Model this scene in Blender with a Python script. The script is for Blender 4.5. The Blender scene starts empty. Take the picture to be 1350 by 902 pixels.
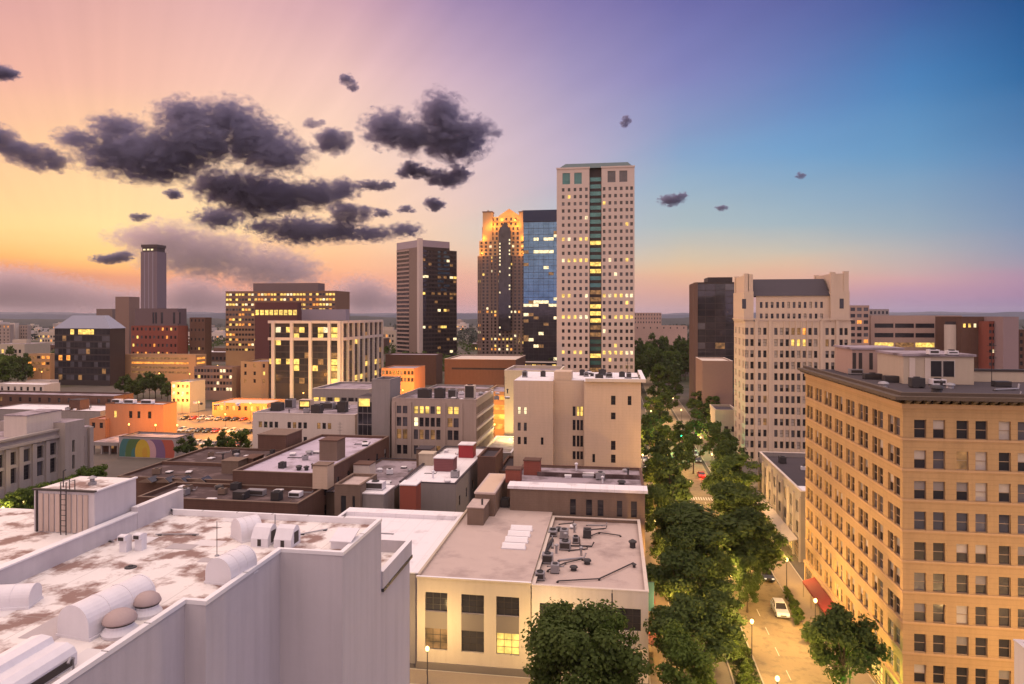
import bpy, bmesh, math, random
from mathutils import Vector, Matrix, noise

S = bpy.context.scene
COL = S.collection
R = math.radians
# ------------------------------------------------------------------ camera
CAM_H = 45.0
F = 900.0                       # focal length in photo pixels (1350 wide)
YAW = math.atan(135 / 900)      # the street runs along +Y; the camera looks a little to its left
FWD = Vector((-math.sin(YAW), math.cos(YAW), 0))
RGT = Vector((math.cos(YAW), math.sin(YAW), 0))
HZ = 414.0
cam_data = bpy.data.cameras.new('camera')
cam = bpy.data.objects.new('camera', cam_data)
COL.objects.link(cam)
cam.location = (0, 0, CAM_H)
cam.rotation_euler = (R(90), 0, YAW)
cam_data.sensor_width = 36
cam_data.lens = 36 * F / 1350
cam_data.shift_y = -(451 - HZ) / 1350
cam_data.clip_start = 0.5
cam_data.clip_end = 60000
S.camera = cam

# ------------------------------------------------------------------ dusk sky
world = bpy.data.worlds.new('World')
S.world = world
world.use_nodes = True


def lin(c, g=1.0):
    out = []
    for v in c[:3]:
        v = v / 255.0
        out.append((v / 12.92 if v <= 0.04045 else ((v + 0.055) / 1.055) ** 2.4) * g)
    return tuple(out)


def build_world():
    nt = world.node_tree
    nt.nodes.clear()
    N = nt.nodes.new
    L = nt.links.new
    out = N('ShaderNodeOutputWorld')
    bg = N('ShaderNodeBackground')
    L(bg.outputs[0], out.inputs[0])
    bg.inputs[1].default_value = 1.0
    tc = N('ShaderNodeTexCoord')
    sep = N('ShaderNodeSeparateXYZ')
    L(tc.outputs['Generated'], sep.inputs[0])

    def math_(op, a, b=None):
        n = N('ShaderNodeMath')
        n.operation = op
        for i, v in enumerate((a, b)):
            if v is None:
                continue
            if isinstance(v, (int, float)):
                n.inputs[i].default_value = v
            else:
                L(v, n.inputs[i])
        return n.outputs[0]
    el = math_('ARCSINE', sep.outputs[2])
    az = math_('ARCTAN2', sep.outputs[0], sep.outputs[1])       # 0 = up the street, + = to the right
    # soft unevenness of the evening air
    nz = N('ShaderNodeTexNoise')
    mp = N('ShaderNodeMapping')
    mp.inputs['Scale'].default_value = (3, 3, 16)
    L(tc.outputs['Generated'], mp.inputs[0])
    L(mp.outputs[0], nz.inputs['Vector'])
    nz.inputs['Scale'].default_value = 1.0
    nz.inputs['Detail'].default_value = 4
    wob = math_('MULTIPLY', math_('SUBTRACT', nz.outputs[0], 0.5), 0.035)
    elw = math_('ADD', el, wob)
    e01 = math_('DIVIDE', elw, R(90))
    rows = (0, 100, 200, 300, 335, 352, 364, 385, 414)
    T = [
        (-40, 0, ((216, 158, 152), (236, 174, 152), (248, 194, 146), (254, 208, 138), (250, 178, 104), (222, 142, 108), (172, 128, 124), (172, 132, 136), (176, 140, 148))),
        (0, 150, ((220, 166, 158), (236, 180, 160), (250, 202, 154), (255, 218, 152), (253, 202, 128), (248, 176, 112), (226, 150, 118), (200, 146, 132), (188, 142, 146))),
        (0, 300, ((220, 170, 168), (238, 188, 172), (250, 210, 172), (253, 214, 158), (251, 196, 140), (247, 176, 128), (236, 160, 128), (214, 150, 132), (192, 146, 148))),
        (0, 450, ((204, 160, 170), (230, 188, 180), (244, 208, 182), (249, 206, 162), (248, 192, 146), (244, 176, 136), (236, 164, 134), (216, 154, 138), (184, 144, 152))),
        (0, 600, ((158, 134, 170), (196, 168, 186), (216, 190, 190), (224, 196, 178), (228, 190, 166), (228, 178, 154), (224, 168, 150), (212, 156, 148), (190, 150, 156))),
        (0, 750, ((126, 114, 166), (154, 144, 182), (178, 168, 190), (182, 182, 190), (196, 186, 180), (208, 182, 166), (215, 176, 158), (210, 164, 154), (190, 156, 162))),
        (0, 900, ((102, 102, 162), (122, 127, 179), (130, 157, 191), (168, 180, 184), (206, 186, 162), (218, 182, 150), (220, 172, 144), (210, 160, 146), (178, 148, 158))),
        (0, 1050, ((87, 97, 157), (97, 122, 176), (112, 152, 191), (156, 174, 184), (194, 184, 170), (212, 180, 156), (218, 170, 148), (206, 156, 150), (168, 144, 160))),
        (0, 1200, ((60, 90, 151), (70, 121, 173), (102, 147, 186), (146, 164, 179), (174, 170, 172), (190, 166, 164), (200, 156, 160), (180, 142, 164), (142, 132, 166))),
        (0, 1350, ((26, 78, 134), (44, 101, 153), (86, 128, 172), (122, 143, 172), (142, 146, 168), (156, 144, 164), (168, 136, 160), (160, 128, 158), (124, 118, 156))),
    ]
    stops = []
    for dx, x, cols in T:
        u = (x + dx - 675) / F
        a = math.atan(u) - YAW
        c = math.cos(math.atan(u))
        stops.append((a, [(max(0, math.atan((HZ - y) / F * c)) / R(90), lin(k)) for y, k in zip(rows, cols)]))
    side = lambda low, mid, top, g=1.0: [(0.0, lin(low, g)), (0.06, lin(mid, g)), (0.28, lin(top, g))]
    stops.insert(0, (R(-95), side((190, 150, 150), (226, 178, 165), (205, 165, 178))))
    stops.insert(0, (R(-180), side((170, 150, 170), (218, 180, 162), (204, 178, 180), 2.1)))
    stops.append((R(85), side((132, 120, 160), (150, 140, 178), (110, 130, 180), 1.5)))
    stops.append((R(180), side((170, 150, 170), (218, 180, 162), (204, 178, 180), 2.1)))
    prev = None
    for i, (a, cs) in enumerate(stops):
        rp = N('ShaderNodeValToRGB')
        rp.color_ramp.interpolation = 'B_SPLINE' if False else 'EASE'
        cs = sorted(cs)
        els = rp.color_ramp.elements
        while len(els) < len(cs):
            els.new(0.5)
        for e, (p, k) in zip(els, cs):
            e.position = p
        for e, (p, k) in zip(els, cs):
            e.color = (*k, 1)
        rp.color_ramp.interpolation = 'LINEAR'
        L(e01, rp.inputs[0])
        if prev is None:
            prev = rp.outputs[0]
        else:
            mr = N('ShaderNodeMapRange')
            mr.interpolation_type = 'LINEAR'
            mr.inputs['From Min'].default_value = stops[i - 1][0]
            mr.inputs['From Max'].default_value = a
            L(az, mr.inputs['Value'])
            mx = N('ShaderNodeMix')
            mx.data_type = 'RGBA'
            L(mr.outputs[0], mx.inputs[0])
            L(prev, mx.inputs[6])
            L(rp.outputs[0], mx.inputs[7])
            prev = mx.outputs[2]
    # sunbeams fanning out from the set sun: a cool shaded band below, a rosy lit band above
    phi = math_('ARCTAN2', math_('ADD', el, R(2)), math_('ADD', az, R(39)))
    rp = N('ShaderNodeValToRGB')
    els = rp.color_ramp.elements
    for _ in range(4):
        els.new(0.5)
    for e_, (deg, k) in zip(els, ((0, (1, 1, 1)), (9, (.98, 1.0, 1.01)), (16.5, (.90, 1.0, 1.03)), (21.5, (1.05, .985, 1.0)), (34, (1.03, 1.0, .99)), (60, (1, 1, 1)))):
        e_.position = deg / 90
        e_.color = (*[v * .8 for v in k], 1)
    L(math_('DIVIDE', phi, R(90)), rp.inputs[0])
    nr = N('ShaderNodeTexNoise')
    nr.noise_dimensions = '1D'
    L(math_('MULTIPLY', phi, 3.2), nr.inputs['W'])
    nr.inputs['Detail'].default_value = 1.5
    ray = math_('ADD', math_('MULTIPLY', math_('SUBTRACT', nr.outputs[0], 0.5), 0.10), 1.25)
    tint = N('ShaderNodeVectorMath')
    tint.operation = 'SCALE'
    L(rp.outputs[0], tint.inputs[0])
    L(ray, tint.inputs['Scale'])
    fade = N('ShaderNodeMapRange')
    fade.interpolation_type = 'SMOOTHSTEP'
    fade.inputs['From Min'].default_value = R(3)
    fade.inputs['From Max'].default_value = R(11)
    L(el, fade.inputs['Value'])
    mxr = N('ShaderNodeMix')
    mxr.data_type = 'RGBA'
    mxr.blend_type = 'MULTIPLY'
    L(fade.outputs[0], mxr.inputs[0])
    L(prev, mxr.inputs[6])
    L(tint.outputs[0], mxr.inputs[7])
    prev = mxr.outputs[2]
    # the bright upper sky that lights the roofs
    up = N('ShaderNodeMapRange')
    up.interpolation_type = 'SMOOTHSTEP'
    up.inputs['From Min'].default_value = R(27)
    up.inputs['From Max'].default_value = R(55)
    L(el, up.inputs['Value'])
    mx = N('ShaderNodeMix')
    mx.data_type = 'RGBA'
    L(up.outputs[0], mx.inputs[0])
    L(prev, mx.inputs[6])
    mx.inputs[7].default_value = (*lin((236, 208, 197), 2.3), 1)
    # a little of the physical sky, the sun just below the horizon at the glow
    sk = N('ShaderNodeTexSky')
    sk.sky_type = 'NISHITA'
    sk.sun_disc = False
    sk.sun_elevation = R(-2)
    sk.sun_rotation = R(-39)
    ad = N('ShaderNodeMix')
    ad.data_type = 'RGBA'
    ad.blend_type = 'ADD'
    ad.inputs[0].default_value = 0.05
    L(mx.outputs[2], ad.inputs[6])
    L(sk.outputs[0], ad.inputs[7])
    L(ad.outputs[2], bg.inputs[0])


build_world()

# the last glow of the sun, gone down behind the left of the skyline
sun_data = bpy.data.lights.new('sun', 'SUN')
sun = bpy.data.objects.new('sun', sun_data)
COL.objects.link(sun)
sun_data.energy = 0.9
sun_data.angle = R(25)
sun_data.color = (1.0, 0.60, 0.46)
_sd = Vector((math.sin(R(-62)) * math.cos(R(9)), math.cos(R(-62)) * math.cos(R(9)), math.sin(R(9))))
sun.rotation_euler = (-_sd).to_track_quat('-Z', 'Y').to_euler()

# ------------------------------------------------------------------ render settings
S.render.engine = 'CYCLES'
S.view_settings.view_transform = 'Standard'
S.view_settings.look = 'None'
S.view_settings.exposure = 0.12
S.view_settings.gamma = 1.0
S.view_settings.use_curve_mapping = False
S.cycles.use_denoising = True
S.cycles.max_bounces = 5
S.cycles.diffuse_bounces = 2
S.cycles.glossy_bounces = 3
S.cycles.transparent_max_bounces = 8
S.cycles.volume_bounces = 1
S.cycles.caustics_reflective = False
S.cycles.caustics_refractive = False
S.cycles.sample_clamp_indirect = 4.0
S.cycles.sample_clamp_direct = 12.0
S.cycles.use_adaptive_sampling = True
S.cycles.adaptive_threshold = 0.02
S.cycles.use_light_tree = True
S.cycles.volume_step_rate = 1.5
S.cycles.volume_max_steps = 48

# ------------------------------------------------------------------ measuring the photograph into the place
def px_ray(px, py):
    return FWD + RGT * ((px - 675) / F) + Vector((0, 0, (HZ - py) / F))


def at_y(px, py, Y):
    """point of the view ray in the vertical plane at street distance Y"""
    d = px_ray(px, py)
    return Vector((0, 0, CAM_H)) + d * (Y / d.y)


def at_x(px, py, X):
    d = px_ray(px, py)
    return Vector((0, 0, CAM_H)) + d * (X / d.x)


def at_z(px, py, z=0.0):
    d = px_ray(px, py)
    return Vector((0, 0, CAM_H)) + d * ((z - CAM_H) / d.z)


def to_px(p):
    d = Vector(p) - Vector((0, 0, CAM_H))
    z = d.dot(FWD)
    if z < 0.1:
        return None
    return (675 + d.dot(RGT) / z * F, HZ - d.z / z * F, z)


# ------------------------------------------------------------------ materials
MATS = {}


def new_mat(name):
    m = bpy.data.materials.new(name)
    m.use_nodes = True
    nt = m.node_tree
    return m, nt, nt.nodes.get('Principled BSDF')


def mat(name, col, rough=0.85, var=0.18, scale=0.35, streak=0.0, spec=0.25, metal=0.0, bump=0.0, bscale=6.0, second=None, lo=0.45, hi=0.6, sscale=0.5, course=0.0, cstep=0.4, seam=0.0):
    """base colour with mottling, optional rain streaks, a second colour in patches, and horizontal courses"""
    if name in MATS:
        return MATS[name]
    m, nt, p = new_mat(name)
    N, L = nt.nodes.new, nt.links.new
    geo = N('ShaderNodeNewGeometry')

    def noise_(sc, det=5, vec=None, ro=0.6):
        n = N('ShaderNodeTexNoise')
        n.inputs['Scale'].default_value = sc
        n.inputs['Detail'].default_value = det
        n.inputs['Roughness'].default_value = ro
        L(vec or geo.outputs['Position'], n.inputs['Vector'])
        return n.outputs[0]

    def mix(f, a, b, mode='MIX'):
        x = N('ShaderNodeMix')
        x.data_type = 'RGBA'
        x.blend_type = mode
        for s, v in ((0, f), (6, a), (7, b)):
            if isinstance(v, (int, float)):
                x.inputs[s].default_value = v
            elif isinstance(v, tuple):
                x.inputs[s].default_value = (*v[:3], 1)
            else:
                L(v, x.inputs[s])
        return x.outputs[2]
    dark = tuple(c * (1 - var) for c in col)
    light = tuple(min(0.9, c * (1 + var)) for c in col)
    c = mix(noise_(scale), dark, light)
    c = mix(0.5, c, mix(noise_(scale * 9, 3), dark, light))
    if second:
        mr = N('ShaderNodeMapRange')
        mr.inputs['From Min'].default_value = lo
        mr.inputs['From Max'].default_value = hi
        L(noise_(sscale, 6, None, 0.62), mr.inputs['Value'])
        c = mix(mr.outputs[0], c, second)
    if streak:
        mp = N('ShaderNodeMapping')
        mp.inputs['Scale'].default_value = (1.6, 1.6, 0.10)
        L(geo.outputs['Position'], mp.inputs[0])
        mr = N('ShaderNodeMapRange')
        mr.inputs['From Min'].default_value = 0.42
        mr.inputs['From Max'].default_value = 0.75
        mr.inputs['To Max'].default_value = streak
        L(noise_(1.0, 4, mp.outputs[0]), mr.inputs['Value'])
        c = mix(mr.outputs[0], c, tuple(x * 0.45 for x in col))
    if course:
        sp = N('ShaderNodeSeparateXYZ')
        L(geo.outputs['Position'], sp.inputs[0])
        a = N('ShaderNodeMath')
        a.operation = 'DIVIDE'
        L(sp.outputs[2], a.inputs[0])
        a.inputs[1].default_value = cstep
        f = N('ShaderNodeMath')
        f.operation = 'FRACT'
        L(a.outputs[0], f.inputs[0])
        g = N('ShaderNodeMath')
        g.operation = 'LESS_THAN'
        L(f.outputs[0], g.inputs[0])
        g.inputs[1].default_value = 0.16
        h = N('ShaderNodeMath')
        h.operation = 'MULTIPLY'
        L(g.outputs[0], h.inputs[0])
        h.inputs[1].default_value = course
        c = mix(h.outputs[0], c, tuple(x * 0.5 for x in col))
    if seam:
        sp = N('ShaderNodeSeparateXYZ')
        L(geo.outputs['Position'], sp.inputs[0])
        tot = None
        for k_, stp in ((0, seam), (1, seam * 4.3)):
            ops = (('DIVIDE', stp), ('FRACT', None), ('LESS_THAN', 0.045 / stp))
            v = sp.outputs[k_]
            for op, arg in ops:
                q = N('ShaderNodeMath')
                q.operation = op
                L(v, q.inputs[0])
                if arg is not None:
                    q.inputs[1].default_value = arg
                v = q.outputs[0]
            if tot is None:
                tot = v
            else:
                q = N('ShaderNodeMath')
                q.operation = 'MAXIMUM'
                L(tot, q.inputs[0])
                L(v, q.inputs[1])
                tot = q.outputs[0]
        q = N('ShaderNodeMath')
        q.operation = 'MULTIPLY'
        L(tot, q.inputs[0])
        q.inputs[1].default_value = 0.5
        c = mix(q.outputs[0], c, tuple(x * 0.5 for x in col))
    L(c, p.inputs['Base Color'])
    p.inputs['Roughness'].default_value = rough
    p.inputs['Specular IOR Level'].default_value = spec
    p.inputs['Metallic'].default_value = metal
    if bump:
        b = N('ShaderNodeBump')
        b.inputs['Strength'].default_value = bump
        b.inputs['Distance'].default_value = 0.05
        L(noise_(bscale, 4), b.inputs['Height'])
        L(b.outputs[0], p.inputs['Normal'])
    MATS[name] = m
    return m


def glass(name, col=(0.02, 0.022, 0.028), rough=0.08, metal=0.0, spec=0.6, warp=0.02):
    if name in MATS:
        return MATS[name]
    m, nt, p = new_mat(name)
    N, L = nt.nodes.new, nt.links.new
    geo = N('ShaderNodeNewGeometry')
    n = N('ShaderNodeTexNoise')
    n.inputs['Scale'].default_value = 0.22
    n.inputs['Detail'].default_value = 3
    L(geo.outputs['Position'], n.inputs['Vector'])
    x = N('ShaderNodeMix')
    x.data_type = 'RGBA'
    x.inputs[6].default_value = (*[c * 0.45 for c in col], 1)
    x.inputs[7].default_value = (*[c * 1.6 for c in col], 1)
    L(n.outputs[0], x.inputs[0])
    L(x.outputs[2], p.inputs['Base Color'])
    p.inputs['Roughness'].default_value = rough
    p.inputs['Metallic'].default_value = metal
    p.inputs['Specular IOR Level'].default_value = spec
    b = N('ShaderNodeBump')
    b.inputs['Strength'].default_value = warp
    b.inputs['Distance'].default_value = 0.5
    n2 = N('ShaderNodeTexNoise')
    n2.inputs['Scale'].default_value = 0.6
    L(geo.outputs['Position'], n2.inputs['Vector'])
    L(n2.outputs[0], b.inputs['Height'])
    L(b.outputs[0], p.inputs['Normal'])
    MATS[name] = m
    return m


def glow(name, col, strength, vary=0.6, scale=0.7, sample=False):
    """a lit room, a lamp globe or a signal lens: it gives off light, unevenly"""
    if name in MATS:
        return MATS[name]
    m, nt, p = new_mat(name)
    N, L = nt.nodes.new, nt.links.new
    p.inputs['Base Color'].default_value = (0.05, 0.04, 0.03, 1)
    p.inputs['Emission Color'].default_value = (*col, 1)
    p.inputs['Roughness'].default_value = 0.3
    if vary:
        geo = N('ShaderNodeNewGeometry')
        n = N('ShaderNodeTexNoise')
        n.inputs['Scale'].default_value = scale
        n.inputs['Detail'].default_value = 4
        L(geo.outputs['Position'], n.inputs['Vector'])
        mr = N('ShaderNodeMapRange')
        mr.inputs['From Min'].default_value = 0.3
        mr.inputs['From Max'].default_value = 0.7
        mr.inputs['To Min'].default_value = strength * (1 - vary)
        mr.inputs['To Max'].default_value = strength * (1 + vary)
        L(n.outputs[0], mr.inputs['Value'])
        L(mr.outputs[0], p.inputs['Emission Strength'])
    else:
        p.inputs['Emission Strength'].default_value = strength
    if not sample:
        m.cycles.emission_sampling = 'NONE'
    MATS[name] = m
    return m


GL_DARK = glass('dark_glass', (0.025, 0.024, 0.03))
GL_GREY = glass('grey_glass', (0.09, 0.085, 0.10), 0.12)
GL_BLUE = glass('blue_glass', (0.10, 0.20, 0.34), 0.06, 0.75)
GL_BLACK = glass('bronze_glass', (0.05, 0.045, 0.055), 0.05, 0.35)
GL_TEAL = glass('teal_glass', (0.06, 0.17, 0.18), 0.08, 0.5)
LIT_YEL = glow('lit_room_yellow', lin((255, 208, 104)), 1.15)
LIT_WHT = glow('lit_room_white', lin((255, 232, 180)), 1.25)
LIT_ORG = glow('lit_room_orange', lin((255, 158, 66)), 1.1)
LIT_DIM = glow('dim_room', lin((170, 120, 70)), 0.55, 0.8)
BLIND = mat('window_blind', (0.42, 0.37, 0.33), 0.8, 0.2, 0.9)
BLIND2 = mat('window_blind_grey', (0.22, 0.20, 0.20), 0.8, 0.2, 0.9)
FR_DARK = mat('dark_frame', (0.05, 0.042, 0.04), 0.5, 0.1)
FR_WHITE = mat('pale_frame', (0.5, 0.46, 0.43), 0.6, 0.1)
FR_TAN = mat('tan_frame', (0.30, 0.22, 0.16), 0.6, 0.1)
STEEL = mat('grey_steel', (0.30, 0.29, 0.31), 0.45, 0.2, 2.0, metal=0.4)
DARKSTEEL = mat('dark_steel', (0.045, 0.042, 0.045), 0.5, 0.2, 2.0)
WMETAL = mat('white_metal', (0.66, 0.64, 0.68), 0.5, 0.08, 1.2, streak=0.12)


# ------------------------------------------------------------------ mesh building
class MB:
    def __init__(self):
        self.v, self.f, self.m, self.mats = [], [], [], []

    def mi(self, m):
        if m not in self.mats:
            self.mats.append(m)
        return self.mats.index(m)

    def face(self, pts, m):
        b = len(self.v)
        self.v.extend(tuple(p) for p in pts)
        self.f.append(tuple(range(b, b + len(pts))))
        self.m.append(self.mi(m))

    def box(self, x0, x1, y0, y1, z0, z1, m, top=None, bottom=True):
        b = len(self.v)
        self.v.extend([(x0, y0, z0), (x1, y0, z0), (x1, y1, z0), (x0, y1, z0), (x0, y0, z1), (x1, y0, z1), (x1, y1, z1), (x0, y1, z1)])
        k = self.mi(m)
        for q in ((0, 1, 5, 4), (1, 2, 6, 5), (2, 3, 7, 6), (3, 0, 4, 7)):
            self.f.append(tuple(b + i for i in q))
            self.m.append(k)
        self.f.append((b + 4, b + 5, b + 6, b + 7))
        self.m.append(self.mi(top) if top else k)
        if bottom:
            self.f.append((b + 3, b + 2, b + 1, b))
            self.m.append(k)

    def bar(self, a, b, w, m, up=(0, 0, 1), h=None):
        a, b = Vector(a), Vector(b)
        d = (b - a).normalized()
        s = d.cross(Vector(up))
        if s.length < 1e-4:
            s = Vector((1, 0, 0))
        s.normalize()
        t = s.cross(d).normalized()
        h = h or w
        n = len(self.v)
        for p in (a, b):
            for i, j in ((-1, -1), (1, -1), (1, 1), (-1, 1)):
                self.v.append(tuple(p + s * (i * w / 2) + t * (j * h / 2)))
        k = self.mi(m)
        for q in ((0, 1, 5, 4), (1, 2, 6, 5), (2, 3, 7, 6), (3, 0, 4, 7), (3, 2, 1, 0), (4, 5, 6, 7)):
            self.f.append(tuple(n + i for i in q))
            self.m.append(k)

    def tube(self, pts, rad, m, seg=8, caps=True):
        """rings of radius rad (a number or one per point) along pts"""
        pts = [Vector(p) for p in pts]
        rad = rad if isinstance(rad, (list, tuple)) else [rad] * len(pts)
        k = self.mi(m)
        n = len(self.v)
        for i, p in enumerate(pts):
            d = (pts[min(i + 1, len(pts) - 1)] - pts[max(i - 1, 0)]).normalized()
            s = d.cross(Vector((0, 0, 1)))
            if s.length < 1e-3:
                s = Vector((1, 0, 0))
            s.normalize()
            t = s.cross(d)
            for j in range(seg):
                a = 2 * math.pi * j / seg
                self.v.append(tuple(p + (s * math.cos(a) + t * math.sin(a)) * rad[i]))
        for i in range(len(pts) - 1):
            for j in range(seg):
                q = (n + i * seg + j, n + i * seg + (j + 1) % seg, n + (i + 1) * seg + (j + 1) % seg, n + (i + 1) * seg + j)
                self.f.append(q)
                self.m.append(k)
        if caps:
            self.f.append(tuple(n + j for j in reversed(range(seg))))
            self.m.append(k)
            self.f.append(tuple(n + (len(pts) - 1) * seg + j for j in range(seg)))
            self.m.append(k)

    def lathe(self, prof, c, m, seg=16):
        """prof: (radius, z) from bottom to top round the vertical through c"""
        k = self.mi(m)
        n = len(self.v)
        for r, z in prof:
            for j in range(seg):
                a = 2 * math.pi * j / seg
                self.v.append((c[0] + r * math.cos(a), c[1] + r * math.sin(a), c[2] + z))
        for i in range(len(prof) - 1):
            for j in range(seg):
                self.f.append((n + i * seg + j, n + i * seg + (j + 1) % seg, n + (i + 1) * seg + (j + 1) % seg, n + (i + 1) * seg + j))
                self.m.append(k)
        self.f.append(tuple(n + j for j in reversed(range(seg))))
        self.m.append(k)
        self.f.append(tuple(n + (len(prof) - 1) * seg + j for j in range(seg)))
        self.m.append(k)

    def prism(self, poly, axis, a, b, m):
        """a closed outline of (p, q) drawn along axis 'x' (p=y,q=z), 'y' (p=x,q=z) or 'z' (p=x,q=y) from a to b"""
        def P(p, q, s):
            return {'x': (s, p, q), 'y': (p, s, q), 'z': (p, q, s)}[axis]
        n = len(self.v)
        k = self.mi(m)
        for s in (a, b):
            self.v.extend(P(p, q, s) for p, q in poly)
        c = len(poly)
        for i in range(c):
            self.f.append((n + i, n + (i + 1) % c, n + c + (i + 1) % c, n + c + i))
            self.m.append(k)
        self.f.append(tuple(n + i for i in reversed(range(c))))
        self.m.append(k)
        self.f.append(tuple(n + c + i for i in range(c)))
        self.m.append(k)

    def add(self, other, M):
        b = len(self.v)
        self.v.extend(tuple(M @ Vector(p)) for p in other.v)
        self.f.extend(tuple(b + i for i in q) for q in other.f)
        self.m.extend(self.mi(other.mats[k]) for k in other.m)

    def mesh(self, name, smooth=False, fix=False):
        me = bpy.data.meshes.new(name)
        me.from_pydata(self.v, [], self.f)
        for m in self.mats:
            me.materials.append(m)
        if self.m:
            me.polygons.foreach_set('material_index', self.m)
        if smooth:
            me.polygons.foreach_set('use_smooth', [True] * len(self.f))
        if fix:
            bm = bmesh.new()
            bm.from_mesh(me)
            bmesh.ops.recalc_face_normals(bm, faces=bm.faces)
            bm.to_mesh(me)
            bm.free()
        me.update()
        return me

    def obj(self, name, parent=None, loc=(0, 0, 0), rz=0.0, smooth=False, fix=True):
        o = bpy.data.objects.new(name, self.mesh(name, smooth, fix))
        COL.objects.link(o)
        o.location = loc
        o.rotation_euler[2] = rz
        if parent is not None:
            o.parent = parent
        return o


def tag(o, label=None, cat=None, group=None, kind=None):
    if label:
        o['label'] = label
    if cat:
        o['category'] = cat
    if group:
        o['group'] = group
    if kind:
        o['kind'] = kind
    return o


def empty(name, loc, label, cat, group=None, rz=0.0):
    o = bpy.data.objects.new(name, None)
    COL.objects.link(o)
    o.empty_display_size = 0.5
    o.location = loc
    o.rotation_euler[2] = rz
    return tag(o, label, cat, group)


def children(o):
    return [c for c in COL.objects if c.parent == o]


def copy_tree(o, kids, loc, rz=0.0, label=None, group=None, scale=None):
    """kids: {thing: [parts]} recorded when the first one was built"""
    c = o.copy()
    COL.objects.link(c)
    c.location = loc
    c.rotation_euler[2] = rz
    if scale:
        c.scale = scale
    if label:
        c['label'] = label
    if group:
        c['group'] = group
    for ch, sub in kids:
        d = ch.copy()
        COL.objects.link(d)
        d.parent = c
        for s in sub:
            e = s.copy()
            COL.objects.link(e)
            e.parent = d
    return c


def kids_of(o):
    return [(c, children(c)) for c in children(o)]


# ------------------------------------------------------------------ windows
WIN = {}


def win_geo(style, w, h, state):
    """(panes, frame) of a window w x h, its lower left corner at the origin, the street towards -y"""
    key = (style, round(w, 2), round(h, 2), state)
    if key in WIN:
        return WIN[key]
    pane, fr = MB(), MB()
    top = {'dark': GL_DARK, 'grey': GL_GREY, 'blind': BLIND, 'half': BLIND, 'halfg': BLIND2, 'lit': LIT_YEL, 'litw': LIT_WHT, 'lito': LIT_ORG, 'dim': LIT_DIM, 'blue': GL_BLUE, 'teal': GL_TEAL, 'bronze': GL_BLACK}[state]
    bot = {'half': GL_DARK, 'halfg': GL_DARK}.get(state, top)
    fm = {'w': FR_WHITE, 't': FR_TAN}.get(style[-1], FR_DARK)
    st = style.split('_')[0]
    if st == 'far':
        pane.face([(0, 0, 0), (w, 0, 0), (w, 0, h), (0, 0, h)], top)
    else:
        zs = h * 0.5
        pane.face([(0, 0, 0), (w, 0, 0), (w, 0, zs), (0, 0, zs)], bot)
        pane.face([(0, -0.03, zs), (w, -0.03, zs), (w, -0.03, h), (0, -0.03, h)], top)
        t = 0.06
        fr.box(0, t, -0.09, -0.04, 0, h, fm)
        fr.box(w - t, w, -0.09, -0.04, 0, h, fm)
        fr.box(t, w - t, -0.09, -0.04, 0, t, fm)
        fr.box(t, w - t, -0.09, -0.04, h - t, h, fm)
        if st == 'sash':
            fr.box(t, w - t, -0.08, -0.035, zs - 0.035, zs + 0.035, fm)
        if st in ('two', 'grid'):
            n = 2 if st == 'two' else max(2, round(w / 0.9))
            for i in range(1, n):
                fr.box(w * i / n - 0.03, w * i / n + 0.03, -0.08, -0.035, t, h - t, fm)
        if st == 'grid':
            n = max(2, round(h / 0.8))
            for i in range(1, n):
                fr.box(t, w - t, -0.075, -0.034, h * i / n - 0.025, h * i / n + 0.025, fm)
    WIN[key] = (pane, fr)
    return WIN[key]


WMESH = {}


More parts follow.
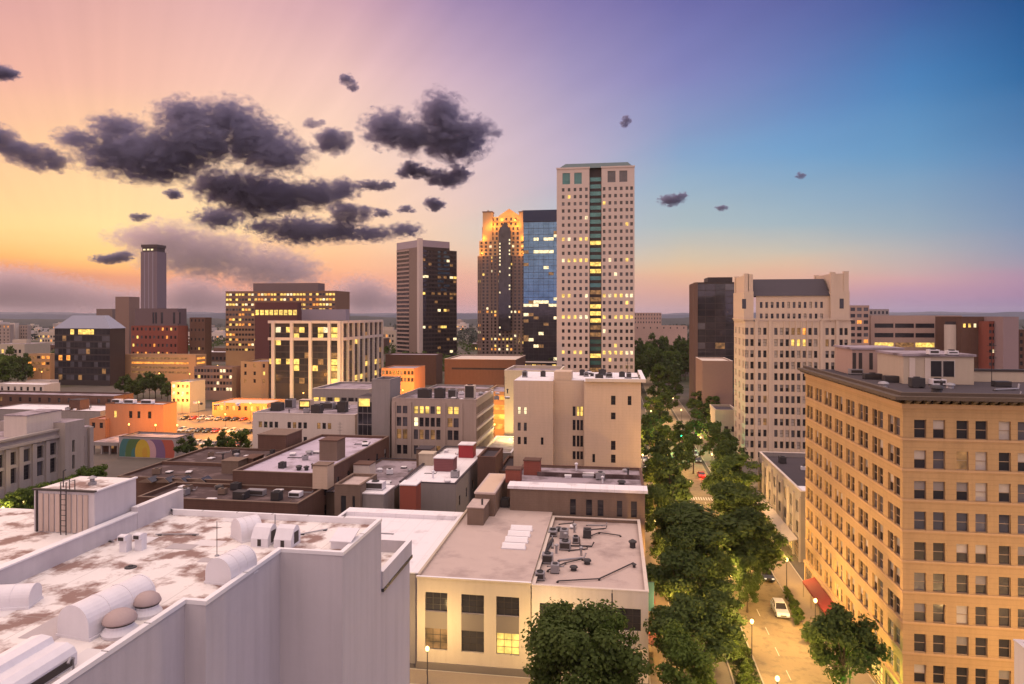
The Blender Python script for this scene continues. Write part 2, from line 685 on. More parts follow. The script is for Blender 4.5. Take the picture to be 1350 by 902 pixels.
class Building:
    """an Empty at the base of the building; parts are meshes under it"""

    def __init__(self, name, label, cat, X, Y, group=None, rot=0.0, z=0.0, seed=1):
        self.root = empty(name, (X, Y, z), label, cat, group, rot)
        self.M = Matrix.Translation((X, Y, z)) @ Matrix.Rotation(rot, 4, 'Z')
        self.slots = []
        self.rnd = random.Random(seed * 7919 + len(label))
        self.sub = False

    def part(self, name, mb, smooth=False, parent=None, label=None):
        o = mb.obj(name, parent or self.root, smooth=smooth)
        if label:
            o['label'] = label
        return o

    def face(self, mb, p0, U, W, z0, z1, m, cols=(), rows=(), depth=0.2, style='sash', state=None, skip=None, reveal=None):
        """a wall from p0 along U with real openings at cols x rows; the windows are made by finish()"""
        U = Vector((U[0], U[1], 0)).normalized()
        Nn = Vector((U.y, -U.x, 0))
        p0 = Vector((p0[0], p0[1], 0))
        rv = reveal or m

        def P(u, z, d=0.0):
            q = p0 + U * u - Nn * d
            return (q.x, q.y, z)

        def quad(u0, u1, a, b):
            if u1 - u0 > 1e-4 and b - a > 1e-4:
                mb.face([P(u0, a), P(u1, a), P(u1, b), P(u0, b)], m)
        rows = sorted(rows)
        cols = sorted(cols)
        zc = z0
        for ri, (a, b) in enumerate(rows):
            quad(0, W, zc, a)
            uc = 0.0
            for ci, (c, d) in enumerate(cols):
                if skip and skip(ci, ri):
                    continue
                quad(uc, c, a, b)
                uc = d
                for q in ([P(c, a), P(c, a, depth), P(c, b, depth), P(c, b)], [P(d, a, depth), P(d, a), P(d, b), P(d, b, depth)],
                          [P(c, a), P(d, a), P(d, a, depth), P(c, a, depth)], [P(c, b, depth), P(d, b, depth), P(d, b), P(c, b)]):
                    mb.face(q, rv)
                st = state(ci, ri, self.rnd) if state else self.rnd.choices(('dark', 'grey', 'half', 'halfg', 'lit'), (5, 2, 1, 2, 0.6))[0]
                self.slots.append((Vector(P(c, a, depth * 0.96)), U, d - c, b - a, style, st))
            quad(uc, W, a, b)
            zc = b
        quad(0, W, zc, z1)

    def flat_roof(self, x0, x1, y0, y1, z, m, name='roof', slope=0.0):
        mb = MB()
        mb.box(x0, x1, y0, y1, z - 0.3, z, m)
        return self.part(name, mb)

    def parapet(self, x0, x1, y0, y1, z0, z1, m, cap=None, t=0.35, over=0.06, name='parapet', sides='SENW'):
        mb = MB()
        cap = cap or m
        ch = 0.14
        e = 0.004
        if 'S' in sides:
            mb.box(x0 + e, x1 - e, y0 + e, y0 + t, z0, z1, m)
            mb.box(x0 - over, x1 + over, y0 - over, y0 + t + over, z1 + 0.002, z1 + ch, cap)
        if 'N' in sides:
            mb.box(x0 + e, x1 - e, y1 - t, y1 - e, z0, z1, m)
            mb.box(x0 - over, x1 + over, y1 - t - over, y1 + over, z1 + 0.002, z1 + ch, cap)
        ya, yb = (y0 + t if 'S' in sides else y0), (y1 - t if 'N' in sides else y1)
        for s, xa, xb in (('W', x0 + e, x0 + t), ('E', x1 - t, x1 - e)):
            if s in sides:
                mb.box(xa, xb, ya, yb, z0, z1, m)
                mb.box(xa - over, xb + over, ya + over, yb - over, z1 + 0.002, z1 + ch, cap)
        return self.part(name, mb)

    def block(self, x0, x1, y0, y1, z0, z1, m, roof, S=None, E=None, W=None, par=0.7, cap=None, name='wall', rname='roof', sides='SENW'):
        """a storeyed box: S, E, W are dicts of face() options"""
        mb = MB()
        for key, p, U, w in (('S', (x0, y0), (1, 0), x1 - x0), ('E', (x1, y0), (0, 1), y1 - y0), ('W', (x0, y1), (0, -1), y1 - y0)):
            sp = dict({'S': S, 'E': E, 'W': W}[key] or {})
            self.face(mb, p, U, w, z0, z1, sp.pop('m', m), **sp)
        mb.face([(x1, y1, z0), (x0, y1, z0), (x0, y1, z1), (x1, y1, z1)], m)
        o = self.part(name, mb)
        zr = z1 - par
        self.flat_roof(x0 + 0.02, x1 - 0.02, y0 + 0.02, y1 - 0.02, zr, roof, rname)
        if par > 0.05:
            mb = MB()
            self.parapet(x0, x1, y0, y1, zr + 0.004, z1 + 0.002, m, cap, sides=sides)
        return o

    def finish(self, wname='window'):
        rm = self.M.to_3x3()
        sc = []
        for s in self.slots:
            P, U, w, h, style, st = s
            c = self.M @ (P + U * (w / 2) + Vector((0, 0, h / 2)))
            nrm = rm @ Vector((U.y, -U.x, 0))
            q = to_px(c)
            a = 0.0
            if q and -20 < q[0] < 1370 and -20 < q[1] < 920:
                d = Vector((0, 0, CAM_H)) - c
                a = max(0.0, w * h * nrm.dot(d.normalized()) / d.length_squared)
            sc.append(a)
        order = sorted(range(len(sc)), key=lambda i: -sc[i])
        rest = MB()
        for k, i in enumerate(order):
            P, U, w, h, style, st = self.slots[i]
            pane, fr = win_geo(style, w, h, st)
            ang = math.atan2(U.y, U.x)
            if k < 100:
                key = (style, round(w, 2), round(h, 2), st, self.sub)
                if key not in WMESH:
                    if self.sub:
                        WMESH[key] = (pane.mesh('window'), fr.mesh('frame') if fr.f else None)
                    else:
                        both = MB()
                        both.add(pane, Matrix())
                        both.add(fr, Matrix())
                        WMESH[key] = (both.mesh('window'), None)
                me, fm = WMESH[key]
                o = bpy.data.objects.new(wname, me)
                COL.objects.link(o)
                o.parent = self.root
                o.location = P
                o.rotation_euler[2] = ang
                if st in ('lit', 'litw', 'lito'):
                    o['label'] = 'lit window'
                if fm:
                    f = bpy.data.objects.new('frame', fm)
                    COL.objects.link(f)
                    f.parent = o
            else:
                M = Matrix.Translation(P) @ Matrix.Rotation(ang, 4, 'Z')
                rest.add(pane, M)
                rest.add(fr, M)
        if rest.f:
            o = rest.obj(wname, self.root, fix=False)
            o['kind'] = 'stuff'
        return self.root


def even(n, W, w, a=None, b=None):
    """n openings of width w evenly over a wall of width W (or between a and b)"""
    a = 0 if a is None else a
    b = W if b is None else b
    st = (b - a) / n
    return [(a + st * i + (st - w) / 2, a + st * i + (st + w) / 2) for i in range(n)]


def pairs(n, W, w, gap, a=None, b=None):
    a = 0 if a is None else a
    b = W if b is None else b
    st = (b - a) / n
    out = []
    for i in range(n):
        c = a + st * (i + 0.5)
        out += [(c - gap / 2 - w, c - gap / 2), (c + gap / 2, c + gap / 2 + w)]
    return out


def floors(n, z0, step, h):
    return [(z0 + step * i, z0 + step * i + h) for i in range(n)]


def odds(**kw):
    ks, ws = list(kw), list(kw.values())
    return lambda c, r, rnd: rnd.choices(ks, ws)[0]


def point_light(loc, power, col, rad=0.25, parent=None, name='lamp_light'):
    d = bpy.data.lights.new(name, 'POINT')
    d.energy = power
    d.color = col
    d.shadow_soft_size = rad
    o = bpy.data.objects.new(name, d)
    COL.objects.link(o)
    o.location = loc
    if parent:
        o.parent = parent
    return o


SODIUM = (1.0, 0.38, 0.05)
WARM = (1.0, 0.68, 0.28)

# ================================================================== THE SETTING
def structure(name, mb, smooth=False):
    o = mb.obj(name, smooth=smooth)
    o['kind'] = 'structure'
    return o


M_GROUND = mat('city_ground', (0.10, 0.085, 0.075), 0.95, 0.4, 0.02, second=(0.04, 0.05, 0.022), lo=0.45, hi=0.6, sscale=0.012)
M_ROAD = mat('worn_concrete_road', (0.25, 0.19, 0.11), 0.8, 0.16, 0.25, second=(0.16, 0.122, 0.075), lo=0.5, hi=0.66, sscale=0.7, bump=0.2)
M_LANE = mat('asphalt', (0.085, 0.075, 0.068), 0.85, 0.25, 0.3)
M_WALK = mat('pavement_slabs', (0.20, 0.155, 0.115), 0.85, 0.2, 0.5)
M_KERB = mat('kerb_stone', (0.36, 0.32, 0.27), 0.8, 0.15, 1.0)
M_PAINT = mat('road_paint', (0.66, 0.62, 0.52), 0.7, 0.2, 3.0)
M_GRASS = mat('grass_blades', (0.055, 0.085, 0.022), 0.9, 0.5, 1.2)
M_SOIL = mat('planting_soil', (0.05, 0.045, 0.025), 0.95, 0.3, 1.5)

mb = MB()
RING = [0, 60, 160, 400, 900, 2000, 4500, 10000, 24000]
SEG = 48
vs = [(0, 150, 0)]
for r in RING[1:]:
    vs += [(r * math.cos(2 * math.pi * i / SEG), 150 + r * math.sin(2 * math.pi * i / SEG), 0) for i in range(SEG)]
mb.v = vs
k0 = mb.mi(M_GROUND)
for i in range(SEG):
    mb.f.append((0, 1 + i, 1 + (i + 1) % SEG))
    mb.m.append(k0)
for r in range(len(RING) - 2):
    for i in range(SEG):
        a, b = 1 + r * SEG, 1 + (r + 1) * SEG
        mb.f.append((a + i, b + i, b + (i + 1) % SEG, a + (i + 1) % SEG))
        mb.m.append(k0)
structure('ground', mb)


def sheet(name, x0, x1, y0, y1, z, m):
    mb = MB()
    mb.face([(x0, y0, z), (x1, y0, z), (x1, y1, z), (x0, y1, z)], m)
    return structure(name, mb)


def slab(name, x0, x1, y0, y1, m=M_WALK, z=0.13):
    mb = MB()
    mb.box(x0 + 0.18, x1 - 0.18, y0 + 0.18, y1 - 0.18, -0.05, z, m, bottom=False)
    mb.box(x0, x0 + 0.18, y0, y1, -0.05, z + 0.006, M_KERB, bottom=False)
    mb.box(x1 - 0.18, x1, y0, y1, -0.05, z + 0.006, M_KERB, bottom=False)
    mb.box(x0 + 0.18, x1 - 0.18, y0, y0 + 0.18, -0.05, z + 0.006, M_KERB, bottom=False)
    mb.box(x0 + 0.18, x1 - 0.18, y1 - 0.18, y1, -0.05, z + 0.006, M_KERB, bottom=False)
    return structure(name, mb)


sheet('cross_street', -60, 8.4, 58, 80, 0.004, M_ROAD)
sheet('street_carriageway', 8.4, 14.3, -20, 900, 0.008, M_LANE)
sheet('street_carriageway', 18.0, 27.0, -20, 172, 0.008, M_ROAD)
sheet('street_carriageway', 18.0, 26.0, 172, 900, 0.008, M_ROAD)
sheet('cross_street', -40, 90, 176, 190, 0.012, M_ROAD)
sheet('parking_lot', -235, -62, 205, 300, 0.004, mat('lot_asphalt', (0.17, 0.14, 0.11), 0.85, 0.25, 0.2))
slab('pavement', 4.2, 8.4, 80, 174)
slab('pavement', 4.2, 8.4, 192, 420)
slab('pavement', 27.0, 31.4, 60, 174)
slab('pavement', 27.0, 33.0, 192, 420)
slab('pavement', -60, 4.2, 80, 83.6)
slab('median', 14.3, 18.0, 20, 174, M_SOIL)
slab('median', 14.3, 18.0, 192, 420, M_SOIL)
mb = MB()
for y in range(40, 170, 6):
    mb.face([(21.4, y, 0.012), (21.5, y, 0.012), (21.5, y + 2.4, 0.012), (21.4, y + 2.4, 0.012)], M_PAINT)
for i in range(14):
    x = 18.4 + i * 0.6
    if x < 26.6:
        mb.face([(x, 170.0, 0.0125), (x + 0.3, 170.0, 0.0125), (x + 0.3, 172.6, 0.0125), (x, 172.6, 0.0125)], M_PAINT)
        mb.face([(x, 81.0, 0.0125), (x + 0.3, 81.0, 0.0125), (x + 0.3, 83.4, 0.0125), (x, 83.4, 0.0125)], M_PAINT)
structure('road_markings', mb)

# median grass: short blades nobody could count
rnd = random.Random(5)
mb = MB()
for y0, y1, n in ((60, 172, 9000), (194, 300, 3000)):
    for i in range(n):
        x, y = rnd.uniform(14.6, 17.7), rnd.uniform(y0, y1)
        a = rnd.uniform(0, 6.28)
        s, h = rnd.uniform(0.08, 0.2), rnd.uniform(0.12, 0.34)
        dx, dy = math.cos(a) * s, math.sin(a) * s
        lx, ly = rnd.uniform(-.1, .1), rnd.uniform(-.1, .1)
        mb.face([(x - dx, y - dy, 0.12), (x + dx, y + dy, 0.12), (x + lx, y + ly, 0.13 + h)], M_GRASS)
o = mb.obj('grass', fix=False)
tag(o, kind='stuff')

# hills along the horizon
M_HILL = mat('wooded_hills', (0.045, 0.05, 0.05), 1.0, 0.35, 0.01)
M_HAZEHILL = mat('haze_blue_hills', (0.06, 0.075, 0.11), 1.0, 0.25, 0.004)  # blue of distant haze put into the colour of the farther ridges


def hills(dist, az0, az1, base, amp, seed, m, step=0.25):
    mb = MB()
    n = int((az1 - az0) / step)
    rows = []
    for j, (dd, hh) in enumerate(((0, 0), (0.03, 0.45), (0.07, 0.8), (0.12, 1.0), (0.25, 0.8), (0.5, 0.0))):
        row = []
        for i in range(n + 1):
            a = R(az0 + step * i)
            q = Vector((az0 + step * i, seed * 17.0, j * 0.4))
            h = base + amp * noise.fractal(Vector((q.x * 0.12, q.y, 0)), 0.9, 2.1, 5)
            h = max(3, h) * hh + (noise.noise(Vector((q.x * 3.0, q.y, j))) * dist * 0.0006 if hh else 0)
            d = dist * (1 + dd)
            row.append(len(mb.v))
            mb.v.append((math.sin(a) * d, math.cos(a) * d, h if hh else -1))
        rows.append(row)
    k = mb.mi(m)
    for j in range(len(rows) - 1):
        for i in range(n):
            mb.f.append((rows[j][i], rows[j][i + 1], rows[j + 1][i + 1], rows[j + 1][i]))
            mb.m.append(k)
    return structure('hills', mb, smooth=True)


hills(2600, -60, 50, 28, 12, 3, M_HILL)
hills(5200, -62, 52, 46, 18, 8, M_HAZEHILL)
hills(9500, -64, 54, 66, 40, 12, M_HAZEHILL)

# ================================================================== THE NEAR WHITE BUILDING, LOWER LEFT
M_WHITE = mat('white_painted_wall', (0.50, 0.465, 0.49), 0.8, 0.07, 0.25, streak=0.22, bump=0.15, bscale=3.0)
M_RIM = mat('roof_rim_metal', (0.72, 0.70, 0.72), 0.5, 0.08, 1.0)
M_WROOF = mat('white_roof_membrane', (0.70, 0.66, 0.64), 0.75, 0.10, 0.9, second=(0.24, 0.155, 0.135), lo=0.48, hi=0.60, sscale=0.6, bump=0.25, bscale=2.0, seam=1.9)
M_WROOF2 = mat('clean_white_roof', (0.72, 0.69, 0.72), 0.75, 0.07, 0.5, second=(0.45, 0.40, 0.42), lo=0.55, hi=0.75, sscale=0.25, seam=2.4)
M_DKROOF = mat('dark_tar_roof', (0.055, 0.045, 0.052), 0.9, 0.25, 0.4)

b = Building('white_building', 'white flat roofed building with stepped side wall and stained roof, nearest at lower left', 'building', -20, 26)
ROOF = 32.7
zz = [(-17.8, 4.0), (-17.8, 26.25), (-16.85, 26.25), (-16.85, 32.65), (-13.5, 32.65), (-13.5, 38.4), (-27.0, 38.4), (-27.0, 4.0)]
L = [(x + 20, y - 26) for x, y in zz]
mb = MB()
for i in range(len(L)):
    p, q = L[i], L[(i + 1) % len(L)]
    mb.face([(p[0], p[1], 0), (q[0], q[1], 0), (q[0], q[1], 33.0), (p[0], p[1], 33.0)], M_WHITE)
b.part('wall', mb)
mb = MB()
mb.face([(x, y, ROOF) for x, y in L], M_WROOF)
b.part('roof', mb)
mb = MB()
w = 0.2
inner = [(-17.8 - w, 4.0), (-17.8 - w, 26.25 + w), (-16.85 - w, 26.25 + w), (-16.85 - w, 32.65 + w), (-13.5 - w, 32.65 + w), (-13.5 - w, 38.4 - w), (-26.7, 38.4 - w), (-26.7, 4.0)]
I = [(x + 20, y - 26) for x, y in inner]
O = [(x + (0.05 if i < 6 else 0), y + (-0.05 if i in (2, 4) else 0.0)) for i, (x, y) in enumerate(L)]
for i in range(6):
    mb.face([(*O[i], 33.04), (*O[i + 1], 33.04), (*I[i + 1], 33.04), (*I[i], 33.04)], M_RIM)
    mb.face([(*I[i], ROOF - .05), (*I[i], 33.04), (*I[i + 1], 33.04), (*I[i + 1], ROOF - .05)], M_RIM)
    mb.face([(*O[i], 32.86), (*O[i + 1], 32.86), (*O[i + 1], 33.04), (*O[i], 33.04)], M_RIM)
for i in range(6):
    p_, q_ = Vector((*O[i], 33.045)), Vector((*O[i + 1], 33.045))
    n_ = max(1, int((q_ - p_).length / 2.2))
    for t_ in range(1, n_):
        c_ = p_.lerp(q_, t_ / n_)
        d_ = (q_ - p_).normalized()
        s_ = Vector((-d_.y, d_.x, 0))
        mb.bar(c_ - s_ * .01, c_ + s_ * .26, .03, FR_DARK, h=.012)
b.part('roof_rim', mb)
M_PATCH = mat('fresh_membrane_patch', (0.62, 0.59, 0.60), 0.6, 0.06, 0.8)
M_PATCH2 = mat('grey_membrane_patch', (0.40, 0.36, 0.37), 0.75, 0.12, 0.8)
rnd = random.Random(17)
for i in range(13):
    x_, y_ = rnd.uniform(-6.0, 1.2), rnd.uniform(-10, 11.5)
    w_, d_ = rnd.uniform(.5, 1.6), rnd.uniform(.4, 2.2)
    m2 = MB()
    m2.face([(x_, y_, ROOF + .006 + i * .001), (x_ + w_, y_ + .06, ROOF + .006 + i * .001), (x_ + w_ - .05, y_ + d_, ROOF + .006 + i * .001), (x_ - .04, y_ + d_, ROOF + .006 + i * .001)], (M_PATCH, M_PATCH2)[i % 2])
    b.part('membrane_patch', m2)
for x_, y_ in ((-3.2, 4.0), (-1.0, -3.5), (2.5, 9.0)):
    m2 = MB()
    m2.lathe([(.28, 0.004), (.26, .05), (.12, .07), (.1, .12), (.02, .13)], (x_, y_, ROOF), DARKSTEEL, 12)
    b.part('roof_drain', m2)
mb = MB()
mb.box(-7.3, -6.97, -22, 9.4, 32.0, 33.62, M_WHITE, top=M_RIM)
mb.box(-7.34, -6.94, 9.404, 13.6, 30.0, 33.95, M_WHITE, top=M_RIM)
mb.box(-7.36, -6.92, -22, 9.4, 33.622, 33.70, M_RIM)
b.part('parapet', mb)
# lower wing beyond, with a small walled terrace
mb = MB()
mb.face([(6.5, 12.4, 0), (6.5, 18.0, 0), (6.5, 18.0, 29.2), (6.5, 12.4, 29.2)], M_WHITE)
mb.face([(6.5, 18.0, 0), (-2, 18.0, 0), (-2, 18.0, 29.2), (6.5, 18.0, 29.2)], M_WHITE)
b.part('lower_wing', mb)
mb = MB()
mb.box(6.3, 6.62, 12.404, 18.1, 28.92, 29.92, M_WHITE, top=M_RIM)
mb.box(-2, 6.3, 17.8, 18.1, 28.92, 29.92, M_WHITE, top=M_RIM)
mb.box(6.5, 6.66, 12.404, 18.16, 28.72, 28.90, DARKSTEEL)
mb.face([(-2, 12.4, 29.1), (6.3, 12.4, 29.1), (6.3, 17.8, 29.1), (-2, 17.8, 29.1)], M_WROOF)
b.part('terrace_parapet', mb)
white_root = b.finish()


def on_roof(px, py, z=ROOF):
    p = at_z(px, py, z)
    return Vector((p.x, p.y, z))


def barrel(label, pa, pb, w, h, z=ROOF, name='barrel_hood'):
    """round topped sheet metal hood from pa to pb (points on the roof)"""
    pa, pb = Vector(pa), Vector(pb)
    d = pb - pa
    ln = math.hypot(d.x, d.y)
    ang = math.atan2(d.y, d.x)
    root = empty(name, (pa.x, pa.y, z), label, 'roof vent', 'vents and hoods on the white roof', ang)
    prof = [(-w / 2, 0.08), (w / 2, 0.08), (w / 2, h - w / 2 if h > w / 2 else 0.1)]
    rr = w / 2
    hh = max(h - rr, 0.1)
    sc = (h - hh) / rr
    prof = [(-rr, 0.08), (rr, 0.08)] + [(rr * math.cos(a * math.pi / 14), hh + rr * sc * math.sin(a * math.pi / 14)) for a in range(15)]
    m2 = MB()
    m2.prism(prof, 'x', 0, ln, WMETAL)
    m2.obj('hood', root)
    for s in (0.0, 0.33, 0.66, 1.0):
        m2 = MB()
        pr = [(q * 1.02, v * 1.015 + 0.002) for q, v in prof]
        m2.prism(pr, 'x', s * ln - 0.03, s * ln + 0.03, WMETAL)
        m2.obj('seam_band', root)
    m2 = MB()
    m2.box(-0.05, ln + 0.05, -rr - 0.08, rr + 0.08, 0, 0.1, WMETAL)
    m2.obj('base_curb', root)
    return root


barrel('longest round topped white hood beside two mushroom vents near the roof edge', on_roof(97, 842), on_roof(186, 797), 1.5, 1.25)
barrel('short round topped white hood against the roof rim, above the stepped wall', on_roof(288, 771), on_roof(322, 752), 1.35, 1.2)
barrel('round topped white hood at the far edge of the stained roof, standing on legs', on_roof(312, 712), on_roof(338, 706), 1.4, 1.15)
barrel('white hood with dark vent mouth cut by the left edge of the photo', on_roof(-30, 800), on_roof(46, 796), 1.0, 0.85)


def mushroom(label, p, r):
    root = empty('mushroom_vent', p, label, 'roof vent', 'vents and hoods on the white roof')
    m2 = MB()
    m2.lathe([(r, 0), (r * 1.05, 0.12), (r * 0.8, 0.3), (r * 0.8, 0.42)], (0, 0, 0), WMETAL, 24)
    m2.obj('base', root, smooth=False)
    m2 = MB()
    m2.lathe([(r * 0.86, 0.42), (r * 0.86, 0.52)], (0, 0, 0), FR_DARK, 24)
    m2.obj('louvre_gap', root)
    m2 = MB()
    m2.lathe([(r * 0.98, 0.5), (r * 0.98, 0.56), (r * 0.86, 0.72), (r * 0.55, 0.86), (r * 0.2, 0.92), (0.02, 0.93)], (0, 0, 0), M_CAPV, 24)
    m2.obj('cap', root, smooth=True)
    return root


M_CAPV = mat('weathered_vent_cap', (0.36, 0.28, 0.27), 0.6, 0.15, 2.0)
mushroom('nearer of the two beige capped mushroom vents beside the long white hood', on_roof(158, 835), 0.62)
mushroom('farther of the two beige capped mushroom vents beside the long white hood', on_roof(194, 810), 0.54)

# flat rooftop unit in the corner
p = on_roof(20, 905)
root = empty('rooftop_unit', (p.x, p.y, ROOF), 'long low white rooftop unit with rounded shoulder at the very bottom left corner', 'roof unit', None)
m2 = MB()
prof = [(-0.9, 0.0), (0.9, 0.0), (0.9, 0.42), (0.78, 0.62), (0.5, 0.74), (0.0, 0.70), (-0.1, 0.9), (-0.5, 0.95), (-0.9, 0.85)]
m2.prism(prof, 'y', -3.0, 1.6, WMETAL)
m2.obj('casing', root)
m2 = MB()
m2.box(0.902, 0.94, -2.8, 1.4, 0.08, 0.34, FR_DARK)
m2.obj('side_louvre', root)
m2 = MB()
m2.tube([(1.1, 1.2, 0), (1.1, 1.2, 0.42), (1.16, 1.0, 0.52), (1.2, 0.85, 0.42)], 0.05, STEEL)
m2.obj('drain_pipe', root)

# gooseneck pair, twin fan units, hatch, pole
p = on_roof(172, 727)
root = empty('gooseneck_vent', (p.x, p.y, ROOF), 'pair of square white gooseneck vents standing together mid roof', 'roof vent', 'vents and hoods on the white roof')
for i, dx in enumerate((-0.28, 0.32)):
    m2 = MB()
    m2.box(dx - 0.2, dx + 0.2, -0.2 + i * .35, 0.2 + i * .35, 0, 0.62, WMETAL)
    m2.prism([(-0.2 + i * .35, 0.62), (0.2 + i * .35, 0.62), (0.2 + i * .35, 0.8), (-0.05 + i * .35, 0.9), (-0.32 + i * .35, 0.86), (-0.36 + i * .35, 0.62)], 'x', dx - 0.21, dx + 0.21, WMETAL)
    m2.obj('duct', root)
    m2 = MB()
    m2.box(dx - 0.15, dx + 0.15, -0.37 + i * .35, -0.362 + i * .35, 0.64, 0.82, FR_DARK)
    m2.obj('mouth', root)

p = on_roof(366, 718)
root = empty('fan_unit', (p.x, p.y, ROOF), 'lilac twin fan unit with dark slots near the far roof edge', 'roof unit', None)
for i, dx in enumerate((-0.75, 0.55)):
    m2 = MB()
    m2.prism([(-0.55, 0), (0.55, 0), (0.55, 0.5), (0.35, 0.95), (0.1, 1.08), (-0.2, 0.95), (-0.55, 0.45)], 'x', dx - 0.48, dx + 0.48, WMETAL)
    m2.obj('casing', root)
    m2 = MB()
    m2.box(dx - 0.1, dx + 0.1, -0.565, -0.552, 0.06, 0.42, FR_DARK)
    m2.obj('slot', root)
    m2 = MB()
    m2.box(dx + 0.482, dx + 0.495, -0.2, 0.3, 0.15, 0.75, FR_DARK)
    m2.obj('slot', root)
m2 = MB()
m2.tube([(-0.3, 0.3, 0), (-0.3, 0.3, 1.5)], 0.03, STEEL)
m2.obj('pipe', root)

p = on_roof(449, 724)
root = empty('roof_hatch', (p.x, p.y, ROOF), 'small square lilac roof hatch by the top of the stepped wall', 'roof hatch')
m2 = MB()
m2.box(-0.55, 0.55, 0, 1.1, 0, 0.35, WMETAL)
m2.obj('curb', root)
m2 = MB()
m2.prism([(-0.06, 0.36), (1.16, 0.70), (1.16, 0.76), (-0.06, 0.42)], 'x', -0.6, 0.6, WMETAL)
m2.obj('lid', root)

p = on_roof(286, 733)
o = MB()
o.tube([(0, 0, 0), (0, 0, 1.75)], 0.02, DARKSTEEL, 6)
o.tube([(-0.25, 0, 1.45), (0.25, 0, 1.45)], 0.012, DARKSTEEL, 6)
o.lathe([(0.12, 0), (0.1, 0.05), (0.03, 0.08)], (0, 0, 0), STEEL, 10)
tag(o.obj('antenna_pole', None, p), 'thin dark antenna pole rising from the stained white roof', 'antenna')
# loose pipes and membrane scraps lying on the roof
rnd = random.Random(11)
for i, (a, bb, lab) in enumerate((((205, 706), (262, 706), 'thin conduit pipe lying across the far part of the stained roof'), ((108, 702), (150, 716), 'short dark pipe lying beside the roof parapet'),
                                  ((395, 706), (432, 699), 'bent conduit pipe between the twin fan unit and the hatch'))):
    p, q = on_roof(*a), on_roof(*bb)
    m2 = MB()
    d = q - p
    m2.tube([(0, 0, 0.07), d * 0.5 + Vector((0.06, 0.05, 0.07)), d + Vector((0, 0, 0.07))], 0.035, STEEL, 6)
    for s in (0.1, 0.9):
        c = d * s
        m2.box(c.x - 0.1, c.x + 0.1, c.y - 0.06, c.y + 0.06, 0, 0.05, FR_DARK)
    tag(m2.obj('conduit_pipe', None, p), lab, 'pipe')

# ---------------- neighbour roof with the penthouse box
b = Building('neighbour_building', 'building with plain white roof left of the parapet, carrying the boxy white penthouse', 'building', -40, 4)
mb = MB()
mb.box(0, 12.6, 0, 32.5, 0, 33.2, M_WHITE, top=M_WROOF)
b.part('wall', mb)
M_PANEL = mat('ribbed_tan_panel', (0.50, 0.40, 0.35), 0.7, 0.12, 0.8, streak=0.35)
x0, x1, y0, y1, z1 = 8.85, 12.5, 28.8, 32.0, 35.45
mb = MB()
mb.box(x0, x1, y0, y1, 33.2, z1, M_WHITE, top=M_WROOF)
pent = b.part('penthouse', mb)
mb = MB()
n = 9
for i in range(n):
    a = x0 + 0.28 + (x1 - x0 - 0.6) * i / n
    w = (x1 - x0 - 0.6) / n
    mb.box(a + 0.05, a + w - 0.05, y0 - 0.06, y0 - 0.004, 33.25, z1 - 0.16, M_PANEL)
o = mb.obj('ribbed_panel', pent)
mb = MB()
mb.box(x0 - 0.05, x1 + 0.05, y0 - 0.09, y0 + 0.1, z1 + 0.003, z1 + 0.09, FR_DARK)
mb.box(x0 + 0.16, x0 + 0.24, y0 - 0.08, y0 - 0.003, 33.22, z1 - 0.01, FR_DARK)
mb.box(x1 - 0.1, x1 + 0.07, y0 + 0.1, y1 + 0.06, z1 + 0.003, z1 + 0.08, M_RIM)
mb.obj('roof_rim', pent)
mb = MB()
for s in (-0.16, 0.16):
    mb.tube([(10.9 + s, y0 - 0.3, 33.2), (10.9 + s, y0 - 0.3, z1 + 0.55), (10.9 + s, y0 + 0.3, z1 + 0.55), (10.9 + s, y0 + 0.3, z1)], 0.028, DARKSTEEL, 6)
for i in range(9):
    mb.tube([(10.74, y0 - 0.3, 33.4 + i * .28), (11.06, y0 - 0.3, 33.4 + i * .28)], 0.018, DARKSTEEL, 6)
mb.obj('ladder', pent)
b.finish()
p = Vector((-28.9, 34.3, 35.45))
m2 = MB()
m2.lathe([(0.22, 0), (0.22, 0.15), (0.12, 0.2), (0.12, 0.34), (0.26, 0.38), (0.05, 0.5)], (0, 0, 0), STEEL, 12)
tag(m2.obj('roof_ventilator', None, p), 'small round ventilator on top of the ribbed white penthouse', 'roof vent')
m2 = MB()
m2.tube([(0, 0, 0), (0, 0, 0.9)], 0.03, DARKSTEEL, 6)
m2.tube([(0, 0, 0.9), (0.16, 0, 0.98)], 0.03, DARKSTEEL, 6)
tag(m2.obj('vent_pipe', None, (-30.0, 33.5, 35.45)), 'thin vent pipe by the ladder on the white penthouse roof', 'pipe')
# dark low roof beyond the neighbour
b = Building('low_dark_building', 'low building with black tar roof between the white penthouse and the stone building', 'building', -75, 38)
mb = MB()
mb.box(0, 36, 0, 4.6, 0, 30.6, M_DKROOF, top=M_DKROOF)
b.part('wall', mb)
mb = MB()
mb.box(-0.1, 36.1, 4.2, 4.7, 30.604, 30.8, M_DKROOF)
b.part('parapet', mb)
b.finish()

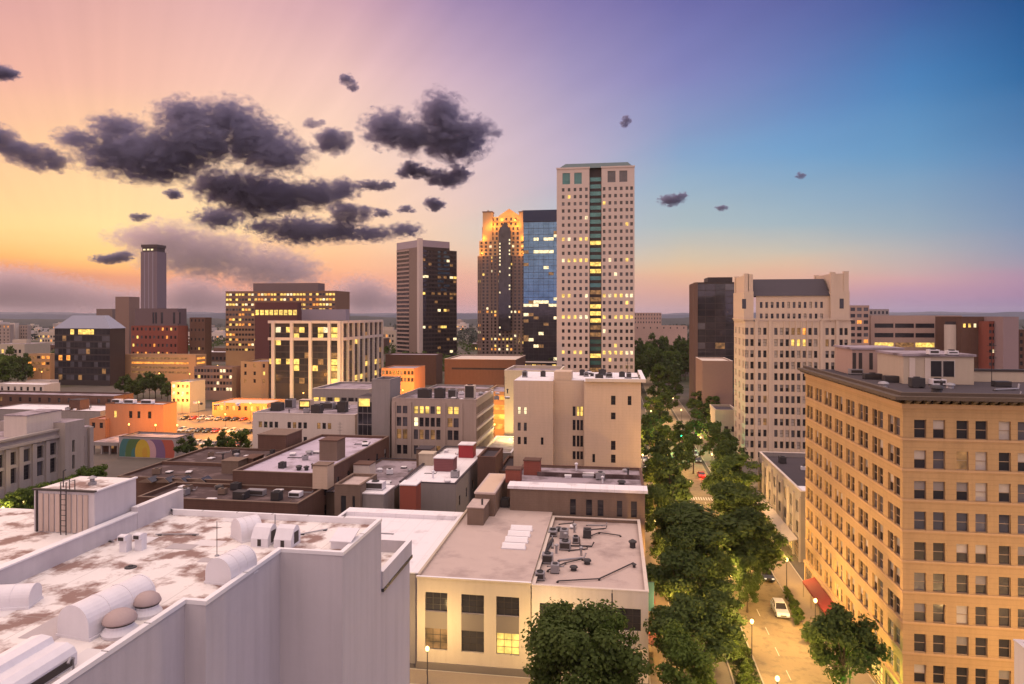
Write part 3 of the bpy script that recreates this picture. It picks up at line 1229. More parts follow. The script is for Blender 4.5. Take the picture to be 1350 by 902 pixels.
# ================================================================== THE MIDDLE GROUND
M_CREAM = mat('cream_stucco', (0.46, 0.385, 0.30), 0.85, 0.10, 0.3, streak=0.12, bump=0.1)
M_TANROOF = mat('tan_roof_gravel', (0.46, 0.37, 0.335), 0.9, 0.14, 0.5, second=(0.30, 0.235, 0.22), lo=0.5, hi=0.72, sscale=0.22)
M_LILROOF = mat('lilac_coated_roof', (0.46, 0.40, 0.48), 0.85, 0.15, 0.35, second=(0.22, 0.18, 0.20), lo=0.50, hi=0.64, sscale=0.22, seam=3.1)
M_PURROOF = mat('faded_tar_roof', (0.31, 0.26, 0.295), 0.9, 0.22, 0.35, second=(0.15, 0.12, 0.13), lo=0.46, hi=0.62, sscale=0.25)
M_BROWNROOF = mat('brown_tar_roof', (0.07, 0.046, 0.046), 0.9, 0.3, 0.4, second=(0.17, 0.125, 0.125), lo=0.52, hi=0.7, sscale=0.3)
M_BRICK = mat('brown_brick', (0.12, 0.066, 0.05), 0.9, 0.3, 0.6, streak=0.25, course=0.25, cstep=0.45)
M_REDBRICK = mat('red_brick', (0.24, 0.075, 0.055), 0.9, 0.25, 0.7, streak=0.15, course=0.2, cstep=0.45)
M_OLDBRICK = mat('old_grey_brown_brick', (0.185, 0.13, 0.10), 0.9, 0.32, 0.5, streak=0.3, course=0.2, cstep=0.4)
M_BEIGE = mat('beige_brick', (0.54, 0.41, 0.31), 0.85, 0.10, 0.25, streak=0.14, course=0.10, cstep=0.6)
M_STONE = mat('grey_stone', (0.36, 0.31, 0.28), 0.85, 0.14, 0.4, streak=0.2)
M_OFFICE = mat('taupe_concrete', (0.35, 0.275, 0.235), 0.85, 0.12, 0.4, streak=0.15)
M_PALE = mat('pale_render', (0.58, 0.50, 0.44), 0.85, 0.10, 0.4, streak=0.15)
M_GREYWALL = mat('grey_render', (0.26, 0.23, 0.22), 0.85, 0.12, 0.4, streak=0.2)
M_SPANDREL = mat('grey_spandrel', (0.15, 0.125, 0.11), 0.7, 0.1, 0.5)
M_WOOD = mat('timber', (0.16, 0.10, 0.06), 0.8, 0.2, 1.0)

# ---- white roofed building beside the cream one
b = Building('white_roof_building', 'low building with a clean bright white roof, left of the cream building', 'building', -45, 85)
b.block(0, 20.0, 0, 27, 0, 11.6, M_GREYWALL, M_WROOF2, par=0.5, cap=M_RIM)
mb = MB()
mb.box(0.3, 19.7, 24.5, 26.7, 11.11, 11.75, M_WROOF2)
b.part('raised_roof_strip', mb)
mb = MB()
mb.box(8.2, 11.4, 16.0, 16.3, 11.11, 11.22, STEEL)
b.part('roof_batten', mb)
b.finish()

# ---- cream two storey building with three tall windows
b = Building('cream_building', 'cream flat roofed building with three tall windows facing the yellow lit street', 'building', -24.8, 84)
W = 14.5
mb = MB()
cols = [(1.05, 3.95), (5.75, 8.65), (10.2, 13.1)]
uz0, uz1 = 2.5, 9.75
b.face(mb, (0, 0), (1, 0), W, 0, 11.5, M_CREAM)
mb = MB()
rows = [(2.5, 5.2), (7.35, 9.75)]


def cream_state(c, r, rnd):
    return 'lit' if (c, r) == (2, 0) else ('dim' if (c, r) == (0, 0) else 'dark')  # glowing lower panes stand in for the yellow street reflection


b.face(mb, (0, 0), (1, 0), W, 0, 11.5, M_CREAM, cols, rows, 0.35, 'grid', cream_state)
b.face(mb, (W, 0), (0, 1), 36.5, 0, 11.5, M_CREAM)
b.face(mb, (0, 36.5), (0, -1), 36.5, 0, 11.5, M_CREAM)
mb.face([(W, 36.5, 0), (0, 36.5, 0), (0, 36.5, 11.5), (W, 36.5, 11.5)], M_CREAM)
b.part('wall', mb)
for c in cols:
    mb = MB()
    mb.box(c[0] + 0.02, c[1] - 0.02, -0.03, 0.2, 5.21, 7.34, M_SPANDREL)
    b.part('spandrel_panel', mb)
mb = MB()
mb.box(-0.12, W + 0.12, -0.16, 0.2, 0.0, 0.9, M_SPANDREL)
b.part('plinth', mb)
mb = MB()
mb.box(-0.1, W + 0.1, -0.14, 0.25, 11.502, 11.72, M_CREAM, top=M_RIM)
b.part('cornice', mb)
b.flat_roof(0.02, W - 0.02, 0.26, 36.4, 11.56, M_TANROOF)
mb = MB()
mb.box(0.0, 0.32, 0.26, 36.4, 11.562, 11.95, M_CREAM)
b.part('side_parapet', mb)
cream = b.finish()

# skylights of the cream roof
first = None
for i in range(4):
    p = (-14.2, 96.3 + 2.75 * i, 11.56)
    if first is None:
        first = empty('skylight', p, 'white ridge skylight on the cream building roof, nearest of the four', 'skylight', 'row of skylights on the tan roof')
        m2 = MB()
        m2.box(-1.75, 1.75, -0.5, 0.6, 0, 0.16, WMETAL)
        m2.obj('curb', first)
        m2 = MB()
        m2.prism([(-0.5, 0.165), (0.55, 0.165), (0.5, 0.5), (0.3, 0.72), (0.05, 0.66)], 'x', -1.65, 1.65, M_RIM)
        m2.obj('dome', first)
        sk_kids = kids_of(first)
    else:
        copy_tree(first, sk_kids, p, 0, 'white ridge skylight on the cream building roof, ' + ('second from the front', 'third from the front', 'farthest of the four')[i - 1])

# penthouses of the cream roof
p = on_roof(616, 692, 11.56)
root = empty('roof_shed', (p.x, p.y, 11.56), 'lower brown brick roof shed with tan top, back of the cream building', 'roof shed')
m2 = MB()
m2.box(0, 2.6, 0, 5.0, 0, 2.7, M_OLDBRICK)
m2.obj('wall', root)
m2 = MB()
m2.box(-0.1, 2.7, -0.1, 5.0, 2.703, 2.85, M_TANROOF)
m2.obj('roof', root)
m2 = MB()
m2.lathe([(0.16, 0), (0.16, 0.7), (0.24, 0.75), (0.05, 0.95)], (2.1, 1.6, 2.85), DARKSTEEL, 8)
m2.obj('flue', root)
root = empty('roof_shed', (p.x + 0.2, p.y + 5.05, 11.56), 'long tan topped roof shed behind the lower brick shed on the cream building', 'roof shed')
m2 = MB()
m2.box(0, 3.3, 0, 13.5, 0, 3.6, M_OLDBRICK)
m2.obj('wall', root)
m2 = MB()
m2.box(-0.12, 3.42, -0.1, 13.6, 3.603, 3.9, M_TANROOF)
m2.box(0.3, 3.0, 0.35, 13.2, 3.9, 3.903, M_BEIGE, bottom=False)
m2.obj('roof', root)

# ---- lower building to the right with the cluttered roof
b = Building('cluttered_roof_building', 'grey brick corner building with pale duct strewn roof, behind the big round tree', 'building', -10.2, 84.6)
W, D, H = 14.3, 29.4, 10.6
cols = [(1.0, 3.4), (4.1, 4.8), (9.0, 9.8), (10.5, 13.4)]
b.block(0.0, W, 0, D, 0, H + 0.5, M_OLDBRICK, M_TANROOF, par=0.5, cap=M_PALE,
        S=dict(cols=cols, rows=[(1.2, 3.6), (6.3, 9.0)], style='grid', state=odds(dark=5, dim=2), m=M_PALE),
        E=dict(cols=even(7, D, 1.9), rows=[(0.6, 3.4), (6.3, 8.7)], style='grid', state=odds(dark=3, lit=2)))
corner_root = b.finish()
rz = H + 0.02
rnd = random.Random(21)


def tank(name, label, p, geo, group='ducts and fans on the cluttered roof', cat='roof unit', rz=0.0):
    root = empty(name, p, label, cat, group, rz)
    for nm, m2 in geo:
        m2.obj(nm, root)
    return root


def ac_geo(w, d, h, fan=True, m=None):
    m = m or STEEL
    g = []
    a = MB()
    a.box(-w / 2, w / 2, -d / 2, d / 2, 0.12, h, m)
    g.append(('casing', a))
    a = MB()
    a.box(-w / 2 - .04, w / 2 + .04, -d / 2 + .1, -d / 2 + .25, 0, 0.118, DARKSTEEL)
    g.append(('foot_rail', a))
    a = MB()
    a.box(-w / 2 - .04, w / 2 + .04, d / 2 - .25, d / 2 - .1, 0, 0.118, DARKSTEEL)
    g.append(('foot_rail', a))
    a = MB()
    a.box(-w / 2 + .12, w / 2 - .12, -d / 2 - .02, -d / 2 - .004, 0.3, h - .15, FR_DARK)
    g.append(('grille', a))
    if fan:
        r = min(w, d) * 0.36
        a = MB()
        a.lathe([(r, 0), (r, 0.14), (r * 0.86, 0.145), (r * 0.86, 0.05)], (0, 0, h + .002), DARKSTEEL, 14)
        g.append(('fan_ring', a))
    return g


spots = [((722, 742), 1.5, 1.3, 1.3, 'steel fan box in the middle of the clutter row on the pale corner roof'), ((712, 764), 1.2, 1.2, 1.0, 'steel fan box nearest the roof edge in the clutter row on the pale corner roof'),
         ((745, 724), 1.6, 1.4, 1.2, 'dark blue grey fan box right of the clutter row on the pale corner roof'), ((729, 705), 1.3, 2.2, 0.8, 'long low duct box at the back of the clutter row on the pale corner roof'),
         ((759, 716), 0.9, 0.9, 1.0, 'smallest fan box at the right end of the clutter row on the pale corner roof')]
for (px, py), w, d, h, lab in spots:
    p = on_roof(px, py, rz)
    tank('fan_box', lab, p, ac_geo(w, d, h))
for k, (pts, lab) in enumerate((([(706, 760), (716, 733), (728, 712)], 'long dark duct running along the left side of the pale corner roof'),
                                ([(735, 766), (790, 763), (835, 742)], 'thin bent pipe curving across the front of the pale corner roof'),
                                ([(775, 708), (790, 702), (818, 706)], 'short dark pipe lying near the back of the pale corner roof'),
                                ([(722, 752), (745, 742), (768, 737)], 'dark conduit from the fan boxes towards the middle of the pale corner roof'))):
    q = [on_roof(a, c, rz + 0.22) for a, c in pts]
    m2 = MB()
    o0 = q[0].copy()
    rad = 0.28 if k == 0 else 0.09
    m2.tube([p - o0 for p in q], rad, DARKSTEEL, 8)
    for p in q:
        c = p - o0
        m2.box(c.x - 0.15, c.x + 0.15, c.y - 0.1, c.y + 0.1, -0.22, -0.05, FR_DARK)
    tag(m2.obj('roof_duct', None, o0), lab, 'duct', 'ducts and fans on the cluttered roof')
p = on_roof(834, 722, rz)
m2 = MB()
m2.lathe([(0.42, 0), (0.42, 0.7), (0.6, 0.78), (0.6, 0.95), (0.1, 1.25)], (0, 0, 0), DARKSTEEL, 12)
tag(m2.obj('roof_ventilator', None, p), 'black roof ventilator at the street side of the pale corner roof', 'roof vent')
p = on_roof(836, 748, rz)
m2 = MB()
m2.lathe([(0.2, 0), (0.2, 0.35), (0.35, 0.4), (0.06, 0.6)], (0, 0, 0), DARKSTEEL, 12)
tag(m2.obj('roof_ventilator', None, p), 'small black vent at the end of the bent pipe on the pale corner roof', 'roof vent')
p = on_roof(686, 672, 11.56)
for i, (px, py, w, lab) in enumerate(((666, 668, 1.4, 'left dark fan box at the back edge of the cream building roof'), (684, 671, 1.9, 'middle dark fan box at the back edge of the cream building roof'), (706, 670, 1.6, 'right dark fan box at the back edge of the cream building roof'))):
    tank('fan_box', lab, on_roof(px, py, 11.56), ac_geo(w, 1.6, 1.5, m=DARKSTEEL), 'fan boxes at the back of the cream roof')
# tall thin pole by the corner building
p = at_y(807, 842, 79)
m2 = MB()
m2.tube([(0, 0, 0), (0, 0, 13.0)], [0.14, 0.08], DARKSTEEL, 8)
m2.tube([(0, 0, 12.9), (0, 0, 13.4)], 0.04, DARKSTEEL, 6)
tag(m2.obj('street_pole', None, (p.x, p.y, 0)), 'tall thin dark pole in front of the corner building, above the big round tree', 'pole')

# ---- brick building with the broad white coping
b = Building('white_coping_building', 'grey brick building with broad white roof edge and purple tar roof', 'building', -17.6, 115)
W, D = 22.6, 17
b.block(0, W, 0, D, 0, 15.6, M_OLDBRICK, M_PURROOF, par=0.35, sides='ENW', cap=M_BRICK,
        S=dict(cols=[(10.2, 11.2), (12.9, 13.9), (14.8, 15.8), (18.0, 18.9), (20.3, 21.3)], rows=[(11.2, 13.9)], state=odds(dark=1), style='sash'),
        E=dict(cols=even(4, D, 1.4), rows=[(2, 4.4), (6.4, 8.8), (11.2, 13.6)], state=odds(dark=3, dim=1, lit=1)))
mb = MB()
mb.prism([(-0.25, 15.3), (2.6, 15.65), (2.6, 15.9), (-0.25, 15.75)], 'x', -0.4, W + 0.45, M_WROOF2)
b.part('white_coping', mb)
mb = MB()
mb.box(3.6, W - 0.5, 9.5, 9.9, 15.25, 16.0, M_BROWNROOF)
b.part('roof_dividing_wall', mb)
b.finish()
p = at_y(701, 626, 126)
for px, Y, w, h, lab in ((701, 125, 3.0, 2.6, 'dark red brick chimney block on the left of the purple roof'), (676, 119, 2.6, 2.2, 'dark red brick chimney block just left of the white roof edge')):
    q = at_y(px, 640, Y)
    root = empty('chimney_block', (q.x - w / 2, Y, 15.25), lab, 'chimney')
    m2 = MB()
    m2.box(0, w, 0, 2.4, 0, h, M_REDBRICK)
    m2.obj('stack', root)
    m2 = MB()
    m2.box(-0.1, w + 0.1, -0.1, 2.5, h + .002, h + 0.2, M_BRICK)
    m2.obj('cap', root)
mb = MB()

# ---- beige block with few windows
q0, q1 = at_y(677, 505, 150), at_y(845, 505, 150)
b = Building('beige_block', 'tall plain beige brick block with few windows and a white roof', 'building', q0.x, 150)
W, H = q1.x - q0.x, 30.2
u = lambda px: (at_y(px, 505, 150).x - q0.x)
zz = lambda py: at_y(760, py, 150).z
xa, xb = u(729), u(770)
mb = MB()
r4 = [(zz(582) - 0.2, zz(582) + 1.9), (zz(562) - .2, zz(562) + 1.9), (zz(543) - .2, zz(543) + 1.9)]
b.face(mb, (0, 0), (1, 0), xa, 0, H, M_BEIGE, [(u(682.5), u(686.5)), (u(690.5), u(694.5)), (u(713), u(716.5))], [(zz(588), zz(578)), (zz(570), zz(559)), (zz(548), zz(538))],
       0.3, 'sash', lambda c, r, rnd: 'litw' if r == 2 else 'dark', lambda c, r: c == 2 and r > 0)
b.face(mb, (xa, 0), (0, 1), 2.5, 0, H, M_BEIGE)
b.face(mb, (xa, 2.5), (1, 0), xb - xa, 0, H, M_BEIGE, [(u(a) - xa, u(c) - xa) for a, c in ((754, 758), (759.5, 763.2), (764.2, 768))], [(zz(609), zz(598)), (zz(592), zz(577)), (zz(570), zz(556)), (zz(551), zz(538))],
       0.3, 'sash', lambda c, r, rnd: 'lit' if (c, r) in ((1, 3), (2, 3)) else 'dark', lambda c, r: False)
b.face(mb, (xb, 2.5), (0, -1), 2.5, 0, H, M_BEIGE)
b.face(mb, (xb, 0), (1, 0), W - xb, 0, H, M_BEIGE, [(u(a) - xb, u(c) - xb) for a, c in ((781, 784.5), (805.5, 811.5), (827.5, 832.5))],
       [(zz(609), zz(598)), (zz(592), zz(580)), (zz(552), zz(543)), (zz(533), zz(521))], 0.3, 'sash', odds(dark=1),
       lambda c, r: {0: r != 0, 1: False, 2: r != 3}[c])
b.face(mb, (W, 0), (0, 1), 24, 0, H, M_BEIGE, even(6, 24, 1.3), floors(7, 3, 3.7, 2.0), 0.3, 'sash', odds(dark=3, lit=1, grey=1))
mb.face([(W, 24, 0), (0, 24, 0), (0, 24, H), (W, 24, H)], M_BEIGE)
mb.face([(0, 24, 0), (0, 0, 0), (0, 0, H), (0, 24, H)], M_BEIGE)
b.part('wall', mb)
mb = MB()
mb.box(0.1, xa - 0.1, 0.3, 23.8, H - 0.6, H + 0.05, M_WROOF2)
mb.box(xb + 0.0, W - 0.1, 0.3, 23.8, H - 0.6, H + 0.05, M_WROOF2)
mb.box(xa - 0.098, xb - 0.002, 2.8, 23.8, H - 0.6, H + 0.02, M_WROOF2)
b.part('roof', mb)
mb = MB()
mb.box(xb + 0.3, W + 1.0, -0.7, 0.28, H + 0.06, H + 0.75, M_PALE, top=M_WROOF2)
mb.box(W + 0.1, W + 1.0, 0.29, 24, H + 0.06, H + 0.75, M_PALE, top=M_WROOF2)
b.part('cornice', mb)
mb = MB()
mb.box(xa + 0.01, xa + 3.9, 2.49, 8, H + 0.06, H + 1.9, M_BEIGE)
b.part('lift_house', mb)
b.finish()
rnd = random.Random(8)
for i, px in enumerate((692, 716, 773, 790, 803, 820, 829)):
    q = at_y(px, 500, 158 + (i % 3) * 2)
    tank('fan_box', 'small dark fan box standing on the white roof of the beige block', (q.x, q.y, H + 0.06), ac_geo(rnd.uniform(1, 1.8), 1.2, rnd.uniform(0.8, 1.4), m=DARKSTEEL if i % 2 else STEEL), 'fan boxes on the beige block')

# ---- four row office, middle
Y = 169
q0, q1 = at_y(517, 530, Y), at_y(628, 530, Y)
b = Building('taupe_office', 'taupe four row office building with a few warm lit windows in its top row', 'building', q0.x, Y)
W = q1.x - q0.x
H = at_y(600, 527, Y).z
u = lambda px: (at_y(px, 530, Y).x - q0.x)
zz = lambda py: at_y(575, py, Y).z


def office_state(c, r, rnd):
    if r == 3:
        return 'lit' if c in (2, 3, 4, 5, 6, 7, 8, 9) and c != 5 else 'grey'
    if r == 2 and c == 2:
        return 'litw'
    return rnd.choice(('dark', 'dark', 'grey', 'dim'))


cols = [(u(523), u(529)), (u(531), u(537))] + [(u(545.5 + 7.4 * i), u(551 + 7.4 * i)) for i in range(5)] + [(u(590 + 8 * i), u(596.5 + 8 * i)) for i in range(2)]
rows = [(zz(600), zz(588)), (zz(580), zz(567)), (zz(563), zz(551)), (zz(546), zz(536))]
ce = even(14, 25, 1.3)
b.block(0, W, 0, 25, 0, H, M_OFFICE, M_PURROOF, par=0.9, cap=M_OFFICE, S=dict(cols=cols, rows=rows, depth=0.4, style='sash', state=office_state),
        E=dict(cols=ce, rows=rows, depth=0.3, style='sash', state=odds(dark=3, grey=3, dim=1)))
for px in (519, 540.5, 585.5, 608, 626):
    mb = MB()
    mb.box(u(px) - 0.45, u(px) + 0.45, -0.3, -0.004, 0, H - 0.8, M_OFFICE)
    b.part('pilaster', mb)
for z in (zz(549.5), zz(566), zz(583)):
    mb = MB()
    mb.box(W + 0.004, W + 0.22, 0.2, 24.8, z - 0.25, z + 0.25, M_PALE)
    b.part('ledge', mb)
b.finish()
for i, (px, w, h, m, lab) in enumerate(((560, 3.4, 1.3, DARKSTEEL, 'long dark unit at the left of the taupe office roof'), (580, 2.6, 1.6, DARKSTEEL, 'blue black unit in the middle of the taupe office roof'),
                                        (597, 2.2, 1.4, STEEL, 'grey unit right of the middle of the taupe office roof'), (620, 2.6, 2.6, M_PALE, 'pale tall box at the right of the taupe office roof'))):
    q = at_y(px, 520, Y + 10)
    tank('roof_unit', lab, (q.x, q.y, H - 0.89), ac_geo(w, 2.2, h + 1.0, m=m), 'units on the taupe office roof')

# ---- white two row building with clutter and grey tower
Y = 176
q0, q1 = at_y(333, 548, Y), at_y(468, 548, Y)
b = Building('white_low_office', 'long white building with two rows of small windows, left of the grey stair tower', 'building', q0.x, Y)
W = q1.x - q0.x
H = at_y(400, 546, Y).z
u = lambda px: (at_y(px, 550, Y).x - q0.x)
zz = lambda py: at_y(400, py, Y).z
cols = [(u(c + 7 * i), u(c + 4.6 + 7 * i)) for c, n in ((341, 4), (379, 4), (418, 3)) for i in range(n)]
b.block(0, W, 0, 26, 0, H, M_PALE, M_PURROOF, par=0.7, cap=M_PALE, S=dict(cols=cols, rows=[(zz(603), zz(594)), (zz(584), zz(576)), (zz(565), zz(557))], state=odds(dark=5, dim=1)),
        E=dict(cols=even(5, 26, 1.2), rows=[(zz(584), zz(576)), (zz(565), zz(557))], state=odds(dark=4, grey=1)))
mb = MB()
b.finish()
rnd = random.Random(31)
labs = ('dark boxy unit at the left end of the white two row building roof', 'grey unit second from left on the white two row building roof', 'yellow lit plant room on the white two row building roof', 'dark unit right of the lit plant room on the white building roof',
        'low grey duct box at the right of the white two row building roof', 'tall dark cooling unit at the right end of the white building roof')
for i, (px, Yo, w, h) in enumerate(((366, 10, 3.0, 1.5), (383, 16, 2.4, 1.8), (404, 13, 3.6, 2.2), (418, 6, 2.6, 1.7), (432, 15, 4.0, 1.2), (452, 10, 2.4, 2.2))):
    q = at_y(px, 540, Y + Yo)
    g = ac_geo(w, 2.4, h + 0.8, fan=i not in (2,), m=(DARKSTEEL, STEEL, M_BEIGE, DARKSTEEL, STEEL, DARKSTEEL)[i])
    if i == 2:
        a = MB()
        a.box(-1.4, 1.4, -1.24, -1.225, 1.1, 2.5, LIT_YEL)
        g.append(('lit_window', a))
    tank('roof_unit', labs[i], (q.x, q.y, H - 0.69), g, 'units on the white two row building roof')
Y = 171
q0, q1 = at_y(490, 505, Y), at_y(514, 505, Y)
b = Building('stair_tower_building', 'plain grey stair tower with dark glass strip at its left, rising between two office buildings', 'building', q0.x, Y)
W = q1.x - q0.x
u = lambda px: (at_y(px, 550, Y).x - q0.x)
zz = lambda py: at_y(500, py, Y).z
b.block(0, W, 0, 9, 0, zz(501), M_GREYWALL, M_DKROOF, par=0.4)
mb = MB()
x0 = u(469)
mb.box(x0, -0.004, 1.2, 8, 0, zz(524), M_GREYWALL, top=M_DKROOF)
b.part('glazed_wing', mb)
for i in range(4):
    for j in range(3):
        w = (-0.5 - x0) / 3
        b.slots.append((Vector((x0 + 0.25 + j * w, 1.17, zz(591) + i * 3.0)), Vector((1, 0, 0)), w - 0.1, 2.8, 'far', 'dark'))
b.slots.append((Vector((x0 + 0.4, 1.16, zz(537))), Vector((1, 0, 0)), 3.0, 2.0, 'far', 'lit'))
b.finish()
Y = 205
q0, q1 = at_y(412, 512, Y), at_y(486, 512, Y)
b = Building('flat_grey_building', 'flat grey building with pale roof edge behind the white two row building', 'building', q0.x, Y)
b.block(0, q1.x - q0.x, 0, 22, 0, at_y(440, 513, Y).z, M_GREYWALL, M_PURROOF, par=0.5, cap=M_PALE, S=dict(cols=even(8, q1.x - q0.x, 1.8), rows=[(at_y(440, 531, Y).z, at_y(440, 524, Y).z)], state=odds(dark=3, lit=2)))
b.finish()

# ================================================================== THE BRICK ROOFS AND THE LEFT STREET
def bld(name, label, Y, xL, xR, ytop, depth, wm, rm, ns=0, fl=0, ne=0, nw=0, wh=1.9, ww=1.3, step=3.6, drop=1.1, st=None, est=None, par=0.6, cap=None, style='sash',
        sdepth=0.25, seed=1, zbase=0.0, cat='building', group=None, finish=True, cols=None, xE=None):
    """a plain storeyed building whose front stands at street distance Y between photo columns xL and xR, its top at photo row ytop"""
    a, c = at_y(xL, ytop, Y), at_y(xR, ytop, Y)
    W, H = c.x - a.x, (a.z + c.z) / 2 - zbase
    if xE:                      # photo column where the far end of its right side wall stands
        depth = at_x(xE, ytop, c.x).y - Y
    b = Building(name, label, cat, a.x, Y, group, seed=seed, z=zbase)
    rows = [(H - drop - wh - step * i, H - drop - step * i) for i in range(fl)]
    rows = [r for r in rows if r[0] > 0.3]
    st = st or odds(dark=5, grey=2, halfg=1, dim=1, lit=1)
    mk = lambda n, L, s: dict(cols=even(n, L, min(ww, L / n * 0.8)), rows=rows, state=s, style=style, depth=sdepth) if n else None
    S_ = mk(ns, W, st)
    if cols and rows:
        S_ = dict(cols=[(at_y(p, ytop, Y).x - a.x, at_y(q, ytop, Y).x - a.x) for p, q in cols], rows=rows, state=st, style=style, depth=sdepth)
    b.block(0, W, 0, depth, 0, H, wm, rm, S=S_, E=mk(ne, depth, est or st), W=mk(nw, depth, est or st), par=par, cap=cap)
    b.W, b.D, b.H = W, depth, H
    if finish:
        b.finish()
    return b


def roof_box(name, label, px, py, Y, w, d, h, z, wm, top=None, cat='roof shed', group=None):
    """a small built box on a roof of height z: walls and a capped top; px is the photo column of its left edge"""
    q = at_y(px, py, Y)
    root = empty(name, (q.x, Y, z), label, cat, group)
    a = MB()
    a.box(0, w, 0, d, 0, h, wm)
    a.obj('wall', root)
    a = MB()
    a.box(-0.12, w + 0.12, -0.12, d + 0.12, h + 0.003, h + 0.2, top or wm)
    a.obj('cap', root)
    return root


# ---- wide brown roof with four angled skylights
x0, y0, y1, z = -110, 138, 172, 8.6
b = Building('brown_roof_building', 'low wide building with brown tar roof and four dark angled skylights, before the colourful mural', 'building', x0, y0)
b.block(0, 46, 0, y1 - y0, 0, z, M_BRICK, M_BROWNROOF, par=0.45, cap=M_OLDBRICK)
mb = MB()
mb.box(0.5, 45.5, 14.5, 15.0, z - 0.44, z + 0.35, M_BRICK, top=M_OLDBRICK)
b.part('roof_dividing_wall', mb)
b.finish()
for i, px in enumerate((197, 220, 241, 267)):
    p = on_roof(px, 634, z - 0.44)
    root = empty('roof_skylight', (p.x, p.y, z - 0.44), 'dark angled roof skylight on the wide brown roof, ' + ('leftmost', 'second from left', 'third from left', 'rightmost')[i] + ' of the four', 'skylight', 'angled skylights on the brown roof')
    a = MB()
    a.prism([(-1.6, 0), (1.6, 0), (0.4, 0.9), (-1.4, 0.2)], 'y', -1.6, 1.6, M_OLDBRICK)
    a.obj('curb', root)
    a = MB()
    a.face([(1.66, -1.4, 0.06), (1.66, 1.4, 0.06), (0.5, 1.4, 0.93), (0.5, -1.4, 0.93)], GL_DARK)
    a.obj('glazing', root)
roof_box('chimney_block', 'square brown brick chimney block at the right end of the skylight roof', 292, 640, 146, 4.2, 4, 2.8, z - 0.44, M_OLDBRICK, cat='chimney')
roof_box('roof_shed', 'small brick shed with tan sides on the right part of the brown roof', 318, 640, 150, 3.0, 5, 2.6, z - 0.44, M_BRICK)

# ---- nearer low brick building under it
b = Building('low_brick_building', 'low brown brick building with junk strewn tar roof, just beyond the near white roof', 'building', -86, 113)
b.block(0, 31, 0, 11, 0, 11.6, M_BRICK, M_BROWNROOF, par=0.6, cap=M_OLDBRICK,
        S=dict(cols=[(3 + 5.2 * i, 5.4 + 5.2 * i) for i in range(5)], rows=[(7.8, 9.4)], state=odds(dark=1)))
b.finish()
rnd = random.Random(3)
for i, (px, w, d, h, m, lab) in enumerate(((318, 2.4, 1.8, 1.0, DARKSTEEL, 'dark duct box at the left of the junk strewn brick roof'), (338, 3.4, 1.4, 0.7, STEEL, 'long flat grey duct box on the junk strewn brick roof'),
                                           (365, 1.6, 1.6, 1.2, DARKSTEEL, 'square dark fan box in the middle of the junk strewn brick roof'), (390, 2.2, 1.6, 0.6, WMETAL, 'small pale metal box at the right of the junk strewn brick roof'))):
    q = at_y(px, 655, 117 + (i % 2) * 2.5)
    tank('roof_unit', lab, (q.x, q.y, 11.02), ac_geo(w, d, h + .4, fan=i == 2, m=m), 'units on the low brick roof')
b = Building('rear_shed_building', 'narrow dark brick row of sheds directly behind the near white roof', 'building', -84, 100)
b.block(0, 26, 0, 8, 0, 9.0, M_BRICK, M_BROWNROOF, par=0.5, cap=M_OLDBRICK)
b.finish()

# ---- long brick building with purple roof
b = Building('long_brick_building', 'long brown brick building with patched pale purple roof running away between the alleys', 'building', -74, 124.2)
b.block(0, 18, 0, 41, 0, 14.2, M_BRICK, M_LILROOF, par=0.5, cap=M_OLDBRICK,
        E=dict(cols=even(7, 41, 1.5), rows=[(5.5, 7.6), (9.4, 11.6)], state=odds(dark=5, halfg=1), style='sash'))
b.finish()
roof_box('chimney_block', 'tall brown brick block standing on the edge of the patched purple roof', 421, 622, 138, 4.0, 4.4, 4.2, 13.7, M_OLDBRICK, M_BRICK, 'chimney')
roof_box('roof_shed', 'low brown brick shed with flat top at the left of the patched purple roof', 340, 618, 148, 7.0, 8, 3.2, 13.7, M_BRICK, M_OLDBRICK)
roof_box('roof_shed', 'tan rendered block at the front corner of the long brick building', 412, 645, 123.2, 3.0, 3.0, 4.4, 11.64, M_BEIGE, M_OLDBRICK)
for i, (px, lab) in enumerate(((394, 'left of two small dark vents on the patched purple roof'), (404, 'right of two small dark vents on the patched purple roof'))):
    p = on_roof(px, 620, 13.72)
    a = MB()
    a.lathe([(0.4, 0), (0.4, 0.5), (0.6, 0.55), (0.6, 0.75), (0.1, 0.95)], (0, 0, 0), DARKSTEEL, 10)
    tag(a.obj('roof_ventilator', None, p), lab, 'roof vent')

# ---- flat purple roof and the blocks before it
b = Building('flat_tar_building', 'building with broad flat purple tar roof and black edge, below the taupe office', 'building', -55.9, 127)
b.block(0, 12.6, 0, 32, 0, 10.0, M_OLDBRICK, M_PURROOF, par=0.4, cap=M_DKROOF)
b.finish()
b = Building('brick_stub_building', 'small square brown brick building with a tall dark doorway, beside the alley', 'building', at_y(441, 650, 118).x, 118)
Wd = at_y(475, 650, 118).x - at_y(441, 650, 118).x
b.block(0, Wd, 0, 8.8, 0, 13.9, M_OLDBRICK, M_TANROOF, par=0.4, cap=M_OLDBRICK, S=dict(cols=[(1.2, 2.2), (3.4, 3.9)], rows=[(8.6, 12.0)], state=odds(dark=1), style='far'))
b.finish()
roof_box('brick_annex', 'little grey brick annex with pale flat cap beside the brown brick stub', 478, 660, 119, 4.0, 6, 12.2, 0, M_GREYWALL, M_WROOF2, 'annex')
tank('cooling_unit', 'white slatted cooling unit standing on the little grey annex', (at_y(483, 650, 121).x + 1.4, 122, 12.42), ac_geo(3.4, 2.0, 1.4, m=WMETAL), None)
roof_box('roof_shed', 'small white rendered stair head on the flat purple tar roof', 466, 622, 139, 3.6, 3.6, 3.2, 9.6, M_PALE, M_BRICK)

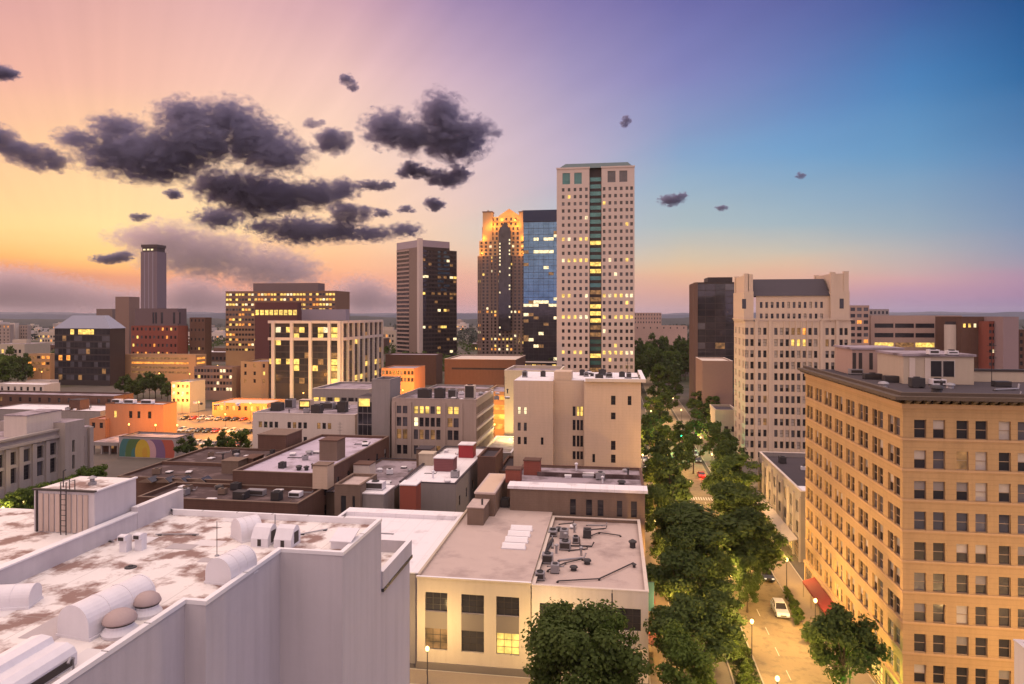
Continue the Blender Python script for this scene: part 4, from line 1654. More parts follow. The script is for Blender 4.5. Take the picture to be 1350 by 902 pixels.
# ---- narrow white roofed building with red boxes
b = Building('narrow_white_roof_building', 'narrow building with patchy white roof carrying red boxes, right of the flat purple roof', 'building', -41.5, 128.5)
b.block(0, 11.3, 0, 36.5, 0, 12.2, M_GREYWALL, M_WROOF2, par=0.4, cap=M_DKROOF,
        E=dict(cols=even(6, 38, 1.3), rows=[(7.2, 9.2)], state=odds(dark=2, grey=1)))
b.finish()
b = Building('dark_strip_building', 'narrow slate dark roof between the flat purple roof and the narrow white roof', 'building', -43.2, 140)
b.block(0, 1.65, 0, 26, 0, 11.0, M_BRICK, M_DKROOF, par=0.3)
b.finish()
roof_box('red_box', 'bright red box at the far end of the narrow white roof', 604.5, 600, 154, 3.4, 3.4, 2.9, 11.82, mat('red_paint', (0.30, 0.035, 0.04), 0.7, 0.15), M_WROOF2, 'roof box')
roof_box('red_box', 'white topped box with dark red slats in the middle of the narrow white roof', 572, 630, 140, 4.2, 3.4, 2.7, 11.82, mat('red_slats', (0.19, 0.07, 0.075), 0.7, 0.2, course=0.7, cstep=0.35), M_WROOF2, 'roof box')
roof_box('red_box', 'rust red box with white lid at the near left corner before the narrow white roof', 527, 660, 121.5, 3.1, 3.2, 13.4, 0, mat('rust_red_paint', (0.27, 0.075, 0.05), 0.75, 0.2), M_WROOF2, 'roof box')
roof_box('roof_shed', 'tan stair head left of the red slatted box on the narrow white roof', 552, 632, 145, 3.2, 3, 2.4, 11.82, M_CREAM, M_CREAM)
roof_box('roof_shed', 'grey brown shed with black edges at the dark roof strip below the taupe office', 549, 612, 150, 3.2, 4, 4.6, 9.62, M_OLDBRICK, M_DKROOF)
b = bld('brick_gable_building', 'windowless brown brick block right of the narrow white roof, with black tar roof', 141, 629.5, 653, 603, 10, M_BRICK, M_DKROOF, par=0.5)
b = bld('dark_yard_building', 'low dark roofed building between the brown brick block and the beige block', 146, 655, 676, 622, 16, M_BRICK, M_DKROOF, par=0.4)
b = bld('lilac_roof_building', 'low building with plain lilac grey roof behind the narrow white roof', 176, 634, 674, 597, 24, M_GREYWALL, M_PURROOF, par=0.5, cap=M_WROOF2)

# ---- carved stone building on the left with tall paired windows
X = -133.0
yy = lambda px: at_x(px, 600, X).y
Y0, Y1 = yy(-22), yy(76)
H = at_x(64, 570, X).z
b = Building('stone_building', 'pale carved stone building with two rows of tall dark windows, cut by the left edge', 'building', X, Y0)
mb = MB()
cols = [(yy(a) - Y0, yy(c) - Y0) for a, c in ((-5, 5), (12.5, 21.5), (31, 40), (48, 57.3), (65.5, 74))]
zq = lambda px, py: at_x(px, py, X).z
rows = [(zq(70, 623), zq(70, 604)), (zq(70, 600), zq(70, 584))]
b.face(mb, (0, 0), (0, 1), Y1 - Y0, 0, H, M_STONE, cols, rows, 0.6, 'grid', odds(dark=6, grey=1))
b.face(mb, (-20, 0), (1, 0), 20, 0, H, M_STONE)
b.part('wall', mb)
for c in (0.2, *[(cols[i][1] + cols[i + 1][0]) / 2 for i in range(4)]):
    mb = MB()
    mb.box(0.004, 0.45, c - 0.55, c + 0.55, 0, H - 1.9, M_STONE)
    b.part('pilaster', mb)
mb = MB()
mb.box(0.004, 0.7, 0, Y1 - Y0, H - 1.7, H - 1.1, M_STONE)
mb.box(-0.5, 0.5, 0, Y1 - Y0, H + 0.002, H + 0.5, M_STONE)
b.part('cornice', mb)
b.flat_roof(-30, -0.02, 0, Y1 - Y0 + 8, H - 0.5, M_PURROOF)
Hc = at_x(98, 553, X).z
mb = MB()
Dc = yy(104) - yy(78)
s0 = Y1 - Y0
b.face(mb, (2.0, s0), (0, 1), Dc, 0, Hc, M_STONE, [(Dc * 0.36, Dc * 0.5)], rows, 0.5, 'far', odds(dark=1))
b.face(mb, (-16, s0), (1, 0), 18, 0, Hc, M_STONE)
mb.face([(2.0, s0 + Dc, 0), (-16, s0 + Dc, 0), (-16, s0 + Dc, Hc), (2.0, s0 + Dc, Hc)], M_STONE)
mb.face([(-16, s0, Hc), (2, s0, Hc), (2, s0 + Dc, Hc), (-16, s0 + Dc, Hc)], M_PURROOF)
b.part('corner_pavilion', mb)
s1 = s0 + Dc
D2 = yy(122.5) - yy(104)
mb = MB()
H2 = at_x(112, 563, X).z
b.face(mb, (0, s1 + .004), (0, 1), D2, 0, H2, M_STONE, [(D2 * 0.25, D2 * 0.52)], rows, 0.5, 'grid', odds(dark=1))
mb.face([(0, s1 + D2, 0), (-16, s1 + D2, 0), (-16, s1 + D2, H2), (0, s1 + D2, H2)], M_STONE)
mb.face([(-16, s1, H2), (0, s1, H2), (0, s1 + D2, H2), (-16, s1 + D2, H2)], M_PURROOF)
mb.box(0.004, 0.6, s1 + D2 * 0.72, s1 + D2, 0, H2 - 0.2, M_STONE)
b.part('end_bay', mb)
b.finish()
q = at_x(30, 560, X - 8)
roof_box('roof_shed', 'pale lilac plant room on the roof of the carved stone building', 5, 560, q.y - 6, 6.0, 10, 5.0, H - 0.5, M_PALE, M_PURROOF)

# ---- roofs behind the stone building
bld('long_flat_building', 'long low building with white patched roof behind the carved stone building', 242, -20, 132, 541, 18, M_GREYWALL, M_WROOF2, par=0.4, cap=M_BRICK)
bld('dark_brick_row', 'long dark brick row with black roof edge behind the white patched roof', 262, -30, 150, 521, 12, M_BRICK, M_PURROOF, ns=14, fl=2, st=odds(dark=6, dim=1), par=0.5, cap=M_DKROOF)
roof_box('roof_shed', 'dark brick stair head on the white patched roof left of the orange lit building', 91, 540, 247, 5.0, 5, 4.0, at_y(50, 541, 242).z - .38, M_BRICK, M_DKROOF)
bld('white_strip_building', 'low building with white roof strips far behind the carved stone building', 300, -10, 58, 507, 10, M_PALE, M_WROOF2, ns=8, fl=1, par=0.4)

# ---- orange lit brick building, mural building
M_ORANGE = mat('red_orange_brick', (0.42, 0.20, 0.11), 0.85, 0.15, 0.3, streak=0.15)  # red-orange brick, shared with the brown annex whose orange is painted lamplight
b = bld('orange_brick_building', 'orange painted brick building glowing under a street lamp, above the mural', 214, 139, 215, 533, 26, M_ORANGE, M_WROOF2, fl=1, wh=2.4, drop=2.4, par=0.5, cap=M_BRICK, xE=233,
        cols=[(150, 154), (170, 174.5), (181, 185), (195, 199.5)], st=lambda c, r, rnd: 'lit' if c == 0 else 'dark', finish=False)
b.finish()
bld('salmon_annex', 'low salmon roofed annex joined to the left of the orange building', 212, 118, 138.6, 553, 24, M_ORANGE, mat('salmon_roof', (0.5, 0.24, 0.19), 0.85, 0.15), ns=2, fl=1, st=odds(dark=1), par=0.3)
for i, (px, w) in enumerate(((155, 3.0), (172, 3.6), (195, 4.0))):
    q = at_y(px, 530, 219)
    tank('roof_unit', ('leftmost', 'middle', 'rightmost')[i] + ' of three pale units on the orange building roof', (q.x, q.y, at_y(180, 533, 214).z - 0.49), ac_geo(w, 2.0, 1.4, fan=False, m=WMETAL), 'units on the orange building roof')
Y = 194
a, c = at_y(157, 577, Y), at_y(232, 577, Y)
b = Building('mural_building', 'low building whose front wall carries a mural of bright coloured rings', 'building', a.x, Y)
W, H = c.x - a.x, (a.z + c.z) / 2
M_MURALBASE = mat('mural_base_paint', (0.30, 0.27, 0.27), 0.85, 0.12)
b.block(0, W, 0, 9, 0, H, M_MURALBASE, M_PURROOF, par=0.4, cap=M_DKROOF)
ux = lambda px: at_y(px, 597, Y).x - a.x
uz = lambda py: at_y(190, py, Y).z
mb = MB()


def ring(cx, cz, r0, r1, m, lay, squash=1.25, n=36):
    r0 = max(r0, 0.001)
    for i in range(n):
        t0, t1 = 2 * math.pi * i / n, 2 * math.pi * (i + 1) / n
        pts = []
        for r, t in ((r0, t0), (r1, t0), (r1, t1), (r0, t1)):
            x, zq_ = cx + r * math.cos(t), cz + r * squash * math.sin(t)
            pts.append((min(max(x, 0.02), W - 0.02), -0.004 * lay, min(max(zq_, 0.2), H - 0.55)))
        mb.face(pts, m)


s = (W) / 75.0
col = lambda n, c: mat(n, c, 0.8, 0.12, 0.6)
ring(ux(168), uz(600), 3.2 * s * 1, 11.5 * s, col('teal_paint', (0.05, 0.14, 0.14)), 1, 1.9)
ring(ux(178), uz(600), 5 * s, 13 * s, col('green_paint', (0.07, 0.13, 0.05)), 2, 1.7)
ring(ux(214), uz(594), 0, 16 * s, col('red_orange_paint', (0.36, 0.09, 0.06)), 3, 1.5)
ring(ux(205), uz(598), 0, 13 * s, col('violet_paint', (0.17, 0.10, 0.19)), 4, 1.6)
ring(ux(197), uz(596), 0, 9 * s, col('pink_paint', (0.45, 0.28, 0.30)), 5, 1.6)
ring(ux(188), uz(597), 0, 10 * s, col('yellow_paint', (0.46, 0.32, 0.04)), 6, 1.6)
ring(ux(191), uz(597), 0, 3.6 * s, col('ochre_paint', (0.45, 0.26, 0.04)), 7, 1.8)
b.part('mural', mb)
b.finish()
b = Building('canopy_building', 'dark open fronted building with pale canopy edge left of the mural', 'building', at_y(122, 580, 197).x, 197)
W = at_y(156.4, 580, 197).x - at_y(122, 580, 197).x
H = at_y(140, 583, 197).z
mb = MB()
mb.box(0, W, 3.5, 15, 0, H, M_BRICK, top=M_PURROOF)
b.part('wall', mb)
mb = MB()
mb.box(0, W, -0.2, 3.49, H - 1.1, H, M_GREYWALL, top=M_PURROOF)
b.part('canopy', mb)
for i in range(4):
    mb = MB()
    mb.box(i * (W - 0.6) / 3, i * (W - 0.6) / 3 + 0.5, 0, 0.5, 0, H - 1.102, M_GREYWALL)
    b.part('column', mb)
b.slots.append((Vector((W * 0.35, 3.48, 1.2)), Vector((1, 0, 0)), 1.6, 2.6, 'far', 'dim'))
b.finish()

# ================================================================== THE TOWERS
M_PINKST = mat('pale_pink_granite', (0.52, 0.44, 0.41), 0.75, 0.08, 0.1, streak=0.08)
M_COPPER = mat('grey_green_roof', (0.055, 0.09, 0.095), 0.6, 0.15, 0.2)
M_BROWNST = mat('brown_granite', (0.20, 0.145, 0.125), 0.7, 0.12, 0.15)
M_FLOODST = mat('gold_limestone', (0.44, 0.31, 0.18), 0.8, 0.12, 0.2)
M_LILACM = mat('lilac_metal_panel', (0.30, 0.255, 0.30), 0.55, 0.08, 0.15)
M_SKYWARMP = mat('sky_warmed_panel', (0.33, 0.235, 0.205), 0.65, 0.08, 0.15)  # warm evening sky light put into the panel's brown
M_DKWALL = mat('dark_brown_panel', (0.085, 0.062, 0.06), 0.7, 0.15, 0.2)
M_BRONZE = mat('bronze_mullion', (0.045, 0.035, 0.036), 0.5, 0.15, 0.3)

# ---- white tower with the green glass core
Y = 386
qa, qb = at_y(734, 300, Y), at_y(836.5, 300, Y)
X0, W = qa.x, qb.x - qa.x
u = lambda px: at_y(px, 300, Y).x - X0
zt = lambda py: at_y(785, py, Y).z
b = Building('white_tower', 'tallest tower, pale pink stone with square windows and a green glass strip down its middle', 'tower', X0, Y, seed=4)
H = zt(221)
ROWS = [(zt(247 + 9.37 * i + 4.6), zt(247 + 9.37 * i)) for i in range(28)]
n = len(ROWS)


def tower_state(side):
    lit = {22: (.2, .1), 25: (.15, .1)}

    def f(c, r, rnd):
        rt = n - 1 - r           # row from the top
        p = lit.get(rt + 0, (0.03, 0.03))[side]
        if rt in (7, 10, 15, 18, 23):
            p = {7: (.5, .0), 10: (.95, .15), 15: (.6, .95), 18: (.8, .6), 23: (.5, .95)}[rt][side]
        if rnd.random() < p:
            return rnd.choice(('lit', 'lit', 'litw'))
        return rnd.choice(('dark', 'dark', 'dark', 'grey'))
    return f


wpx = 3.4
mb = MB()
lc = [742.5, 750.2, 758.0, 765.5, 773.0]
rc = [796.5, 804.0, 811.5, 819.0, 826.5, 832.6]
ux = u(777)
rows2 = ROWS + []
b.face(mb, (0, 0), (1, 0), ux, 0, H - 10.2, M_PINKST, [(u(p) - .75, u(p) + .75) for p in lc], ROWS, 0.4, 'far', tower_state(0))
b.face(mb, (0, 0), (1, 0), ux, H - 10.2, H, M_PINKST, [(u(741.5), u(751.5)), (u(757), u(767))], [(zt(242), zt(227))], 0.5, 'grid', lambda c, r, rnd: 'teal')
b.face(mb, (u(793), 0), (1, 0), W - u(793), 0, H - 10.2, M_PINKST, [(u(p) - .75 - u(793), u(p) + .75 - u(793)) for p in rc], ROWS, 0.4, 'far', tower_state(1))
b.face(mb, (u(793), 0), (1, 0), W - u(793), H - 10.2, H, M_PINKST, [(u(801) - u(793), u(811.5) - u(793)), (u(816.5), ) * 0 or (u(816.5) - u(793), u(827) - u(793))], [(zt(241), zt(226))], 0.5, 'grid', lambda c, r, rnd: 'grey')
b.face(mb, (ux, 0), (0, 1), 3.0, 0, H, M_PINKST)
b.face(mb, (u(793), 3.0), (0, -1), 3.0, 0, H, M_PINKST)
b.face(mb, (W, 0), (0, 1), 40, 0, H, M_PINKST)
b.face(mb, (0, 40), (0, -1), 40, 0, H, M_PINKST, even(9, 40, 1.5), ROWS, 0.4, 'far', tower_state(1))
mb.face([(W, 40, 0), (0, 40, 0), (0, 40, H), (W, 40, H)], M_PINKST)
mb.face([(0, 0, H), (ux, 0, H), (ux, 40, H), (0, 40, H)], M_PINKST)
mb.face([(u(793), 0, H), (W, 0, H), (W, 40, H), (u(793), 40, H)], M_PINKST)
b.part('wall', mb)
mb = MB()
mb.face([(ux, 3.0, 0), (u(793), 3.0, 0), (u(793), 3.0, H + .5), (ux, 3.0, H + .5)], M_BRONZE)
b.part('glass_core', mb)
for i in range(29):
    z1 = zt(232 + 9.37 * i)
    rt = i
    st = 'lit' if rt in (9, 12, 13, 18, 19, 20, 25, 28) else ('dim' if rt in (16, 17, 21, 22, 27) else 'teal')
    b.slots.append((Vector((ux + 0.3, 2.95, z1 - 2.6)), Vector((1, 0, 0)), u(793) - ux - 0.6, 2.4, 'two', st))
mb = MB()
e = H + 0.01
xs = (u(744), u(828))
zr = zt(210.5)
for q in ([(0.6, 0.6, e), (W - 0.6, 0.6, e), (xs[1], 9, zr), (xs[0], 9, zr)], [(W - .6, .6, e), (W - .6, 39.4, e), (xs[1], 31, zr), (xs[1], 9, zr)],
          [(W - .6, 39.4, e), (.6, 39.4, e), (xs[0], 31, zr), (xs[1], 31, zr)], [(.6, 39.4, e), (.6, .6, e), (xs[0], 9, zr), (xs[0], 31, zr)], [(xs[0], 9, zr), (xs[1], 9, zr), (xs[1], 31, zr), (xs[0], 31, zr)]):
    mb.face(q, M_COPPER)
b.part('roof', mb)
for xa, xb in ((0, ux), (u(793), W)):
    mb = MB()
    mb.box(xa - 0.25, xb + 0.25, -0.3, 0.3, H - 0.4, H + 0.5, M_PINKST)
    b.part('cornice', mb)
b.finish()

# ---- blue glass tower
Y = 520
qa, qb = at_y(690, 300, Y), at_y(737, 300, Y)
X0, W = qa.x, qb.x - qa.x
zt = lambda py: at_y(712, py, Y).z
b = Building('blue_glass_tower', 'blue glass tower with dark crown, between the floodlit gold tower and the white tower', 'tower', X0, Y, seed=5)
H = zt(277.5)
mb = MB()
b.block(0, W, 0, 34, 0, H, M_BRONZE, M_DKROOF, par=0.4)
mb = MB()
mb.box(-0.2, W + .2, -0.3, 34, zt(292), H + 0.3, mat('navy_panel', (0.03, 0.04, 0.08), 0.4, 0.1))
b.part('crown', mb)
rnd = random.Random(77)
fl = 44
z0 = zt(475)
st_ = (zt(292.5) - z0) / fl
for i in range(fl):
    for j in range(7):
        w = (W - 0.4) / 7
        py = 475 - (475 - 292.5) * i / fl
        p = {True: 0.03, False: 0.09}[py < 395]
        if 315 < py < 320 or 331 < py < 335:
            p = 0.6
        if 400 < py < 408:
            p = 0.6
        s = 'litw' if rnd.random() < p * .6 else ('dim' if rnd.random() < p * 0.6 else ('blue' if py < 402 else 'bronze'))
        b.slots.append((Vector((0.2 + j * w, -0.02, z0 + i * st_)), Vector((1, 0, 0)), w - .12, st_ - (0.25 if i % 2 else 0.06), 'far', s))
b.finish()
mb = MB()

# ---- floodlit gold topped tower
Y = 596
qa, qb = at_y(629, 400, Y), at_y(692, 400, Y)
X0, W = qa.x, qb.x - qa.x
u = lambda px: at_y(px, 400, Y).x - X0
zt = lambda py: at_y(660, py, Y).z
b = Building('gold_crown_tower', 'stepped brown tower whose gabled crown glows gold in floodlight', 'tower', X0, Y, seed=6)


def gold_state(c, r, rnd):
    return rnd.choices(('dark', 'bronze', 'lit', 'litw', 'lito'), (8, 4, .35, .2, .35) if r not in (4, 7, 15) else (3, 2, 2, 1, 2))[0]


def tier(x0, x1, y0, y1, z0, z1, m, ncol, nrow, nm='wall', wf=0.5):
    w = x1 - x0
    rows = [(z0 + (z1 - z0) * (i + 0.2) / nrow, z0 + (z1 - z0) * (i + 0.82) / nrow) for i in range(nrow)]
    c = even(ncol, w, w / ncol * wf)
    mb = MB()
    b.face(mb, (x0, y0), (1, 0), w, z0, z1, m, c, rows, 0.4, 'far', gold_state)
    b.face(mb, (x1, y0), (0, 1), y1 - y0, z0, z1, m)
    b.face(mb, (x0, y1), (0, -1), y1 - y0, z0, z1, m)
    mb.face([(x1, y1, z0), (x0, y1, z0), (x0, y1, z1), (x1, y1, z1)], m)
    mb.face([(x0, y0, z1), (x1, y0, z1), (x1, y1, z1), (x0, y1, z1)], m)
    return b.part(nm, mb)


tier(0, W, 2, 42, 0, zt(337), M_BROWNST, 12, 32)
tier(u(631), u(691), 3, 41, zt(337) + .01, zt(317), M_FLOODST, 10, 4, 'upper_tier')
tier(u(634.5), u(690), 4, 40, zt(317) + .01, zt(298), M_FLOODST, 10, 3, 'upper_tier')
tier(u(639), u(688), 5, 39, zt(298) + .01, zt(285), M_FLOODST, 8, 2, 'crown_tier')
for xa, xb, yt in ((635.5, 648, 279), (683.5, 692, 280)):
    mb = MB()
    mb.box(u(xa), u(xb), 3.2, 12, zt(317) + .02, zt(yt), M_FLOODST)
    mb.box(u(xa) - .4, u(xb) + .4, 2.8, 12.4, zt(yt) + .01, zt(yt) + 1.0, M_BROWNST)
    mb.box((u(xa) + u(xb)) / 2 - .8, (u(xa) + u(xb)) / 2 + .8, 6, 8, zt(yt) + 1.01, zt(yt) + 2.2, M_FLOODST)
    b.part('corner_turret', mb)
mb = MB()
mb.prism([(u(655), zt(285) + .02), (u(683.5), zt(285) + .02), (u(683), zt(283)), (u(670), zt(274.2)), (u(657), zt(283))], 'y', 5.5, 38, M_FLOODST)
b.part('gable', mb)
mb = MB()
mb.box(u(648), u(684), 4.2, 5.2, zt(292.5), zt(290), M_BROWNST)
b.part('cornice', mb)
mb = MB()
xc = u(665.5)
mb.prism([(u(657.5), 30), (u(673.5), 30), (u(673.5), zt(305)), (u(670), zt(299)), (xc, zt(293.5)), (u(661), zt(299)), (u(657.5), zt(305))], 'y', -1.2, 1.98, GL_BLACK)
bay = b.part('glass_bay', mb)
for i in range(30):
    for px in (659.3, 672):
        b.slots.append((Vector((u(px) - 0.6, -1.24, zt(318 + i * 4.6))), Vector((1, 0, 0)), 1.2, 1.5, 'far', 'litw' if (i < 7 or b.rnd.random() < .3) and b.rnd.random() < .75 else 'bronze'))
for i in range(5):
    xx = u(631) + (W - 3) * i / 4 + .6
    if abs(xx - xc) > 6:
        mb = MB()
        mb.box(xx - .5, xx + .5, 1.4, 1.98, 0, zt(338), M_BROWNST)
        b.part('rib', mb)
b.finish()
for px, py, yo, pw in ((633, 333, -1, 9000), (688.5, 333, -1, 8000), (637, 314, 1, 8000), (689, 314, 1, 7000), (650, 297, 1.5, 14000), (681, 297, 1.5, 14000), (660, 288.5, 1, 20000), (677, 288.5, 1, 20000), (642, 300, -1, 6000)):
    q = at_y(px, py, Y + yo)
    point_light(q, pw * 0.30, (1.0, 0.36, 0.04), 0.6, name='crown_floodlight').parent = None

# ---- corner tower with the white pillar
YC = 600
q = at_y(553.5, 400, YC)
b = Building('corner_tower', 'dark glass tower seen on its corner, with a tall white pillar at the edge', 'tower', q.x, YC, rot=YAW + R(40), seed=7)
wl = 41.0
zt = lambda py: at_y(553, py, YC).z
H = zt(316)
rw = [(zt(478 - 5.6 * i), zt(478 - 5.6 * i) + 2.3) for i in range(27)]


def right_state(c, r, rnd):
    if r in (8, 12, 16, 20):
        return rnd.choice(('lit', 'litw', 'dim', 'dim', 'dark', 'bronze', 'bronze'))
    return rnd.choices(('bronze', 'dark', 'blue' if (c > 4 and r > 15) else 'bronze', 'litw', 'dim'), (6, 3, 5, .15, .5))[0]


mb = MB()
b.face(mb, (0, 0), (1, 0), wl * 0.8, 0, H - 6, M_BRONZE, even(9, wl * .8, wl * .8 / 9 * .9, 2.6, wl * .8), rw, 0.15, 'far', right_state)
b.face(mb, (0, 0), (1, 0), wl * 0.8, H - 6, H, M_LILACM)
b.face(mb, (wl * .8, 0), (1, 0), wl * 0.2, 0, H - 8, M_BRONZE, even(2, wl * .2, wl * .2 / 2 * .9), rw, 0.15, 'far', right_state)
b.face(mb, (0, wl), (0, -1), wl, 0, H - 6.5, M_BROWNST, [(0.5, wl * 0.55)], rw, 0.3, 'far', lambda c, r, rnd: 'bronze', reveal=M_LILACM)  # this face's brown carries the warm light of the sky
b.face(mb, (0, wl), (0, -1), wl, H - 6.5, H, M_LILACM)
b.face(mb, (wl, 0), (0, 1), wl, 0, H - 8, M_BRONZE)
b.face(mb, (wl * .8, 0), (0, 1), wl, H - 8, H, M_LILACM)
mb.face([(wl, wl, 0), (0, wl, 0), (0, wl, H - 8), (wl, wl, H - 8)], M_DKWALL)
mb.face([(0, 0, H), (wl * .8, 0, H), (wl * .8, wl, H), (0, wl, H)], M_LILACM)
mb.face([(wl * .8, 0, H - 8), (wl, 0, H - 8), (wl, wl, H - 8), (wl * .8, wl, H - 8)], M_DKROOF)
b.part('wall', mb)
for i in range(27):
    mb = MB()
    z = zt(478 - 5.6 * i) + 2.32
    mb.box(-0.35, -0.004, wl * .45, wl - .3, z, z + 1.35, M_SKYWARMP)
    b.part('spandrel_band', mb)
mb = MB()
mb.box(-1.6, 2.2, -1.6, 2.2, 0, H + 1.2, M_PINKST)
b.part('corner_pillar', mb)
b.finish()

# ---- far left slim tower and brick complex
Y = 640
b = bld('slim_tower', 'slim plain purple grey tower standing alone above the brick blocks on the left', Y, 185.5, 207, 332, 26, mat('purple_grey_panel', (0.20, 0.15, 0.17), 0.7, 0.08, 0.1), M_DKROOF, par=0.5, ns=0, finish=False, xE=219.5)
mb = MB()
mb.box(1.0, b.W - 1, 1, b.D - 1, b.H + .01, b.H + 4.5, M_DKWALL)
b.part('plant_level', mb)
mb = MB()
mb.box(.2, b.W - .2, .2, b.D - .2, b.H + 4.51, b.H + 7.5, M_DKWALL)
b.part('crown', mb)
for x in (b.W * .25, b.W * .5, b.W * .75):
    mb = MB()
    mb.box(x - .5, x + .5, -.3, -.004, 0, b.H - 1, M_LILACM)
    b.part('fin', mb)
for i in range(3):
    b.slots.append((Vector((2 + i * 4.4, .95, b.H + 1.5)), Vector((1, 0, 0)), 2.6, 1.6, 'far', 'litw'))
b.finish()
bld('tan_slab', 'tall windowless tan slab beside the slim tower', 520, 152, 170, 391.5, 30, mat('tan_panel', (0.24, 0.155, 0.125), 0.85, 0.1, 0.1), M_DKROOF, par=0.3, xE=184)
bld('low_tan_slab', 'low brown slab peeping out behind the glass building with sloped roof', 560, 127, 148, 407.5, 8, M_BROWNST, M_DKROOF, par=0.3)
b = bld('purple_brown_block', 'purple brown block with dark vertical slots at the foot of the slim tower', 500, 178, 234, 407, 40, mat('purple_brown_brick', (0.15, 0.105, 0.11), 0.85, 0.15, 0.2), M_DKROOF, fl=1, wh=9, drop=3, cols=[(201, 203.5), (204.5, 207), (212, 215), (228, 231), (236, 238)], st=odds(dark=1), style='far', par=0.4, xE=246)
bld('red_brick_block', 'wide red brick block with scattered small windows below the slim tower', 460, 173, 234, 430, 34, M_REDBRICK, M_DKROOF, ns=11, fl=4, wh=2.2, ww=1.6, step=6, st=odds(dark=2, grey=1, lit=.5, lito=.3), style='far', par=0.5, xE=248)
bld('brick_corner_block', 'dark brick block to the right of the wide red brick block', 470, 250, 270, 419, 30, M_BRICK, M_DKROOF, ns=4, fl=4, step=7, st=odds(dark=4, lit=.4), style='far', par=0.4, xE=279)
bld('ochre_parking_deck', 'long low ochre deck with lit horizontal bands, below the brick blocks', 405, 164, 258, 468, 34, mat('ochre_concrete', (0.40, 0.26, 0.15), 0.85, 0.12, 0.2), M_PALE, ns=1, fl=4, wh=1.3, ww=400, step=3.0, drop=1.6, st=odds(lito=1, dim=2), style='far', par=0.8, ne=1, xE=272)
# glass building with sloped lilac roof
Y = 385
a, c = at_y(72, 433, Y), at_y(145, 433, Y)
W, H = c.x - a.x, a.z
b = Building('sloped_roof_glass_building', 'dark glass building with sloping lilac metal roof and a lit patch under it', 'building', a.x, Y, seed=9)
DG = at_x(165, 433, c.x).y - Y
b.block(0, W, 0, DG, 0, H, M_BRONZE, M_DKROOF, par=0.2)
zt = lambda py: at_y(118, py, Y).z
u = lambda px: at_y(px, 433, Y).x - a.x
rnd = random.Random(91)
for i in range(8):
    for j in range(14):
        w = W / 14
        py = 433 + i * 8.6
        s = rnd.choices(('bronze', 'dark', 'grey', 'dim', 'lit'), (6, 5, 3, .7, .12))[0]
        if i == 0:
            s = 'lit' if 3 <= j <= 9 and rnd.random() < .8 else 'bronze'
        if i in (4, 5) and j < 5 and rnd.random() < .5:
            s = 'lito'
        b.slots.append((Vector((j * w + .1, -.03, zt(py + 8))), Vector((1, 0, 0)), w - .2, 3.2, 'far', s))
mb = MB()
e = H + .02
xa_, xb_, ya_, yb_ = W * .22, W * .8, DG * .35, DG * .65
zz_ = zt(416)
A_, B_, C_, D_ = (-.5, -.5, e), (W + .5, -.5, e), (W + .5, DG + .5, e), (-.5, DG + .5, e)
a_, b_, c_, d_ = (xa_, ya_, zz_), (xb_, ya_, zz_), (xb_, yb_, zz_), (xa_, yb_, zz_)
for q in ([A_, B_, b_, a_], [B_, C_, c_, b_], [C_, D_, d_, c_], [D_, A_, a_, d_], [a_, b_, c_, d_]):
    mb.face(q, mat('lilac_roof_metal', (0.26, 0.27, 0.34), 0.45, 0.1, 0.2))
b.part('roof', mb)
b.finish()
bld('banded_tan_block', 'small tan block with lit bands left of the dark glass building', 400, 36, 66, 467, 8, mat('ochre_concrete', (0.40, 0.26, 0.15)), M_PALE, ns=5, fl=3, ww=5, step=4, st=odds(lito=2, dim=2, dark=1), style='far')
bld('white_low_block', 'low pale block with a row of dark windows before the dark glass building', 335, 34, 66, 502, 6, M_PALE, M_PURROOF, ns=7, fl=1, wh=1.4, drop=1.4, st=odds(dark=1), style='far')
for i, (xa, xb, yt, Yd, lab, m) in enumerate(((-12, 13, 428, 640, 'tan apartment block at the far left edge', M_OFFICE), (13, 20, 426, 655, 'thin pale stair tower at the far left', M_PALE), (20, 36, 429, 660, 'pink brown block far left, right of the thin stair tower', M_OFFICE))):
    bld('apartment_block', lab, Yd, xa, xb, yt, 5, m, M_DKROOF, ns=0 if i == 1 else 5, fl=0 if i == 1 else 6, st=odds(dark=4, lito=1, grey=2), style='far', par=.3)

# ---- the wide office with rows of lit windows
Y = 470
b = bld('lit_wide_office', 'wide brown office block with many rows of lit windows and a taller middle', Y, 297.5, 442, 384, 40, mat('rust_brown_panel', (0.20, 0.12, 0.085), 0.8, 0.12, 0.15), M_DKROOF, ns=34, fl=12, wh=1.6, ww=2.0, step=3.7, drop=1.6,
        st=lambda c, r, rnd: rnd.choices(('dark', 'lit', 'lito', 'litw', 'grey'), (2, 5, 2, 1, 1) if r > 8 else (5, 1.2, 1.5, .3, 1))[0], style='far', par=.5, finish=False, xE=461)
mb = MB()
mb.box(at_y(330, 373, Y).x - at_y(297.5, 373, Y).x, at_y(416, 373, Y).x - at_y(297.5, 373, Y).x, 4, 16, b.H - .6, at_y(380, 373, Y).z, mat('mauve_panel', (0.17, 0.125, 0.125), 0.8, 0.1, 0.15), top=M_DKROOF)
b.part('plant_storey', mb)
b.finish()
b = bld('maroon_top_building', 'maroon topped building with one bright yellow lit band', 400, 336, 392, 399, 6, mat('maroon_panel', (0.11, 0.045, 0.045), 0.8, 0.1), M_DKROOF, ns=9, fl=1, wh=3.2, ww=20, drop=4.6, st=odds(lit=1), style='far', par=.3)
bld('lilac_slab', 'plain lilac slab behind the white framed building', 420, 396, 456, 408, 6, M_LILACM, M_PURROOF, par=.3)

